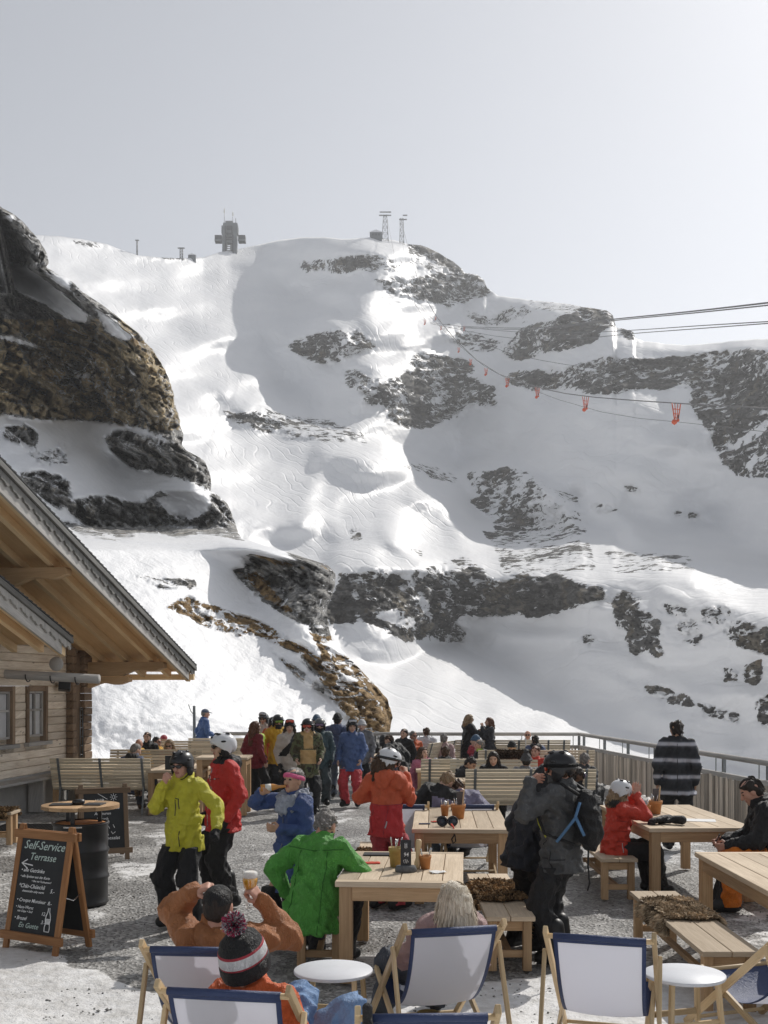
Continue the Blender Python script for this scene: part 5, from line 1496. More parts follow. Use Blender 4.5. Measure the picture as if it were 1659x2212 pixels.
        for i in range(nraft):
            b_ = b0 + (b1 - .34 - b0) * (i + .5) / nraft
            r = MB(); r.prism([L(a0, b_, zf(a0) - .13), L(a1 - .02, b_, zf(a1 - .02) - .13), L(a1 - .02, b_, zf(a1 - .02) + .017), L(a0, b_, zf(a0) + .017)], CB * .10)
            r.build('rafter', W_RAFT, par, .004)
        bd = MB()
        bd.prism([L(a0, b1 - .2, zf(a0) - .20), L(a1, b1 - .2, zf(a1) - .20), L(a1, b1 - .2, zf(a1) + .017), L(a0, b1 - .2, zf(a0) + .017)], CB * .10)
        bd.build('verge_rafter', W_RAFT, par, .004)
        b2 = MB(); b2.prism([L(a0, b1 - .095, zf(a0) - .24), L(a1 - .25, b1 - .095, zf(a1 - .25) - .24), L(a1 - .25, b1 - .095, zf(a1 - .25) - .02), L(a0, b1 - .095, zf(a0) - .02)], CB * .045)
        b2.build('barge_board', W_GREY, par, .004)
        # carved fascia under the roof edge: a board with a scalloped lower edge
        sc_ = MB(); n = int((a1 - a0) / .045); pts = []
        for i in range(n + 1):
            a = a0 + (a1 + .04 - a0) * i / n; ph = (i % 8) / 8
            d = .055 * abs(math.sin(ph * math.pi)) + .018 * math.sin(ph * 4 * math.pi)
            pts.append((a, zf(a) - .03 - d))
        for i in range(n):
            (p0, z0), (p1, z1) = pts[i], pts[i + 1]
            sc_.prism([L(p0, b1 - .045, z0), L(p1, b1 - .045, z1), L(p1, b1 - .045, zf(p1) + .052), L(p0, b1 - .045, zf(p0) + .052)], CB * .035, tone=.5)
        sc_.build('carved_fascia', W_GREY if name == 'porch' else W_GREYD, par)
        sh_ = MB(); sh_.prism([L(a0, b1 - .005, zf(a0) + .055), L(a1 + .05, b1 - .005, zf(a1 + .05) + .055), L(a1 + .05, b1 - .005, zf(a1 + .05) + .15), L(a0, b1 - .005, zf(a0) + .15)], CB * .04)
        sh_.build('verge_board', W_GREYD, par, .004)
    roof('main', -9.5, 4.85, -5.2, 2.1, 2.70, 12, .1, t)
    roof('porch', -6.5, .09, -1.6, 1.30, 3.13, 5, .1, t)
    # purlins with carved ends
    def purlin(a, z, b0, b1, hgt=.30, wd=.22, drop=.0):
        p = MB(); n = 14; prof = [(b0, z), (b1 - .02, z), (b1, z - .03), (b1, z - hgt * .42)]
        for i in range(n + 1):
            q = i / n; b_ = b1 - .06 - .72 * q
            prof.append((b_, z - hgt * (.45 + .30 * q) - .035 * math.sin(q * math.pi * 2.0) - (.05 if .3 < q < .34 else 0)))
        prof += [(b1 - .95, z - hgt), (b0, z - hgt)]
        p.prism([L(a - wd / 2, b_, zz) for b_, zz in prof], CA * wd); p.build('purlin', W_BEAM, t, .006)
    for a in (-5.95, -1.15, 3.70):
        purlin(a, 2.70 + (4.85 - a) * S - .14, -1.5, 1.82)
    purlin(3.70, 2.70 + (4.85 - 3.7) * S - .45, -1.2, 1.05, .26)
    e = MB(); e.beam(L(4.8, -5, 2.60), L(4.8, 2.1, 2.60), .08, .13)
    e.build('eave_board', W_RAFT, t, .004)
    # carved wooden gutter of the porch roof, its iron hooks
    g = MB(); P0, P1 = L(.22, -1.6, 2.70), L(.22, 1.78, 2.525)
    n = 14
    for i in range(n):
        pass
    g.tube([P0, P0.lerp(P1, .5), P1], [.085, .085, .085], 14); g.build('gutter', W_GREY, t)
    hk = MB()
    for q in (.45, .6, .74, .88):
        c_ = P0.lerp(P1, q); pts = [c_ + CA * (.115 * math.cos(x)) + Vector((0, 0, .115 * math.sin(x))) for x in np.linspace(-3.3, .5, 12)]
        hk.tube(pts, .012, 6)
    hk.build('gutter_hooks', M_BLACK, t)
    hr = MB(); hr.lathe([(0, 0), (.12, .0), (.13, .02), (.12, .05), (0, .05)], 20, c=L(.12, 1.02, 2.80), R=Matrix.Rotation(math.pi / 2, 3, 'X')); hr.build('gutter_end_cap', W_GREY, t)
    vs = [(-7.0, 0)]
    # extra rear roof half falls the other way, closing the volume
    rr = MB(); rr.prism([L(-9.5, -5.2, zr(-9.5) + .05), L(-14, -5.2, zr(-9.5) - 1.4), L(-14, -5.2, zr(-9.5) - 1.25), L(-9.5, -5.2, zr(-9.5) + .2)], CB * 7.3); rr.build('rear_roof', M_ROOF, t)
    lamp = thing('loudspeaker', 'small black loudspeaker under the porch gutter of the chalet', 'loudspeaker', tuple(cw(2.35, .17, 2.30)), 0)
    k = MB(); k.box((0, 0, .09), (.24, .2, .17), R=Matrix.Rotation(-.25, 3, 'X') @ Matrix.Rotation(.3, 3, 'Z')); k.build('cabinet', M_BLACK, lamp, .015)
    k = MB(); k.box((0, .08, .15), (.03, .22, .03)); k.build('bracket', M_STEEL, lamp)
build_chalet()

# ---- fence along the terrace edge
def fence(label, P0, P1, n, planks=True):
    P0, P1 = Vector(P0), Vector(P1); d = (P1 - P0); L = d.length; d.normalize(); ang = math.atan2(d.y, d.x)
    t = thing('terrace_fence', label, 'fence', P0, ang, 'terrace fences')
    top = MB(); top.tube([(0, 0, 1.16), (L, 0, 1.16)], .048, 10); top.build('handrail', W_GREY, t)
    mid = MB(); mid.box((L / 2, 0, .83), (L, .06, .09)); mid.build('middle_rail', W_GREY, t, .005)
    for i in range(n + 1):
        x = L * i / n
        p = MB(); p.box((x, .07, .55), (.07, .012, 1.12)); p.box((x, .10, .55), (.012, .05, 1.12)); p.build('post', M_STEEL, t)
        if i < n:
            for q in (.12, .88): b = MB(); b.box((x + L / n * q, .03, 1.0), (.02, .012, .3)); b.build('bracket', M_STEEL, t)
    if planks:
        rs = random.Random(5); pl = MB(); x = .01
        while x < L - .1:
            wd = rs.uniform(.075, .125)
            pl.box((x + wd / 2, -.022 + rs.uniform(-.004, .004), .43 + rs.uniform(-.012, .012)), (wd - rs.uniform(.010, .030), .022, .74 + rs.uniform(-.03, .02)), tone=rs.choice((-.5, -.1, .2, .5, .8, 1.2)))
            x += wd
        pl.build('plank_panel', W_FENCE, t, .003)
    return t
fence('grey plank fence with tubular handrail running along the right edge of the terrace', (5.06, 28.0, 0), (7.05, 9.0, 0), 11)
fence('grey rail fence across the far end of the terrace in front of the snow slope', (-4.2, 28.35, 0), (5.04, 28.05, 0), 7)

# ---- thin post on the snow bank
pp = thing('marker_post', 'thin grey metal post with hook beside the man in the blue jacket', 'post', (wx(420, 29.6), 29.6, 0))
k = MB(); k.tube([(0, 0, 0), (0, 0, 1.86)], .045, 10); k.build('pole', M_STEEL, pp)
k = MB(); k.tube([(-.0, 0, 1.6), (-.1, 0, 1.72), (-.16, 0, 1.9)], .012, 6); k.build('hook', M_STEEL, pp)

# ---- buildings and lifts on the mountain
M_TOWER = plain('tower_grey', (.12, .135, .15), rough=.7, var=.25, scale=.4)
M_TOWERD = plain('tower_dark', (.02, .024, .03), rough=.6, var=.2, scale=.4)
M_LATT = plain('lattice_grey', (.16, .165, .17), rough=.6, metal=.3)
M_ORANGE = plain('carrier_orange', (.62, .085, .02), rough=.45, var=.1)
M_CABLE = plain('cable_steel', (.15, .15, .155), rough=.5, metal=.4)
M_RAD = plain('radome_white', (.78, .77, .72), rough=.6, var=.04)
def on_ridge(u, v):
    Y = mtn_Y(u, np.interp(u, MU, MSKY) + 3); return Y, wx(u, Y), wz(v, Y), Y / F
def ridge_tower():
    Y, x, z, px = on_ridge(495, 548)
    t = thing('radio_tower', 'grey concrete radio tower with two side platforms and antennas on the ridge', 'tower', (x, Y + 4, z - 4))
    def bx(name, u0, u1, v0, v1, dep, mt, yo=0.0, par=t, bev=0):
        k = MB(); k.box(((u0 + u1) / 2 * px, yo, 4 + (548 - (v0 + v1) / 2) * px), (abs(u1 - u0) * px, dep * px, abs(v1 - v0) * px)); return k.build(name, mt, par, bev)
    bx('pillar', -16.5, -7.5, 490, 560, 14, M_TOWER); bx('pillar', 6, 15, 490, 560, 14, M_TOWER)
    bx('floor_block', -7.4, 5.9, 499, 519, 16, M_TOWER, .4); bx('window_band', -6.5, 5, 484, 491, 19, M_TOWERD)
    bx('stairwell', 0, 5.8, 519, 545, 9, M_TOWER, 1)
    bx('head', -18.5, 17, 482, 499, 17, M_TOWER, .6); bx('roof_block', -15, 16, 476, 482, 15, M_TOWER, .4); bx('railing', -10, 6, 471.5, 476, 10, M_LATT)
    for s_, u0 in ((-1, -33), (1, 18)):
        p = bx('platform', u0, u0 + 15, 503, 516, 15, M_TOWERD, .2); bx('parapet', u0 - .3, u0 + 15.3, 512, 516, 15.6, M_TOWER, .2, p)
    bx('base', -19, 16, 545, 560, 18, M_TOWER)
    for u0, u1, v0, v1 in ((-11, -7.6, 485, 500), (3.5, 6, 485, 500), (-10.5, -7.6, 503, 545), (6, 8, 503, 545), (-7, 5, 499.5, 503), (-7, 5, 508, 509.5), (-7, 5, 513, 514.5)): bx('recess_shade', u0, u1, v0, v1, 19.5, M_TOWERD)  # dark boxes standing slightly proud, painted as the shade of gaps and recesses
    for k_ in range(4): bx('cross_brace', -7.4, 0, 521 + 4 * k_, 522.2 + 4 * k_, 2, M_LATT)
    for u0, v0, v1, vt in ((-13, 476, 455, 440), (5.5, 476, 461, 449)):
        k = MB(); k.tube([(u0 * px, 0, 4 + (548 - v0) * px), (u0 * px, 0, 4 + (548 - v1) * px)], .5 * px, 8); a = k.build('antenna_mast', M_LATT, t)
        k = MB(); k.lathe([(0, (548 - v1) * px + 4), (1.6 * px, (548 - v1 + 3) * px + 4), (1.6 * px, (548 - v1 + 8) * px + 4), (0, (548 - vt) * px + 4)], 12, c=(u0 * px, 0, 0)); k.build('radome', M_RAD, a)
    k = MB(); k.tube([(12 * px, 0, 4 + (548 - 477) * px), (12 * px, 0, 4 + (548 - 464) * px)], .7 * px, 6); k.build('antenna_mast', M_LATT, t)
ridge_tower()
def lattice(label, u, vb, vt, wb, wt, arms, name='cable_pylon', cat='pylon'):
    Y, x, z, px = on_ridge(u, vb)
    t = thing(name, label, cat, (x, Y + 1, z - 2), 0, 'lift pylons on the ridge'); hgt = (vb - vt) * px + 2
    lg = []
    for qx in (-1, 1):
        for qy in (-1, 1):
            k = MB(); k.tube([(qx * wb * px, qy * wb * .6 * px, 0), (qx * wt * px, qy * wt * .6 * px, hgt)], .55 * px, 6); k.build('leg', M_LATT, t)
    k = MB(); n = 5
    for i in range(n):
        f0, f1 = i / n, (i + 1) / n
        w0 = (wb + (wt - wb) * f0) * px; w1 = (wb + (wt - wb) * f1) * px
        for qy in (-.6, .6):
            k.tube([(-w0, w0 * qy, hgt * f0), (w1, w1 * qy, hgt * f1)], .25 * px, 5); k.tube([(w0, w0 * qy, hgt * f0), (-w1, w1 * qy, hgt * f1)], .25 * px, 5)
            k.tube([(-w1, w1 * qy, hgt * f1), (w1, w1 * qy, hgt * f1)], .4 * px, 5)
    k.build('bracing', M_LATT, t)
    for (u0, u1, v) in arms:
        k = MB(); k.box(((u0 + u1) / 2 * px, 0, (vb - v) * px + 2), ((u1 - u0) * px, 3 * px, 1.6 * px)); k.build('crossarm', M_LATT, t)
    return t
lattice('tall tapered lattice pylon with two stacked crossarms left of the second summit pylon', 832, 517, 464, 7.5, 3.6, [(-12, 13, 456), (-13, 13, 463)])
lattice('narrow lattice pylon with one sided head right of the taller summit pylon', 868, 523, 470, 5, 3.2, [(-6, 11, 472), (2, 12, 463)])
lattice('slim single lift pylon standing on the far left snow ridge', 295, 552, 518, 1.2, .9, [(-4, 4, 517)])
lattice('low T-shaped lift pylon beside the small hut on the snow saddle', 391, 557, 535, 3, 3, [(-8, 7, 534)])
def hut(label, u, v, w, h, group=None):
    Y, x, z, px = on_ridge(u, v)
    t = thing('mountain_hut', label, 'hut', (x, Y, z - 2), 0, group)
    k = MB(); k.box((0, 0, h * px / 2 + 1), (w * px, 8 * px, h * px + 2)); k.build('walls', M_TOWER, t)
    k = MB(); k.prism([(-w * .55 * px, -4.5 * px, h * px + 2.01), (w * .55 * px, -4.5 * px, h * px + 2.01), (0, -4.5 * px, (h + w * .22) * px + 2)], (0, 9 * px, 0)); k.build('roof', plain('roof_snow', (.8, .81, .83), var=.03), t)
    for q in (-.25, .02, .25):
        k = MB(); k.box((q * w * px, -4.02 * px, h * px * .6 + 2), (w * .13 * px, .1 * px, h * .3 * px)); k.build('window', M_TOWERD, t)
hut('pale lift station building on the summit beside the tall pylon', 812, 516, 26, 13)
hut('tiny snow covered hut on the saddle left of the radio tower', 415, 558, 16, 6)

# ---- cables and carriers
def cable(label, pts, r=.03, group='lift cables'):
    t = MB(); t.tube(pts, r, 6, cap=True); o = t.build('lift_cable', M_CABLE)
    return tag(o, label, 'cable', group)
def P3(u, v, Y): return Vector((wx(u, Y), Y, wz(v, Y)))
def curve3(P, n=16):
    """smooth line through (u, v, distance) knots"""
    P = np.array(P, float); t = np.arange(len(P)); tt = np.linspace(0, len(P) - 1, n)
    # Catmull-Rom
    out = []
    for q in tt:
        i = min(int(q), len(P) - 2); f = q - i
        p0, p1, p2, p3 = P[max(i - 1, 0)], P[i], P[i + 1], P[min(i + 2, len(P) - 1)]
        c = .5 * (2 * p1 + (p2 - p0) * f + (2 * p0 - 5 * p1 + 4 * p2 - p3) * f * f + (3 * p1 - p0 - 3 * p2 + p3) * f ** 3)
        out.append(P3(c[0], c[1], c[2]))
    return out
YT = on_ridge(868, 520)[0]
cable('haul cable carrying the red carriers across the shaded slope', curve3([(866, 475, YT), (905, 610, YT * .62), (955, 700, YT * .5), (1050, 793, 215), (1161, 836, 180), (1265, 856, 158), (1461, 871, 138), (1700, 884, 112)]), .075)
cable('lower thin cable crossing the shaded slope below the carriers', curve3([(862, 475, YT), (890, 625, YT * .6), (945, 700, YT * .5), (1080, 812, 215), (1300, 890, 160), (1500, 915, 140), (1700, 938, 120)]), .035)
cable('thin cable rising over the right hand cliff', curve3([(1000, 710, 260), (1085, 758, 215), (1240, 790, 185), (1400, 803, 160), (1700, 806, 130)]), .045)
cable('upper of the heavy cables leaving at the right above the ridge', curve3([(990, 705, 260), (1160, 708, 190), (1330, 689, 140), (1500, 672, 105), (1720, 647, 80)], 20), .075)
cable('second heavy cable just below the upper one above the ridge', curve3([(990, 708, 261), (1160, 711, 191), (1330, 692, 141), (1500, 676, 106), (1720, 653, 81)], 20), .06)
cable('upper of the paired cables in front of the boulder on the ridge', curve3([(930, 697, 270), (1100, 716, 215), (1250, 718, 170), (1372, 713, 140), (1520, 703, 110), (1720, 691, 85)], 20), .05)
cable('lower of the paired cables in front of the boulder on the ridge', curve3([(930, 699, 271), (1100, 730, 216), (1250, 731, 171), (1372, 720, 141), (1520, 709, 111), (1720, 694, 86)], 20), .05)
cable('faint cable hanging down the summit rock face', curve3([(835, 465, YT), (865, 610, YT * .65), (885, 640, YT * .6), (918, 690, 300)], 12), .05)
def carrier(label, u, v, hpx, Y):
    """ladder-like orange frame tapering to a round counterweight"""
    px = Y / F; hh = hpx * px
    t = thing('rope_carrier', label, 'carrier', P3(u, v + hpx, Y), rad(12), 'orange carriers hanging on the lift cable')
    w = hh * .22; k = MB()
    for q in (-1, 1): k.tube([(q * w, 0, hh), (q * w * .42, 0, hh * .22)], hh * .028, 6)
    for q in (-.35, .35): k.tube([(q * w, .0, hh), (q * w * .5, 0, hh * .3)], hh * .02, 6)
    for f in (.72, .5, .3): k.tube([(-w * (.42 + .58 * f), 0, hh * f), (w * (.42 + .58 * f), 0, hh * f)], hh * .022, 6)
    k.build('frame', M_ORANGE, t)
    k = MB(); k.lathe([(0, -.13 * hh), (.12 * hh, -.05 * hh), (.135 * hh, .04 * hh), (.08 * hh, .13 * hh), (0, .14 * hh)], 14, c=(-w * .45, 0, hh * .1)); k.build('counterweight', M_ORANGE, t)
    k = MB(); k.lathe([(0, 0), (.07 * hh, .04 * hh), (.07 * hh, .12 * hh), (0, .16 * hh)], 12, c=(w * .35, 0, hh * .12)); k.build('counterweight', M_ORANGE, t)
    k = MB(); k.box((w * .4, 0, hh * .36), (hh * .06, hh * .06, hh * .16)); k.build('damper', M_BLACK, t)
carrier('largest orange ladder shaped carrier hanging at the right end of the cable', 1461, 871, 46, 138)
carrier('second largest orange carrier hanging left of the largest one', 1265, 857, 32, 158)
carrier('orange carrier hanging over the lower edge of the long rock band', 1161, 837, 24, 180)
carrier('small orange carrier at the left tip of the long rock band', 1096, 816, 21, 200)
carrier('small orange carrier hanging right of the snowy rock knoll', 1050, 795, 17, 215)
carrier('tiny orange carrier hanging in front of the rock knoll top', 1017, 775, 14, 230)
carrier('tiny orange carrier hanging just above the rock knoll', 991, 750, 12, 245)
carrier('tiny dark red carrier at the left end of the upper cables', 918, 690, 12, 275)
carrier('tiny red carrier where the upper cables begin right of the others', 1003, 704, 11, 262)
carrier('tiny red carrier on the steep cable below the summit', 953, 703, 10, 300)
carrier('faint red carrier higher on the steep cable below the summit', 941, 683, 9, 320)
# ================================================================== clothes
def C(name, col, **k): return fabric(name, col, **k)
C('jacket_yellow', (.60, .56, .045)); C('jacket_red', (.58, .035, .03)); C('jacket_blue', (.045, .085, .23)); C('jacket_green', (.10, .38, .06), bstr=.5)
C('jacket_brown', (.38, .15, .055), bstr=.4); C('jacket_black', (.014, .014, .016)); C('jacket_charcoal', (.10, .103, .105), bstr=.5); C('suit_orange', (.66, .13, .055))
C('suit_red', (.55, .035, .04)); C('jacket_coral', (.62, .055, .03)); C('jacket_mustard', (.68, .38, .03)); C('jacket_maroon', (.20, .022, .032)); C('jacket_beige', (.58, .51, .45))
C('jacket_tan', (.60, .39, .17)); C('jacket_teal', (.075, .12, .135)); C('jacket_navy', (.075, .10, .19)); C('jacket_blue_mid', (.10, .16, .34)); C('jacket_lilac', (.20, .19, .29))
C('jacket_grey', (.19, .195, .21)); C('jacket_pink', (.50, .16, .24)); C('jacket_white', (.62, .63, .66)); C('jacket_darkgrey', (.05, .053, .06)); C('jacket_bluecoat', (.07, .14, .34))
C('jacket_orange', (.62, .12, .03)); C('shirt_rose', (.42, .28, .27)); C('neon_green', (.42, .62, .06)); C('neon_yellow', (.6, .62, .05)); C('collar_black', (.012, .012, .014)); C('lining_navy', (.03, .04, .07))
C('trousers_black', (.013, .013, .015)); C('trousers_red', (.62, .06, .075)); C('trousers_orange', (.72, .19, .012)); C('jeans_blue', (.17, .29, .50), bstr=.3); C('jeans_grey', (.13, .16, .21)); C('jeans_dark', (.05, .06, .08)); C('trousers_suit_red', (.42, .045, .06)); C('trousers_teal', (.075, .10, .11))
C('glove_black', (.016, .016, .018)); C('beanie_black', (.014, .014, .015), bstr=.6); C('beanie_grey', (.10, .10, .105), bstr=.6); C('beanie_blue', (.06, .12, .2)); C('cap_blue', (.08, .11, .18)); C('cap_red', (.42, .05, .07)); C('headband_pink', (.72, .12, .27)); C('scarf_grey', (.42, .45, .52), bstr=.5)
C('fur_dark', (.06, .055, .05), bstr=1.0); C('hat_white', (.66, .66, .67), bstr=.5); C('hat_red', (.35, .03, .045)); C('strap_blue', (.10, .22, .40)); C('strap_black', (.012, .012, .013)); C('bag_black', (.016, .016, .018), bstr=.6)
plain('helmet_black', (.014, .014, .016), rough=.32, spec=.5); plain('helmet_white', (.66, .67, .69), rough=.3, spec=.5, var=.03); plain('helmet_grey', (.10, .11, .12), rough=.4); plain('helmet_silver', (.42, .44, .46), rough=.35)
plain('shade_black', (.008, .008, .009), rough=.12, spec=.6); plain('lens_red', (.50, .05, .015), rough=.12, spec=.8, var=.5, scale=12); plain('lens_green', (.20, .34, .03), rough=.12, spec=.8, var=.5, scale=12); plain('lens_violet', (.16, .10, .20), rough=.12, spec=.8)
plain('lens_silver', (.45, .45, .47), rough=.15, metal=.6)
plain('boot_black', (.015, .015, .016), rough=.45, var=.3, scale=14, spec=.4); plain('boot_brown', (.10, .055, .03), rough=.6); plain('boot_white', (.5, .5, .52), rough=.4)
def camo():
    m, nt, b = new_mat('jacket_camo'); c = coord(nt)
    n = noise(nt, 5.5, 3, .55, c, .8); r = ramp(nt, [(.0, (.03, .027, .02)), (.40, (.11, .125, .06)), (.50, (.07, .056, .03)), (.60, (.15, .15, .085))], 'CONSTANT')
    nt.links.new(n, r.inputs[0]); nt.links.new(r.outputs[0], b.inputs['Base Color']); b.inputs['Roughness'].default_value = .8
    bump(nt, b, noise(nt, 14, 3, .5, c), .35, .03); MATS['jacket_camo'] = m
camo()
def plaid():
    m, nt, b = new_mat('jacket_plaid'); c = coord(nt)
    s = nt.nodes.new('ShaderNodeSeparateXYZ'); nt.links.new(c, s.inputs[0])
    z = mth(nt, 'MULTIPLY_ADD', s.outputs[2], 4.2, mth(nt, 'MULTIPLY', noise(nt, 2.0, 2, .5, c), .25)); f = mth(nt, 'FRACT', z)
    r = ramp(nt, [(.0, (.020, .022, .026)), (.35, (.028, .03, .036)), (.5, (.06, .065, .078)), (.60, (.50, .50, .55)), (.72, (.46, .465, .51)), (.80, (.06, .065, .08)), (.9, (.022, .024, .028))]); nt.links.new(f, r.inputs[0])
    nt.links.new(r.outputs[0], b.inputs['Base Color']); b.inputs['Roughness'].default_value = .8
    bump(nt, b, noise(nt, 12, 3, .5, c), .4, .03); MATS['jacket_plaid'] = m
plaid()
BR = C('pole_brown', (.2, .1, .05))
HB = lambda c, gl=None, lens=None: ([('helmet', c), ('pads', 'collar_black'), ('vents', 'shade_black')] + ([('goggle_frame' + gl, 'shade_black'), ('goggle_lens' + gl, lens), ('strap', 'shade_black')] if lens else []))

# ================================================================== tables, benches, chairs
table('wooden table right of the man in the green jacket, menu holder and pots on it', -.395, 8.74, 1.03, 1.62, yaw=-.075)
table('wooden table behind the blonde woman carrying ski goggles and a terracotta cutlery pot', .305, 11.94, 1.08, 2.16, yaw=-.045)
table('wooden table with papers and gloves between the red jacket and the orange trousers', 2.93, 12.0, 1.21, 2.35, yaw=.04)
table('empty wooden table cut by the right edge of the picture', 2.94, 7.95, 1.15, 2.35)
table('pale wooden table at the left with a black menu stand on it', -4.42, 20.2, 1.05, 1.9)
table('wooden table half hidden behind the backrest beside the chalet wall', -6.36, 20.75, 1.0, 1.7)
table('high bar table just right of the man in the red jacket', -3.5, 20.1, .98, .8, h=1.08)
table('wooden table beside the girl in the pink jacket', .60, 20.3, .95, 1.7)
table('far wooden table with bottles in front of the man with sunglasses', -.62, 24.4, 1.0, 1.6)
table('wooden table behind the nearest slatted backrest, in front of the couple', 1.08, 17.95, 1.5, .85)
bench('backless bench with a sheepskin at the lower right next to the empty table', 2.31, 7.9, .44, 2.35)
bench('backless bench with a sheepskin at its far end behind the navy deck chair', .85, 9.1, .42, 2.1)
bench('backless bench under the woman in the red jacket and white helmet', 2.42, 12.15, .42, 2.1)
bench('stool bench carrying the man in the green jacket', -.76, 9.10, .42, 1.3)
bench('bench end with sheepskin at the left edge above the chalkboard', -6.75, 16.35, 1.15, .42, h=.5)
bench('small bench with a sheepskin behind the table with the menu holder', -.30, 11.9, .40, 1.6)
bench('bench carrying the man in the black jacket and orange trousers', 4.22, 10.9, .42, 2.2)
slat_bench('empty slatted bench seen from behind next to the chalet, one man sits at its end', -5.28, 20.3, rad(-3), 1.9)
slat_bench('slatted bench facing the camera behind the pale table at the left', -4.83, 23.0, rad(180), 1.95)
slat_bench('slatted bench in the second row at the left behind the woman with sunglasses', -4.75, 26.6, rad(180), 1.9)
slat_bench('slatted bench at the far left end below the man in the blue coat', -4.3, 28.0, rad(180), 1.5)
slat_bench('slatted bench right behind the white helmet of the man in red', -3.25, 27.6, rad(180), 1.3)
slat_bench('slatted bench seen from behind left of the couple, a girl in pink beside it', 1.36, 20.15, rad(0), 1.35)
slat_bench('nearest slatted bench seen from behind, left of the man with the backpack', 2.38, 17.7, rad(0), 2.12)
slat_bench('slatted bench the couple sits on', 2.0, 19.75, rad(180), 1.6)
slat_bench('slatted bench turned sideways behind the girl in pink', 1.35, 26.2, rad(64), 1.7)
slat_bench('far slatted bench below the woman with the phone', 2.65, 27.2, rad(0), 1.75)
slat_bench('far slatted bench at the right end beside the corner of the fence', 4.1, 27.2, rad(0), 1.1)
slat_bench('middle row slatted bench with a dark sheepskin over its back', 3.2, 22.9, rad(0), 2.45, brackets=4)

sheepskin('shaggy brown sheepskin on the bench at the lower right', (2.54, 9.35, .47), (.40, .78), rad(3), .12, 1, (.10, .07, .04), (.74, .58, .40), 9000, .055)
sheepskin('brown and black sheepskin hanging over both sides of the bench behind the navy deck chair', (1.06, 10.2, .47), (.40, .95), 0, .34, 2, (.04, .024, .014), (.52, .34, .18), 9000, .05)
sheepskin('brown sheepskin on the bench end at the left edge', (-6.0, 16.55, .50), (.42, .7), rad(90), .10, 3, (.05, .03, .015), (.34, .22, .11), 3500, .06)
sheepskin('sheepskin on the small bench behind the table with the menu holder', (-.1, 12.4, .47), (.40, .7), 0, .10, 4, (.07, .04, .02), (.40, .25, .12), 3500, .05)
sheepskin('dark sheepskin thrown over the middle row bench behind the couple', (2.75, 22.78, 1.03), (.08, .9), rad(90), .16, 5, (.025, .016, .010), (.16, .10, .06), 2200, .05)
sheepskin('tan sheepskin under the man at the end of the bench by the chalet', (-4.42, 20.6, .46), (.36, .4), 0, .12, 6, (.10, .06, .03), (.46, .31, .17), 2200, .06)

deck_chair('deck chair of the man in the brown jacket holding up a beer', -1.07, 6.24, rad(-4))
deck_chair('nearest deck chair at the bottom left, person in the pompom hat sits in it', -.79, 5.36, rad(-9.5), w=.67)
deck_chair('deck chair of the blonde woman with her shadow on the white canvas', .435, 6.75, rad(13))
deck_chair('empty deck chair standing left of the white round table at the right', 1.29, 6.52, rad(-16))
deck_chair('deck chair seen from the side at the lower right corner', 2.80, 6.82, rad(20))
deck_chair('reclining deck chair behind the table with goggles, left one, beside the orange ski suit', .24, 13.75, rad(-3))
deck_chair('reclining deck chair behind the table with goggles, right one', 1.12, 13.75, rad(2))
deck_chair('deck chair at the bottom edge with a black glove on its post', .20, 4.97, rad(2))
round_table('low round white table on the snow between the empty deck chair and the bench', 1.99, 7.2, yaw=.3)
round_table('low round white table behind the blue jeans of the person in the pompom hat', -.34, 7.3, yaw=-.2)

# ================================================================== signs, barrel
def writing1(bo, M, w, h):
    f = lambda v: h - v
    L = [('Self-Service', .045, h - .13, .118, .35), ('Terrasse', .14, h - .235, .100, .3)]
    lettering([(t, x, y, s, k) for t, x, y, s, k in L], bo, M, M_CHALKG)
    B = [('\u2022 alle Getr\u00e4nke', .05, h - .355, .052, .35), ('\u2022 alle Speisen aus der Karte', .05, h - .41, .036, .35), ('+ Bier mit Tischnummer!', .21, h - .447, .026, .35),
         ('*Ch\u00e4s-Ch\u00fcechli', .045, h - .51, .056, .35), ('5.-', .475, h - .535, .056, .3), ('cheesecake salty warm', .10, h - .55, .032, .35),
         ('\u2022 Croque Monsieur', .045, h - .645, .050, .3), ('8.-', .465, h - .65, .052, .3), ('\u2022 Haus-Wurst', .045, h - .71, .042, .35), ('mit Chips + Senf', .075, h - .745, .030, .35),
         ('12.-', .40, h - .755, .05, .3), ('\u2022 Brezel', .045, h - .82, .052, .35), ('3.-', .41, h - .835, .05, .3)]
    lettering(B, bo, M, M_CHALK)
    lettering([('En Guete', .115, h - .89, .07, .35)], bo, M, M_CHALKG)
    strokes([[(.20, h - .29), (.055, h - .275)], [(.12, h - .235), (.05, h - .275), (.135, h - .325)]], bo, M, M_CHALK, .006, 'chalk_arrow')
    x0, y0 = .50, h - .90
    bot = [(-.03, 0), (-.034, .04), (-.026, .075), (-.033, .115), (-.028, .15), (-.012, .185), (-.009, .225), (.009, .225), (.012, .185), (.028, .15), (.033, .115), (.026, .075), (.034, .04), (.03, 0), (-.03, 0)]
    strokes([[(x0 + a, y0 + b) for a, b in bot], [(x0 - .028, y0 + .075), (x0 + .028, y0 + .075)], [(x0 - .032, y0 + .118), (x0 + .032, y0 + .118)], [(x0 - .025, y0 + .085), (x0 + .025, y0 + .085)], [(x0 - .03, y0 + .095), (x0 + .03, y0 + .095)], [(x0 - .03, y0 + .106), (x0 + .03, y0 + .106)]], bo, M, M_CHALK, .0042, 'bottle_drawing')
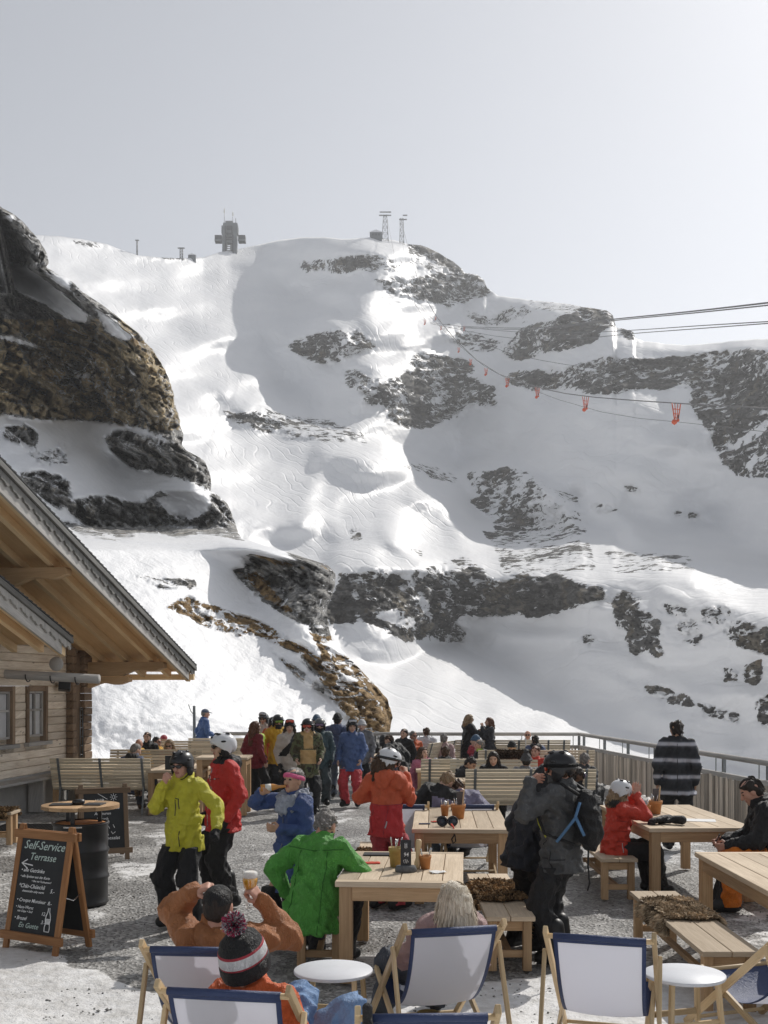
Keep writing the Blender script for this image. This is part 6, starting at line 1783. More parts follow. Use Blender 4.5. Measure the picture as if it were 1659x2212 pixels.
def writing2(bo, M, w, h):
    B = [('WIR', .18, h - .16, .07, .1), ('FREUEN UNS', .10, h - .27, .075, .1), ('Auf euren', .16, h - .35, .06, .25), ('Besuch', .19, h - .43, .06, .25), ('Chäsesalat', .22, h - .72, .07, .25), ('mit', .26, h - .80, .055, .25), ('Hörnli', .17, h - .90, .055, .25), ('23.50', .40, h - .90, .06, .2)]
    lettering(B, bo, M, M_CHALK)
    cx, cy = .45, h - .09
    st = [[(cx + .022 * math.cos(a), cy + .022 * math.sin(a)) for a in np.linspace(0, 6.29, 12)]]
    st += [[(cx + .034 * math.cos(a), cy + .034 * math.sin(a)), (cx + .055 * math.cos(a), cy + .055 * math.sin(a))] for a in np.linspace(0, 5.5, 8)]
    st += [[(.22, h - .03), (.36, h - .12)], [(.36, h - .52), (.38, h - .56)], [(.43, h - .50), (.45, h - .55)], [(.40, h - .60), (.42, h - .64), (.46, h - .61)], [(.35, h - .63), (.36, h - .66)]]
    strokes(st, bo, M, M_CHALK, .004)
sign('orange framed chalkboard at the lower left reading Self-Service Terrasse', -3.19, 9.80, rad(-29), writing=writing1, spread=.42)
sign('dark framed chalkboard standing behind the barrel table', -3.83, 14.95, rad(22), w=.60, h=1.03, wm=W_SIGN2, writing=writing2, spread=.5)
def barrel():
    t = thing('barrel_table', 'black oil drum with a round wooden top used as a bar table', 'barrel table', (-3.36, 12.05, 0))
    b = MB(); R_ = .295; pr = [(0, 0), (R_, 0), (R_ + .012, .015), (R_, .03)]
    for z in (.30, .59): pr += [(R_, z - .03), (R_ + .014, z - .012), (R_ + .014, z + .012), (R_, z + .03)]
    pr += [(R_, .86), (R_ + .014, .875), (R_ + .014, .895), (R_ - .012, .90), (R_ - .016, .80), (0, .80)]
    b.lathe(pr, 56); b.build('drum', M_BLACK, t)
    i = MB(); i.lathe([(R_ - .02, .801), (R_ - .0185, .885)], 40); i.build('drum_lining', M_TERRA, t)
    l = MB(); l.tube([(-.10, -.3045, .872), (0, -.3125, .872), (.10, -.3045, .872)], .012, 6); l.build('clamp_ring', M_METAL, t)
    st = MB(); st.prism([(-.19, -.243, .68), (-.15, -.266, .68), (-.13, -.276, .79), (-.17, -.256, .79)], (-.004, -.007, 0)); st.build('sticker', M_PAPER, t)
    for a in (.6, 2.5, 4.6):
        p = MB(); p.box((.22 * math.cos(a), .22 * math.sin(a), .965), (.04, .04, .17)); p.build('support', M_BLACK, t)
    tp = MB(); n = 5; r = .42
    for k in range(n):
        x0 = -r + 2 * r * k / n + .002; x1 = -r + 2 * r * (k + 1) / n - .002; pts = []
        m_ = 8
        for q in range(m_ + 1):
            x = x0 + (x1 - x0) * q / m_; pts.append((x, -math.sqrt(max(r * r - x * x, 0)), 1.05))
        for q in range(m_, -1, -1):
            x = x0 + (x1 - x0) * q / m_; pts.append((x, math.sqrt(max(r * r - x * x, 0)) + .0005, 1.05))
        tp.prism(pts, (0, 0, .04))
    tp.build('tabletop', W_TABLE, t)
barrel()
def slate(label, x, y, z, w, d, rz, name='menu_slate', th=.012, mt=None, cat='menu'):
    t = MB(); t.box((0, 0, th / 2), (w, d, th)); o = t.build(name, mt or M_SLATE, None, .002); o.location = (x, y, z); o.rotation_euler = (0, 0, rz); return tag(o, label, cat)
slate('black menu board lying at the left of the barrel table', -3.55, 11.99, 1.091, .24, .20, .1)
slate('black menu board lying at the right of the barrel table', -3.20, 12.02, 1.091, .20, .22, -.05)
o = MB(); o.lathe([(0, 0), (.05, 0), (.062, .03), (.055, .055), (.03, .062), (0, .062)], 18, sx=1.15); o = o.build('ashtray', M_BLACK); o.location = (-3.37, 12.0, 1.091); tag(o, 'dark ashtray in the middle of the barrel table', 'ashtray')
slate('black menu board lying at the far edge of the green man\'s table', -.02, 10.12, .831, .34, .16, -.05)
def grate():
    t = thing('floor_grate', 'dark metal grate lying on the ground behind the barrel table', 'grate', (-5.75, 18.2, .025), 0)
    g = MB()
    for i in range(26): g.box((-.75 + 1.5 * i / 25, 0, 0), (.012, 1.0, .025))
    for i in range(18): g.box((0, -.5 + i / 17, .001), (1.5, .012, .024))
    g.build('bars', M_BLACK, t)
grate()

# ================================================================== things on the tables
plain('beer', (.80, .40, .03), rough=.08, spec=.5, var=.05)
def glass_mat(name='clear_glass', col=(1, 1, 1), rough=.0):
    m, nt, b = new_mat(name); b.inputs['Base Color'].default_value = (*col, 1); b.inputs['Roughness'].default_value = rough
    b.inputs['Specular IOR Level'].default_value = .7
    tr = nt.nodes.new('ShaderNodeBsdfTransparent'); mx = nt.nodes.new('ShaderNodeMixShader'); fr = nt.nodes.new('ShaderNodeFresnel'); fr.inputs[0].default_value = 1.45
    gl = nt.nodes.new('ShaderNodeBsdfGlossy'); gl.inputs['Roughness'].default_value = .03
    mx.inputs[0].default_value = .12; nt.links.new(tr.outputs[0], mx.inputs[1]); nt.links.new(gl.outputs[0], mx.inputs[2])
    nt.links.new(mx.outputs[0], nt.nodes['Material Output'].inputs['Surface']); MATS[name] = m; return m
glass_mat(); plain('bottle_brown', (.09, .035, .01), rough=.1, spec=.6); plain('bottle_amber', (.55, .24, .05), rough=.1, spec=.6); plain('label_white', (.68, .66, .60), rough=.6, var=.2, scale=60); plain('foam', (.82, .80, .74), rough=.7)
cutlery_pot('yellow flower pot full of cutlery left of the menu holder', (.10, 9.45, .831), .058, .17, M_OCHREPOT, 8, seed=1, tall=.12)
def menu_holder():
    t = thing('menu_holder', 'black table number stand on a stone foot reading 94', 'menu holder', (.185, 9.20, .831), rad(2))
    t.scale = (.72, .72, .8)
    k = MB(); k.lathe([(0, 0), (.125, 0), (.13, .03), (.11, .065), (0, .07)], 20, sy=.62); k.build('foot', M_STONE, t)
    k = MB(); k.box((0, 0, .20), (.125, .012, .27), R=Matrix.Rotation(-.1, 3, 'X')); b = k.build('board', M_SLATE, t, .002)
    M = Matrix.Translation((0, 0, .20)) @ Matrix.Rotation(-.1, 4, 'X') @ Matrix.Translation((0, -.0085, 0)) @ Matrix.Rotation(math.pi / 2, 4, 'X')
    lettering([('94', -.028, -.04, .06, .1)], b, M, M_CHALK, 'number')
    strokes([[(-.012, .05), (-.012, .10), (.012, .10), (.012, .05), (-.012, .05)], [(-.012, .07), (.012, .07)], [(-.012, .085), (.012, .085)], [(-.02, -.11), (-.03, -.08), (-.005, -.07), (.0, -.11)], [(.01, -.11), (.012, -.07), (.03, -.1)]], b, M, M_CHALK, .003)
menu_holder()
cutlery_pot('small terracotta pot with sugar sticks right of the menu holder', (.355, 9.35, .831), .05, .115, M_TERRA, 5, seed=2, tall=.08)
def mill(label, x, y, z):
    t = MB(); t.lathe([(0, 0), (.026, 0), (.028, .05), (.018, .09), (.024, .19), (.026, .235), (.018, .25), (0, .252)], 16); o = t.build('pepper_mill', W_DECK); o.location = (x, y, z); o.rotation_euler = (0, .06, 0); tag(o, label, 'pepper mill')
mill('tall wooden pepper mill behind the table number stand', .285, 9.36, .831)
def napkin(label, x, y, z, w, d, rz, mt, name='napkin'):
    xs = np.linspace(-.5, .5, 9); V = [(a * w, b_ * d, .006 + .012 * fbm(np.array([a * 4 + x]), np.array([b_ * 4 + y]), 2, 3)[0]) for b_ in xs for a in xs]
    Fq = [(i * 9 + k, i * 9 + k + 1, (i + 1) * 9 + k + 1, (i + 1) * 9 + k) for i in range(8) for k in range(8)]
    o = mesh_obj(name, V, Fq, mt); o.location = (x, y, z + .004); o.rotation_euler = (0, 0, rz); tag(o, label, 'napkin')
    m_ = o.modifiers.new('thickness', 'SOLIDIFY'); m_.thickness = .004
napkin('folded red napkin near the green sleeve', -.12, 9.62, .831, .17, .07, .1, M_NAPKIN)
napkin('crumpled white paper right of the small terracotta pot', .45, 9.15, .831, .13, .10, .3, M_PAPER)
cutlery_pot('large terracotta pot of cutlery with a grey menu card on the goggles table', (.88, 12.9, .831), .085, .17, M_TERRA, 8, card=True, seed=4)
cutlery_pot('slim terracotta pot left of the large pot on the goggles table', (.735, 13.15, .831), .05, .13, M_TERRA, 6, seed=5)
def goggles_on_table():
    t = thing('ski_goggles', 'dark ski goggles lying on the table edge, strap hanging down', 'goggles', (.71, 12.18, .831), rad(5)); t.scale = (.70, .9, .80)
    for q in (-1, 1):
        k = MB(); pts = [(q * .085 + .075 * math.cos(a), .012 * math.cos(a) * q + .022 * math.sin(a), .07 + .058 * math.sin(a)) for a in np.linspace(0, 2 * math.pi, 18)]
        k.tube(pts, .016, 8); k.build('rim', MATS['shade_black'], t)
        k = MB(); k.lathe([(0, -.004), (.062, -.003), (.062, .003), (0, .004)], 22, c=(q * .085, .0, .07), R=Matrix.Rotation(math.pi / 2 - .35, 3, 'X'), sy=.82); k.build('lens', plain('lens_smoke', (.05, .065, .085), rough=.3), t)
    k = MB(); k.tube([(.03, -.02, .05), (.05, -.14, .03), (.06, -.245, -.01), (.06, -.255, -.09), (.02, -.255, -.14), (.04, -.258, -.2), (.085, -.256, -.17), (.07, -.25, -.08)], .011, 6); k.build('strap', MATS['strap_black'], t)
    k = MB(); k.tube([(.045, -.1, .04), (.055, -.2, .02), (.062, -.258, -.03)], .014, 6); k.build('strap_pattern', M_NAPKIN, t)
goggles_on_table()
slate('dark blue clothes peg lying at the left of the goggles table', .46, 12.35, .831, .13, .022, .05, 'peg', .014, MATS['jacket_navy'], 'peg')
napkin('red and white crumpled napkin left of the goggles', .60, 12.55, .831, .10, .09, .3, M_NAPKIN)
cutlery_pot('terracotta pot of cutlery with menu card on the table with papers', (3.32, 13.35, .831), .09, .165, M_TERRA, 8, card=True, seed=7)
cutlery_pot('slim terracotta pot beside the large pot on the table with papers', (3.19, 13.2, .831), .045, .125, M_TERRA, 4, seed=8)
glove_pair('pair of black ski gloves lying on the table with papers', (3.24, 12.35, .831), rad(-10))
slate('white sheet of paper under the hands of the man in the black jacket', 3.66, 12.72, .831, .42, .26, -.25, 'paper', .003, M_PAPER, 'paper')
slate('black menu stand on the pale table at the left', -4.05, 20.45, .831, .13, .03, 0, 'menu_stand', .26, M_SLATE, 'menu stand')
def bottle(label, x, y, z, mt, h=.26, r=.033, lab=True):
    t = thing('bottle', label, 'bottle', (x, y, z))
    k = MB(); k.lathe([(0, 0), (r, 0), (r, h * .55), (r * .42, h * .75), (r * .38, h), (0, h)], 18); k.build('glass_body', mt, t)
    if lab: k = MB(); k.lathe([(r + .001, h * .18), (r + .001, h * .45)], 18); k.build('bottle_label', MATS['label_white'], t)
    return t
bottle('small bottle with red label beside the black menu stand', -3.93, 20.5, .831, M_NAPKIN, .22)
bottle('dark beer bottle standing in front of the girl in pink', .73, 20.5, .831, MATS['bottle_brown'], .27, .036)
bottle('clear bottle standing at the left on the far table', -.07, 24.6, .831, MATS['label_white'], .2, .04)
bottle('dark bottle standing at the right on the far table', .05, 24.6, .831, MATS['bottle_brown'], .26, .036)
def bucket():
    t = thing('pot', 'tan round pot standing on the snow behind the bottom deck chair', 'pot', (.30, 7.4, .03))
    k = MB(); k.lathe([(0, .004), (.055, 0), (.072, .13), (.078, .135), (.078, .15), (.068, .15), (.062, .1), (0, .09)], 28); k.build('bowl', M_OCHREPOT, t)
    k = MB(); k.lathe([(.0735, .06), (.0765, .10)], 28); k.build('band', M_BLACK, t)
bucket()
def post_glove():
    t = thing('glove', 'black glove hung over the left post of the bottom deck chair', 'glove', (-.075, 4.94, .80), 0)
    V, Q = hand_geo('half', .0065, .009); M = Matrix.Translation((0, 0, .10)) @ Matrix.Rotation(rad(-82), 4, 'X') @ Matrix.Rotation(.5, 4, 'Y') @ Matrix.Scale(.55, 4); mesh_obj('palm', mul(M, V), Q, MATS['glove_black'], t)
post_glove()
# ================================================================== the people
C('jacket_inkblue', (.020, .022, .030))
# ---- standing in the foreground
pY = person('man in a bright yellow ski jacket and black helmet, hand raised to his chin', 398, 10.9, 1.74, yaw=152, lean=2, head=(4, 6, 0), ra=(-.10, .22, .02), rpole=(.45, .1, -1), la=(.30, .10, -.40), lpole=(.6, -.8, -.2),
       rh='grip', lh='grip', rpalm=(-.2, -1, .2), top='jacket_yellow', hem=.17, flare=.01, skin='red', hair='crop', hairc='grey', gear=HB('helmet_black') + [('sunglasses', 'shade_black')], gloves=('glove_black', -1), boot='ski')
pR = person('tall man in a red ski jacket and white helmet standing behind the yellow jacket', 484, 11.9, 1.87, yaw=118, head=(-6, 2, 0), la=(.06, .06, -.50), ra=(.03, .10, -.48), top=['jacket_red', 'collar_black'], topf=lambda c, a: (c[:, 2] > .52) & (np.abs(c[:, 0]) < .13), hem=.17, flare=.012, skin='pale', hair='crop', hairc='grey', gear=HB('helmet_white') + [('sunglasses', 'shade_black'), ('hood_down', 'collar_black')], gloves=('glove_black', 0), boot='ski')
pB = person('woman in a long blue jacket and pink headband drinking from a bottle', 634, 10.1, 1.64, yaw=130, head=(14, -6, 0), ra=(-.02, .28, .09), rpole=(1.0, .3, -.35), rh='grip', rfing=(-1, .1, .1), rpalm=(0, 0, 1), la=(-.02, .26, -.24), lpole=(.5, -.8, -.5), lh='half',
       top='jacket_blue', hem=.40, flare=.03, skin='tan', hair='short', hairc='grey', gear=[('headband', 'headband_pink'), ('scarf', 'scarf_grey')])
pO = person('skier in an orange and red ski suit with white and black helmet, back turned', 835, 11.75, 1.72, yaw=-38, head=(-32, 14, 0), ra=(-.08, .24, .02), rpole=(.25, .1, -1), rh='grip', la=(.0, .16, -.22), lpole=(.8, -.9, .1), lh='half',
       top=['suit_orange', 'suit_red'], topf=lambda c, a: (c[:, 2] < .22) & (a > .10), legs='trousers_suit_red', hem=.14, flare=.005, skin='pale', hair='tail', hairc='brown', gear=HB('helmet_white', '', 'lens_silver') + [('hood_down', 'suit_orange'), ('neck_gaiter', 'lining_navy')], boot='ski')
pG = person('man in a black helmet and charcoal jacket wearing a backpack, arm raised', 1212, 9.45, 1.82, yaw=58, head=(8, 4, 0), la=(.10, .16, .10), lpole=(.8, .9, -.7), lh='half', lfing=(-1, -.1, .2), lpalm=(0, -1, 0), ra=(.08, .08, -.5),
       top='jacket_charcoal', hem=.17, flare=.0, puff=1.02, skin='red', hair='short', hairc='brown', gear=HB('helmet_black', '', 'lens_red') + [('strap', 'strap_black'), ('neck_gaiter', 'jacket_charcoal')], boot='ski')
pD = person('hooded person in a long black coat bending beside the man with the backpack', 1135, 9.95, 1.70, yaw=-62, lean=14, hunch=10, head=(-10, 10, 0), la=(.05, .22, -.42), ra=(.05, .2, -.42), top='jacket_inkblue', hem=.20, flare=.02, puff=1.04, hair='short', hairc='dark', gear=[('hood_up', 'jacket_black')], boot='ski', skin='pale')
pP = person('man in a dark jacket with pale stripes standing at the fence, seen from behind', 1462, 16.0, 1.90, yaw=-12, head=(14, 4, 0), la=(.08, .02, -.51), ra=(.07, .04, -.51), top='jacket_plaid', hem=.20, flare=.035, puff=1.04, skin='tan', hair='short', hairc='dark')
# ---- seated in the foreground
pGr = person('man in a bright green jacket sitting on the stool with his back to the camera', 676, 9.22, 1.80, yaw=-22, sit=.44, lean=14, hunch=8, head=(-4, 14, 0), ra=(.10, .36, -.24), rpole=(1, -.5, -.4), la=(.14, .16, -.38), lpole=(1, -.7, -.1), top='jacket_green', hem=.34, flare=.07, puff=1.1, skin='red', hair='short', hairc='grey', gear=[('neck_gaiter', 'collar_black')], boot='boot', feet=((-.16, .40, 0), (.16, .34, 0)))
pBr = person('man in a rust brown padded jacket holding up a beer in a deck chair', 497, 6.80, 1.80, X=-.98, yaw=-4, sit=.34, lean=-32, hunch=12, head=(-6, 14, 0), la=(.0, .14, .22), lpole=(.6, .7, -.1), lh='half', lfing=(-.9, .1, .35), lpalm=(0, 0, -1), ra=(.06, .20, .12), rpole=(.8, .1, -.9), rh='grip', rpalm=(-.6, .2, 0),
       top='jacket_brown', hem=.18, puff=1.10, legs='jeans_blue', skin='red', hair='crop', hairc='dark', gear=[('cap', 'beanie_black'), ('hood_down', 'jacket_brown')], feet=((-.2, .95, 0), (.2, .95, 0)), h=.012)
pH = person('person in a black and white pompom hat and blue jeans in the nearest deck chair', 532, 5.86, 1.76, X=-.56, yaw=-30, sit=.25, lean=-30, hunch=6, head=(-6, 2, 0), la=(.05, .16, -.42), ra=(.02, .2, -.36), top='jacket_orange', hem=.16, puff=1.12, legs='jeans_blue', skin='red', hair='crop', hairc='brown', feet=((-.06, .40, .08), (.38, .30, .10)), knee=((-.1, 1, 1.4), (.6, .9, 1.6)), h=.011, legw=1.15)
pBl = person('blonde woman sitting in the deck chair in the middle, seen from behind', 963, 7.28, 1.68, X=.40, yaw=10, sit=.36, lean=-34, hunch=8, head=(30, 4, 0), la=(.08, .22, -.36), lpole=(.6, -.4, -.6), ra=(-.02, .2, -.36), rpole=(.3, -.6, -.6), bulk=.86, top='shirt_rose', hem=.16, legs='jeans_dark', skin='red', hair='long', hairc='blond', feet=((-.34, .52, .02), (.10, .70, .02)), knee=((-.7, 1, 1.4), (.1, 1, 1.5)), h=.011)
pRw = person('woman in a red jacket sitting on a bench, both hands at her white helmet', 1330, 12.6, 1.66, yaw=-82, sit=.44, lean=4, head=(6, 8, 0), ra=(-.10, .20, .16), rpole=(.5, .5, -1), rh='flat', rfing=(-.3, .1, 1), rpalm=(-1, .2, 0), la=(-.06, .22, .14), lpole=(.5, .5, -1), lh='flat', lfing=(-.3, .1, 1), top='jacket_coral', hem=.26, flare=.01, skin='red', hair='bob', hairc='darkblond', gear=HB('helmet_white') + [('goggle_frame', 'helmet_white'), ('goggle_lens', 'lens_silver'), ('fur_collar', 'fur_dark')], boot='ski')
pOt = person('man in a black jacket and orange trousers sitting at the table with papers', 1618, 11.6, 1.95, X=4.22, yaw=80, sit=.47, lean=14, hunch=12, head=(0, 6, 0), la=(-.02, .44, -.16), ra=(.0, .44, -.16), lh='half', rh='half', top='jacket_black', hem=.2, flare=.02, puff=1.16, legs='trousers_orange', skin='red', hair='short', hairc='dark', gear=[('hood_down', 'jacket_black')], boot='ski', legw=1.15)
pL1 = person('person in a black and lilac jacket dozing in the left reclining deck chair', 955, 14.35, 1.72, X=.62, yaw=-18, sit=.44, lean=-6, side=16, hunch=18, head=(-20, 26, 6), la=(.10, .1, -.4), ra=(.06, .25, -.3), top=['jacket_black', 'jacket_lilac'], topf=lambda c, a: (c[:, 0] > -.02 + (c[:, 2] - .3) * -.3) & (c[:, 2] < .46), hem=.16, puff=1.2, hair='short', hairc='darkblond', skin='pale', legs='jeans_grey', feet=((-.1, .8, 0), (.1, .8, 0)))
pL2 = person('person in a lilac jacket dozing in the right reclining deck chair', 1005, 14.3, 1.66, X=1.10, yaw=8, sit=.38, lean=2, side=-8, hunch=22, head=(20, 30, 0), la=(.05, .25, -.3), ra=(.10, .1, -.4), top='jacket_lilac', hem=.16, puff=1.2, hair='short', hairc='brown', skin='pale', legs='trousers_black', feet=((-.1, .8, 0), (.1, .8, 0)))
pDk = person('person with black goggles half hidden behind the helmet of the backpack man', 1243, 14.6, 1.70, yaw=-80, sit=.44, head=(0, 6, 0), top='jacket_black', hem=.2, skin='dark', hair='short', hairc='dark', gear=[('goggle_frame', 'shade_black'), ('goggle_lens', 'lens_violet')])
# ---- group standing in the middle distance
person('woman with long auburn hair and a maroon jacket seen from behind', 551, 21.8, 1.70, yaw=-40, head=(-10, 0, 0), top=['jacket_maroon', 'neon_green'], topf=lambda c, a: (c[:, 0] > .06) & (c[:, 2] > .05) & (a > .12) & (c[:, 1] > -.02), hem=.16, hair='long', hairc='auburn')
person('skier in a beige and black jacket and grey helmet behind the maroon jacket', 570, 25.2, 1.76, yaw=165, top=['jacket_beige', 'jacket_black'], topf=lambda c, a: (c[:, 2] < .22), hem=.2, gear=HB('helmet_grey', '_up', 'lens_silver') + [('sunglasses', 'shade_black')], skin='tan', hair='crop', hairc='dark')
person('skier in an orange jacket mostly hidden behind the mustard jacket', 590, 24.2, 1.70, yaw=-20, top='jacket_orange', hem=.2, gear=HB('helmet_black'), hair='crop', hairc='dark')
person('skier in a mustard yellow jacket with green goggles', 600, 22.4, 1.80, yaw=205, head=(-6, 4, 0), la=(.08, .04, -.48), ra=(.12, .04, -.46), top='jacket_mustard', hem=.2, flare=.01, gear=HB('helmet_black', '', 'lens_green') + [('hood_down', 'jacket_mustard'), ('neck_gaiter', 'collar_black')], skin='tan', hair='crop', hairc='dark', boot='ski', gloves=('glove_black', 0))
person('woman in a beige jacket with a black chest patch and a braid', 626, 21.2, 1.72, yaw=205, head=(-20, 0, 0), top=['jacket_beige', 'jacket_black'], topf=lambda c, a: (np.abs(c[:, 0] - .06 + (c[:, 2] - .3) * .7) < .07) & (c[:, 1] > -.04) & (c[:, 2] > .12), hem=.2, flare=.015, gear=HB('helmet_black', '_up', 'lens_red') + [('hood_down', 'jacket_beige')], skin='pale', hair='tail', hairc='brown', boot='ski', gloves=('glove_black', 0))
person('man in a camouflage jacket with a tan bib and red goggles', 665, 20.4, 1.78, yaw=188, head=(-14, 4, 0), la=(.05, .14, -.40), ra=(.05, .14, -.40), top=['jacket_camo', 'jacket_tan'], topf=lambda c, a: (np.abs(c[:, 0]) < np.where(c[:, 2] < .25, .145, .085)) & (c[:, 1] > .0) & (c[:, 2] > .0) & (np.abs(c[:, 2] - .27) > .012) & (a > .09), hem=.26, flare=.02, gear=HB('helmet_black', '', 'lens_red') + [('hood_down', 'jacket_tan')], skin='pale', hair='crop', hairc='brown', boot='ski')
person('person in a dark teal jacket with a black mask and violet goggles', 691, 21.9, 1.74, yaw=180, top='jacket_teal', hem=.2, legs='trousers_teal', gear=HB('helmet_grey', '', 'lens_violet') + [('neck_gaiter', 'collar_black')], skin='pale', hair='crop', hairc='dark', boot='ski', gloves=('glove_black', 0))
person('person with a steel blue beanie hidden behind the camouflage jacket', 684, 24.5, 1.74, yaw=200, top='jacket_grey', gear=[('beanie', 'beanie_blue')], hair='crop', hairc='dark')
person('man in a navy jacket and dark beanie seen from behind', 729, 23.4, 1.80, yaw=-12, legs='jeans_grey', top='jacket_navy', hem=.24, puff=1.08, gear=[('beanie', 'beanie_black'), ('hood_down', 'jacket_navy')], hair='crop', hairc='dark', feet=((-.12, .1, 0), (.14, -.12, 0)))
pRp = person('woman in a blue ski jacket and bright red ski trousers with a black helmet', 760, 21.7, 1.72, yaw=165, head=(24, 4, 0), la=(.05, .10, -.46), ra=(.08, .08, -.48), top='jacket_blue_mid', hem=.22, flare=.015, legs='trousers_red', gear=HB('helmet_black', '_up', 'lens_silver'), skin='pale', hair='short', hairc='brown', boot='ski')
person('person with a pale cap partly hidden behind the blue ski jacket', 782, 23.6, 1.66, yaw=170, top='jacket_grey', gear=[('beanie', 'hat_white')], hair='crop', hairc='brown')
person('woman in a black coat holding up a phone at the far fence', 1012, 27.2, 1.70, yaw=-70, head=(0, 10, 0), ra=(.0, .36, -.12), la=(.0, .34, -.14), rh='grip', lh='grip', top='jacket_black', hem=.3, puff=1.12, hair='bob', hairc='darkblond', gear=[('sunglasses', 'shade_black')])
person('woman in a dark grey coat at the far fence, hand at her mouth', 1057, 27.2, 1.62, yaw=100, la=(-.10, .22, .06), lh='grip', top='jacket_darkgrey', hem=.24, hair='bob', hairc='auburn')
person('man in a blue coat and cap walking at the foot of the snow bank', 437, 29.0, 1.80, yaw=-65, side=0, lean=6, top='jacket_bluecoat', hem=.34, flare=.03, gear=[('cap', 'cap_blue')], hair='crop', hairc='grey', skin='red', ra=(.04, .3, -.36))
# ---- seated at the far tables
def seated(label, u, vtop, Y, yaw, ht=1.72, **k):
    z = wz(vtop, Y)                                            # height of the crown above the ground
    seat = max(.30, min(.62, z - .955 * ht / 1.75 + .02 - (.03 if k.get('gear') else 0)))
    return person(label, u, Y, ht, yaw, sit=seat, **k)
seated('man in a dark hooded jacket at the end of the bench by the chalet', 282, 1597, 20.75, -25, ht=1.82, lean=4, hunch=10, head=(-20, 12, 0), top='jacket_navy', gear=[('hood_down', 'jacket_black')], hair='crop', hairc='grey', boot='boot', bootm='boot_brown', legs='jeans_dark')
seated('bald man in a yellow jacket behind the dark hooded man', 300, 1590, 23.6, 20, top='jacket_mustard', gear=[('sunglasses', 'shade_black')], skin='red')
seated('young man in a black jacket facing the camera at the left tables', 318, 1579, 25.2, 178, top='jacket_black', hair='short', hairc='brown')
seated('man in a yellow jacket with sunglasses looking right at the left tables', 338, 1591, 25.9, -110, top='jacket_mustard', hair='short', hairc='dark', gear=[('sunglasses', 'shade_black')], skin='red')
seated('woman with dark blond hair and sunglasses looking down at the left tables', 367, 1591, 23.7, 160, head=(15, 16, 0), top='jacket_maroon', hair='bob', hairc='darkblond', gear=[('sunglasses', 'shade_black')])
seated('person with a red cap at the left tables', 354, 1594, 27.0, 30, top='jacket_maroon', gear=[('cap', 'cap_red')])
seated('person leaning back in the sun right beside the chalet corner', 200, 1622, 24.0, -70, lean=-24, top='jacket_beige', hair='short', hairc='brown', legs='jeans_dark')
seated('man in black with sunglasses facing the camera at the far middle table', 797, 1575, 25.5, 176, top='jacket_black', hair='short', hairc='brown', gear=[('sunglasses', 'shade_black')], la=(.05, .34, -.3), ra=(.05, .34, -.3))
seated('person bent over in a black hood at the far middle table', 826, 1581, 26.8, -10, lean=20, top='jacket_black', gear=[('hood_up', 'jacket_black')])
seated('person in a black coat leaning to the left at the far middle table', 862, 1577, 24.3, 40, lean=22, hunch=10, head=(30, 10, 0), top='jacket_black', hair='short', hairc='brown', puff=1.15)
seated('man with dark hair behind the leaning black coat', 873, 1572, 26.6, 150, top='jacket_black', hair='short', hairc='dark')
seated('grey haired man with sunglasses and orange collar at the far fence', 893, 1574, 26.8, -150, top='jacket_orange', hair='short', hairc='grey', gear=[('sunglasses', 'shade_black')], skin='red')
seated('woman with tied up brown hair in a white top seen from behind', 921, 1569, 27.4, 10, top='jacket_white', hair='short', hairc='brown')
seated('person with grey tousled hair and a rose collar seen from behind', 959, 1583, 26.2, -20, top='shirt_rose', hair='short', hairc='grey')
seated('bald man with sunglasses facing the camera near the fence corner', 1140, 1573, 27.9, 170, top='jacket_white', skin='red', gear=[('sunglasses', 'shade_black')])
seated('dark haired man in a navy hood seen from behind near the fence corner', 1156, 1583, 26.4, 10, top='jacket_navy', hair='short', hairc='dark', gear=[('hood_down', 'jacket_black')])
seated('person in a grey beanie and magenta scarf in the middle rows', 1028, 1584, 25.4, 100, top='jacket_pink', gear=[('beanie', 'beanie_blue'), ('scarf', 'cap_red')])
seated('grey haired man with a neon green collar in the middle rows', 1036, 1592, 23.6, 100, top=['jacket_black', 'neon_green'], topf=lambda c, a: c[:, 2] > .56, hair='short', hairc='grey', skin='red', gear=[('hood_down', 'jacket_black')])
seated('person in a black beanie and neon yellow collar seen from behind', 1106, 1602, 23.6, 0, top=['jacket_black', 'neon_yellow'], topf=lambda c, a: c[:, 2] > .5, gear=[('beanie', 'beanie_black')])
seated('girl with brown hair in a pink jacket turned to the right', 913, 1611, 21.0, -140, top='jacket_pink', hair='long', hairc='brown', ht=1.62)
seated('person with short brown hair in a white and black jacket seen from behind', 962, 1605, 21.4, -5, top=['jacket_white', 'jacket_black'], topf=lambda c, a: np.abs(c[:, 0]) < .10, hair='short', hairc='brown', gear=[('hood_down', 'jacket_black')])
seated('dark haired man leaning towards the woman beside him', 1020, 1621, 19.0, -100, X=1.2, lean=20, hunch=10, head=(-20, 10, 0), top='jacket_black', puff=1.1, hair='short', hairc='dark', skin='tan', la=(.1, .2, -.36))
seated('woman with long dark hair looking down beside the leaning man', 1066, 1619, 19.0, 172, head=(0, 18, 0), top='jacket_black', hair='long', hairc='dark', skin='pale')
seated('person in a grey pompom beanie and grey jacket seen from behind', 1137, 1622, 19.2, -6, top='jacket_grey', puff=1.15, gear=[('beanie', 'beanie_grey'), ('pompom', 'beanie_grey')], hair='crop', hairc='dark')
seated('grey haired person by the plank fence seen from behind', 1258, 1623, 19.6, -30, top='jacket_darkgrey', lean=10, hair='short', hairc='grey')
seated('person with reddish face to the right of the grey pompom beanie', 1157, 1622, 22.0, 150, top='jacket_coral', hair='short', hairc='auburn', skin='red')

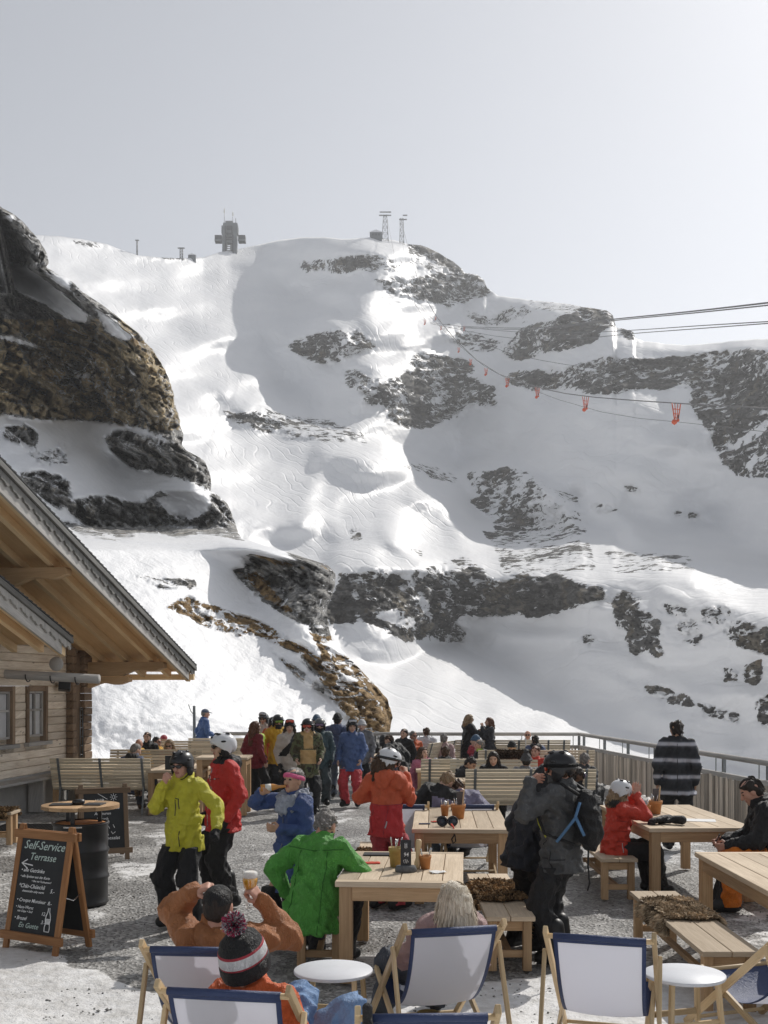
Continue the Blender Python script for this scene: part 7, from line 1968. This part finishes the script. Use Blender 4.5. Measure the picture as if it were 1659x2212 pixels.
# ---- what they hold and wear
def held_bottle():
    W = pB['hand'][1]; hd = pB['head']
    mouth = hd @ Vector((0, .105, -.055)); grip = W @ Vector((0, .075, -.035))
    d = (grip - mouth); d.z *= .5; d = d.normalized(); h = .23
    t = thing('beer_bottle', 'small amber bottle at the lips of the woman in the pink headband', 'bottle', mouth)
    zr = d; xr = zr.orthogonal().normalized(); yr = zr.cross(xr)
    R_ = Matrix((xr, yr, zr)).transposed()
    k = MB(); k.lathe([(0, 0), (.013, 0), (.014, .06), (.032, .115), (.032, h), (0, h)], 18, R=R_); k.build('glass_body', MATS['bottle_amber'], t)
    k = MB(); k.lathe([(.033, .135), (.033, .19)], 18, R=R_); k.build('bottle_label', MATS['label_white'], t)
held_bottle()
def beer_glass():
    W = pBr['hand'][1]; p = W @ Vector((0, .07, -.045))
    t = thing('beer_glass', 'glass of golden beer held up by the man in the brown jacket', 'beer glass', (p.x, p.y, p.z - .08))
    k = MB(); k.lathe([(0, 0), (.036, 0), (.032, .02), (.024, .05), (.036, .10), (.050, .17), (.0485, .23), (.0465, .23), (.047, .17), (.033, .10), (.0, .09)], 28); k.build('glass', MATS['clear_glass'], t)
    k = MB(); k.lathe([(0, .092), (.031, .102), (.0455, .165), (.0452, .185), (0, .185)], 24); k.build('beer', MATS['beer'], t)
    k = MB(); k.lathe([(0, .1855), (.0452, .1855), (.0455, .218), (.03, .224), (0, .222)], 24); k.build('foam', MATS['foam'], t)
beer_glass()
def striped_hat():
    M = pH['MH']; r = pH['root']
    m = MB(); R3 = M.to_3x3(); c = M.translation
    prof = [(.098, -.035, 0), (.108, -.03, 0), (.114, .0, 0), (.112, .028, 0), (.106, .034, 0), (.1085, .036, 2), (.1085, .043, 2), (.109, .044, 1), (.104, .085, 1), (.1035, .086, 2), (.101, .094, 2), (.099, .096, 0), (.083, .128, 0), (.05, .155, 0), (.02, .166, 0), (0, .168, 0)]
    n = 72; V = []; Fq = []; fm = []
    for i, (rr, z, k) in enumerate(prof):
        for q in range(n):
            a = 2 * math.pi * q / n; rib = 1 + (.012 * math.sin(a * 36)) * (1 if z < .034 else .35)
            fold = 1 + (.05 * math.sin(a * 5 + 1) * max(0, (z - .09) / .08))
            V.append(R3 @ (1.1 * Vector((rr * rib * fold * math.cos(a) * .98, rr * rib * fold * math.sin(a) * 1.15 - .014, z * 1.12 + .004))) + c)
    for i in range(len(prof) - 1):
        for q in range(n): Fq.append((i * n + q, i * n + (q + 1) % n, (i + 1) * n + (q + 1) % n, (i + 1) * n + q)); fm.append(prof[i][2])
    hat = mesh_obj('hat', V, Fq, [MATS['beanie_black'], MATS['hat_white'], MATS['hat_red']], r, fm=fm)
    hat.modifiers.new('thickness', 'SOLIDIFY').thickness = .004
    rs = np.random.RandomState(4); vs = []; fs = []; mi = []
    pc = R3 @ Vector((0, -.02, .25)) + c
    for i in range(2600):
        d = Vector(rs.randn(3)).normalized(); L = .058 * rs.uniform(.85, 1.12); s_ = d.cross(Vector(rs.randn(3))).normalized() * .0032
        o = len(vs); b0 = pc + d * .012; b1 = pc + (d + Vector(rs.randn(3)) * .06) * L
        vs += [b0 - s_, b0 + s_, b1 + s_, b1 - s_]; fs.append((o, o + 1, o + 2, o + 3)); mi.append(int(rs.choice([0, 1, 1, 2, 2])))
    mesh_obj('pompom', vs, fs, [MATS['lining_navy'], MATS['hat_white'], plain('pom_rose', (.45, .05, .12), rough=.9)], hat, fm=mi, smooth=False)
striped_hat()
def blond_strands():
    M = pBl['MH']; rs = np.random.RandomState(8); V = []; Fq = []; o = 0
    for i in range(900):
        a = rs.uniform(.9, 2 * math.pi - .9); up = rs.uniform(.0, 1.0)
        r = .098 + rs.uniform(-.004, .008)
        top = Vector((math.sin(a) * r * math.cos(up * 1.2), -.014 + math.cos(a) * r * 1.1 * math.cos(up * 1.2), .04 + .095 * math.sin(up * 1.2)))
        end = -.22 - rs.uniform(0, .11); pts = [top]
        x, y = math.sin(a) * (.135 + rs.uniform(-.02, .03)), -.035 + math.cos(a) * (.13 + rs.uniform(-.01, .03))
        for k, f in enumerate((.3, .6, 1.0)):
            z = top.z + (end - top.z) * f
            pts.append(Vector((top.x + (x - top.x) * min(1, f * 1.6) + .008 * math.sin(z * 40 + i), top.y + (y - top.y) * min(1, f * 1.6) + .006 * math.cos(z * 37 + i), z)))
        w_ = rs.uniform(.002, .0045)
        side_ = Vector((math.cos(a), -math.sin(a), 0)) * w_
        for p in pts: V += [p - side_, p + side_]
        for k in range(len(pts) - 1): Fq.append((o + 2 * k, o + 2 * k + 1, o + 2 * k + 3, o + 2 * k + 2))
        o += 2 * len(pts)
    mesh_obj('hair_strands', mul(M, np.array([tuple(v) for v in V])), np.array(Fq), HAIR['blond'], [c for c in pBl['root'].children if c.name.startswith('hair')][0])
blond_strands()
def backpack():
    """worn by the charcoal jacket: bag, top lid and blue straps"""
    r = pG['root']; pel, Rt, Ru, Uu, T = pG['torso']; s = pG['s']
    t = thing('backpack', 'black backpack with blue straps on the back of the charcoal jacket', 'backpack', pG['W'].translation, pG['root'].rotation_euler.z)
    b = Sdf(); b.ell(Uu(0, -.24, -.02), (.155, .105, .24), np.array(Ru), .05).ell(Uu(0, -.235, .14), (.13, .09, .10), np.array(Ru), .05).ell(Uu(0, -.28, -.12), (.12, .07, .13), np.array(Ru), .05).wrinkle(.012, .10, 3)
    v, q = b.mesh(.014); mesh_obj('bag', v, q, MATS['bag_black'], t)
    for sd in (-1, 1):
        k = MB(); k.tube([Uu(sd * .10, -.20, .20), Uu(sd * .12, -.06, .285), Uu(sd * .13, .10, .22), Uu(sd * .155, .155, .05), Uu(sd * .205, .06, -.12), Uu(sd * .15, -.18, -.20)], .016, 6); k.build('shoulder_strap', MATS['strap_black'], t)
        k = MB(); k.tube([Uu(sd * .17, -.235, .15), Uu(sd * .185, -.20, .02), Uu(sd * .212, -.05, -.18)], .014, 6); k.tube([Uu(sd * .185, -.205, .03), Uu(sd * .165, -.27, -.12)], .014, 6); k.build('side_strap', MATS['strap_blue'], t)
    k = MB(); k.tube([Uu(-.15, -.30, -.22), Uu(-.16, -.30, -.36), Uu(-.15, -.31, -.5), Uu(-.17, -.30, -.56)], .008, 6); k.build('hanging_strap', MATS['strap_black'], t)
    z = MB(); z.tube([Uu(-.15, .155, .03), Uu(-.165, .13, -.05), Uu(-.2, .05, -.15)], .006, 6); z.build('zip', MATS['neon_yellow'], pG['jacket'])
backpack()
def phone(pr, label, off=(0, .09, -.03), size=(.075, .008, .15)):
    p = pr['hand'][1] @ Vector(off); t = thing('phone', label, 'phone', p, pr['root'].rotation_euler.z)
    k = MB(); k.box((0, 0, .03), size, R=Matrix.Rotation(.5, 3, 'X')); k.build('case', M_BLACK, t, .003)
phone(pOt, 'black phone held by the man in the black jacket over the papers')
for pr in PEOPLE:
    if 'holding up a phone' in pr['root']['label']: phone(pr, 'phone held up by the woman in the black coat at the far fence')
def zips():
    """pocket zips and seams on the jackets nearest the camera, laid on the cloth"""
    for pr, lines, mt in ((pY, [[(-.02, .35, .36), (-.02, .35, .20)], [(-.02, .35, .375), (-.11, .33, .37), (-.125, .3, .27)], [(-.13, .33, .05), (-.135, .33, -.10)]], M_BLACK),
                          (pR, [[(.02, .18, .16), (.05, .175, .0)], [(.14, .13, .14), (.10, .16, .0)], [(0, .17, .48), (0, .18, -.12)]], M_METAL), (pO, [[(-.06, -.19, .47), (.07, -.19, .465)]], MATS['jacket_grey']), (pGr, [], M_BLACK)):
        if not lines: continue
        pel, Rt, Ru, Uu, T = pr['torso']; z = MB(); bm = pr['jacket'].data
        from mathutils.bvhtree import BVHTree
        bv = BVHTree.FromPolygons([v.co for v in bm.vertices], [tuple(p.vertices) for p in bm.polygons])
        for ln in lines:
            pts = []
            for i in range(len(ln) - 1):
                for f in np.linspace(0, 1, 6):
                    q = T(*(Vector(ln[i]).lerp(Vector(ln[i + 1]), f))); dv = (pel - q); dv.z = 0; h_ = bv.ray_cast(q, dv.normalized())
                    if h_[0] is None: h_ = bv.find_nearest(q)
                    pts.append(h_[0] + h_[1] * .002)
            z.tube(pts, .005, 5)
        z.build('zip', mt, pr['jacket'])
zips()

def seams():
    """panel seams, yokes and quilting lines laid on the cloth of the nearest jackets"""
    from mathutils.bvhtree import BVHTree
    jobs = ((pGr, 'seam', [[(-.24, -.4, .47), (0, -.4, .44), (.24, -.4, .47)], [(-.12, -.4, .44), (-.13, -.4, .1), (-.15, -.4, -.28)], [(.12, -.4, .44), (.13, -.4, .1), (.15, -.4, -.28)], [(-.2, -.4, -.27), (0, -.4, -.29), (.2, -.4, -.27)]], fabric('seam_green', (.035, .16, .02)), .004),
            (pO, 'seam', [[(-.2, -.4, .22), (0, -.4, .21), (.2, -.4, .22)], [(-.1, -.4, .2), (-.09, -.4, -.1)], [(.1, -.4, .2), (.09, -.4, -.1)]], MATS['trousers_suit_red'], .004),
            (pO, 'reflective_strip', [[(-.08, -.5, .44), (.06, -.5, .43)]], MATS['jacket_grey'], .007), (pO, 'pocket_zip', [[(.11, -.4, .04), (.11, -.4, -.03)]], MATS['hat_white'], .008),
            (pBr, 'quilt_seam', [[(-.25, -.5, z), (0, -.5, z - .01), (.25, -.5, z)] for z in (.06, .16, .26, .36, .46)], fabric('seam_brown', (.12, .04, .014)), .005),
            (pR, 'seam', [[(.02, .4, .42), (.03, .4, .0)], [(-.15, .3, .38), (.0, .4, .36), (.15, .3, .38)]], fabric('seam_red', (.20, .010, .010)), .0045),
            (pR, 'logo_patch', [[(-.09, .4, .37), (-.06, .4, .37)]], MATS['hat_white'], .008),
            (pB, 'seam', [[(-.02, .4, .34), (-.02, .4, -.36)], [(-.16, .3, .1), (-.14, .3, -.04)]], MATS['jacket_grey'], .004),
            (pRw, 'seam', [[(.3, -.1, z), (.3, .02, z), (.3, .12, z)] for z in (.10, .22, .34)], fabric('seam_coral', (.36, .02, .012)), .004),
            (pRw, 'pocket_zip', [[(.4, .02, .08), (.4, .03, -.03)]], MATS['hat_white'], .005),
            (pG, 'seam', [[(-.16, -.1, .1), (-.16, .05, .06)], [(-.4, .02, .02), (-.4, .0, -.14)], [(-.3, -.2, -.05), (-.3, .2, -.05)]], MATS['collar_black'], .005),
            (pP, 'seam', [[(0, -.4, .5), (0, -.4, -.15)], [(-.2, -.4, .44), (.2, -.4, .44)]], MATS['collar_black'], .005))
    for pr, name, lines, mt, r in jobs:
        pel, Rt, Ru, Uu, T = pr['torso']; bm = pr['jacket'].data
        bv = BVHTree.FromPolygons([v.co for v in bm.vertices], [tuple(p.vertices) for p in bm.polygons])
        for ln in lines:
            z = MB(); pts = []
            for i in range(len(ln) - 1):
                for f in np.linspace(0, 1, 9):
                    q = T(*(Vector(ln[i]).lerp(Vector(ln[i + 1]), f))); ax = T(0, 0, Vector(ln[i]).lerp(Vector(ln[i + 1]), f).z)
                    h_ = bv.ray_cast(q, (ax - q).normalized() if abs(ln[i][0]) > .25 else Rt @ Vector((0, -1 if ln[i][1] > 0 else 1, 0)))
                    if h_[0] is not None and (h_[0] - q).length < .75: pts.append(h_[0] + h_[1] * r * .3)
            if len(pts) > 2: z.tube(pts, r, 5); z.build(name, mt, pr['jacket'])
seams()
# ================================================================== camera and light
SUN_AZ, SUN_EL = rad(37), rad(41)          # azimuth to the right of the view direction
sd = Vector((math.sin(SUN_AZ) * math.cos(SUN_EL), math.cos(SUN_AZ) * math.cos(SUN_EL), math.sin(SUN_EL)))
sl = bpy.data.lights.new('sun', 'SUN'); sl.energy = 3.6; sl.angle = rad(.53); sl.color = (1.0, .955, .89)
so = bpy.data.objects.new('sun', sl); COL.objects.link(so)
so.rotation_euler = (-sd).to_track_quat('-Z', 'Y').to_euler(); so.location = (20, 10, 40)
w = bpy.data.worlds.new('World'); sc.world = w; w.use_nodes = True
nt = w.node_tree; bg = nt.nodes['Background']
sk = nt.nodes.new('ShaderNodeTexSky'); sk.sky_type = 'NISHITA'; sk.sun_disc = False
sk.sun_elevation = SUN_EL; sk.sun_rotation = SUN_AZ
sk.altitude = 2300; sk.air_density = 1.0; sk.dust_density = 4.0; sk.ozone_density = 1.0
hs = nt.nodes.new('ShaderNodeHueSaturation'); hs.inputs['Saturation'].default_value = .25
nt.links.new(sk.outputs[0], hs.inputs['Color']); nt.links.new(hs.outputs[0], bg.inputs['Color'])
bg.inputs['Strength'].default_value = .14
def build_haze(density):
    m = bpy.data.materials.new('thin_air'); m.use_nodes = True; nt = m.node_tree
    for n in list(nt.nodes):
        if n.type != 'OUTPUT_MATERIAL': nt.nodes.remove(n)
    v = nt.nodes.new('ShaderNodeVolumePrincipled'); v.inputs['Color'].default_value = (.93, .95, .98, 1); v.inputs['Density'].default_value = density
    v.inputs['Anisotropy'].default_value = .35
    nt.links.new(v.outputs[0], nt.nodes['Material Output'].inputs['Volume'])
    hz = MB(); hz.box((0, 0, 133), (3300, 3300, 287)); o = hz.build('haze', m); tag(o, kind='stuff')
build_haze(.00052)
cam = bpy.data.cameras.new('camera'); co = bpy.data.objects.new('camera', cam); COL.objects.link(co)
co.location = (0, 0, H); co.rotation_euler = (rad(90), 0, 0)
cam.sensor_fit = 'HORIZONTAL'; cam.sensor_width = 36.0; cam.lens = 36.0 * F / 1659.0
cam.shift_y = (VH - 1106.0) / 1659.0; cam.shift_x = 0.0
cam.clip_start = .1; cam.clip_end = 20000
sc.camera = co
sc.view_settings.view_transform = 'Standard'; sc.view_settings.look = 'None'
sc.view_settings.exposure = 0.0; sc.view_settings.gamma = 1.0; sc.view_settings.use_curve_mapping = False
sc.cycles.max_bounces = 10; sc.cycles.diffuse_bounces = 8; sc.cycles.glossy_bounces = 3
sc.cycles.transmission_bounces = 6; sc.cycles.transparent_max_bounces = 6
sc.cycles.use_denoising = True
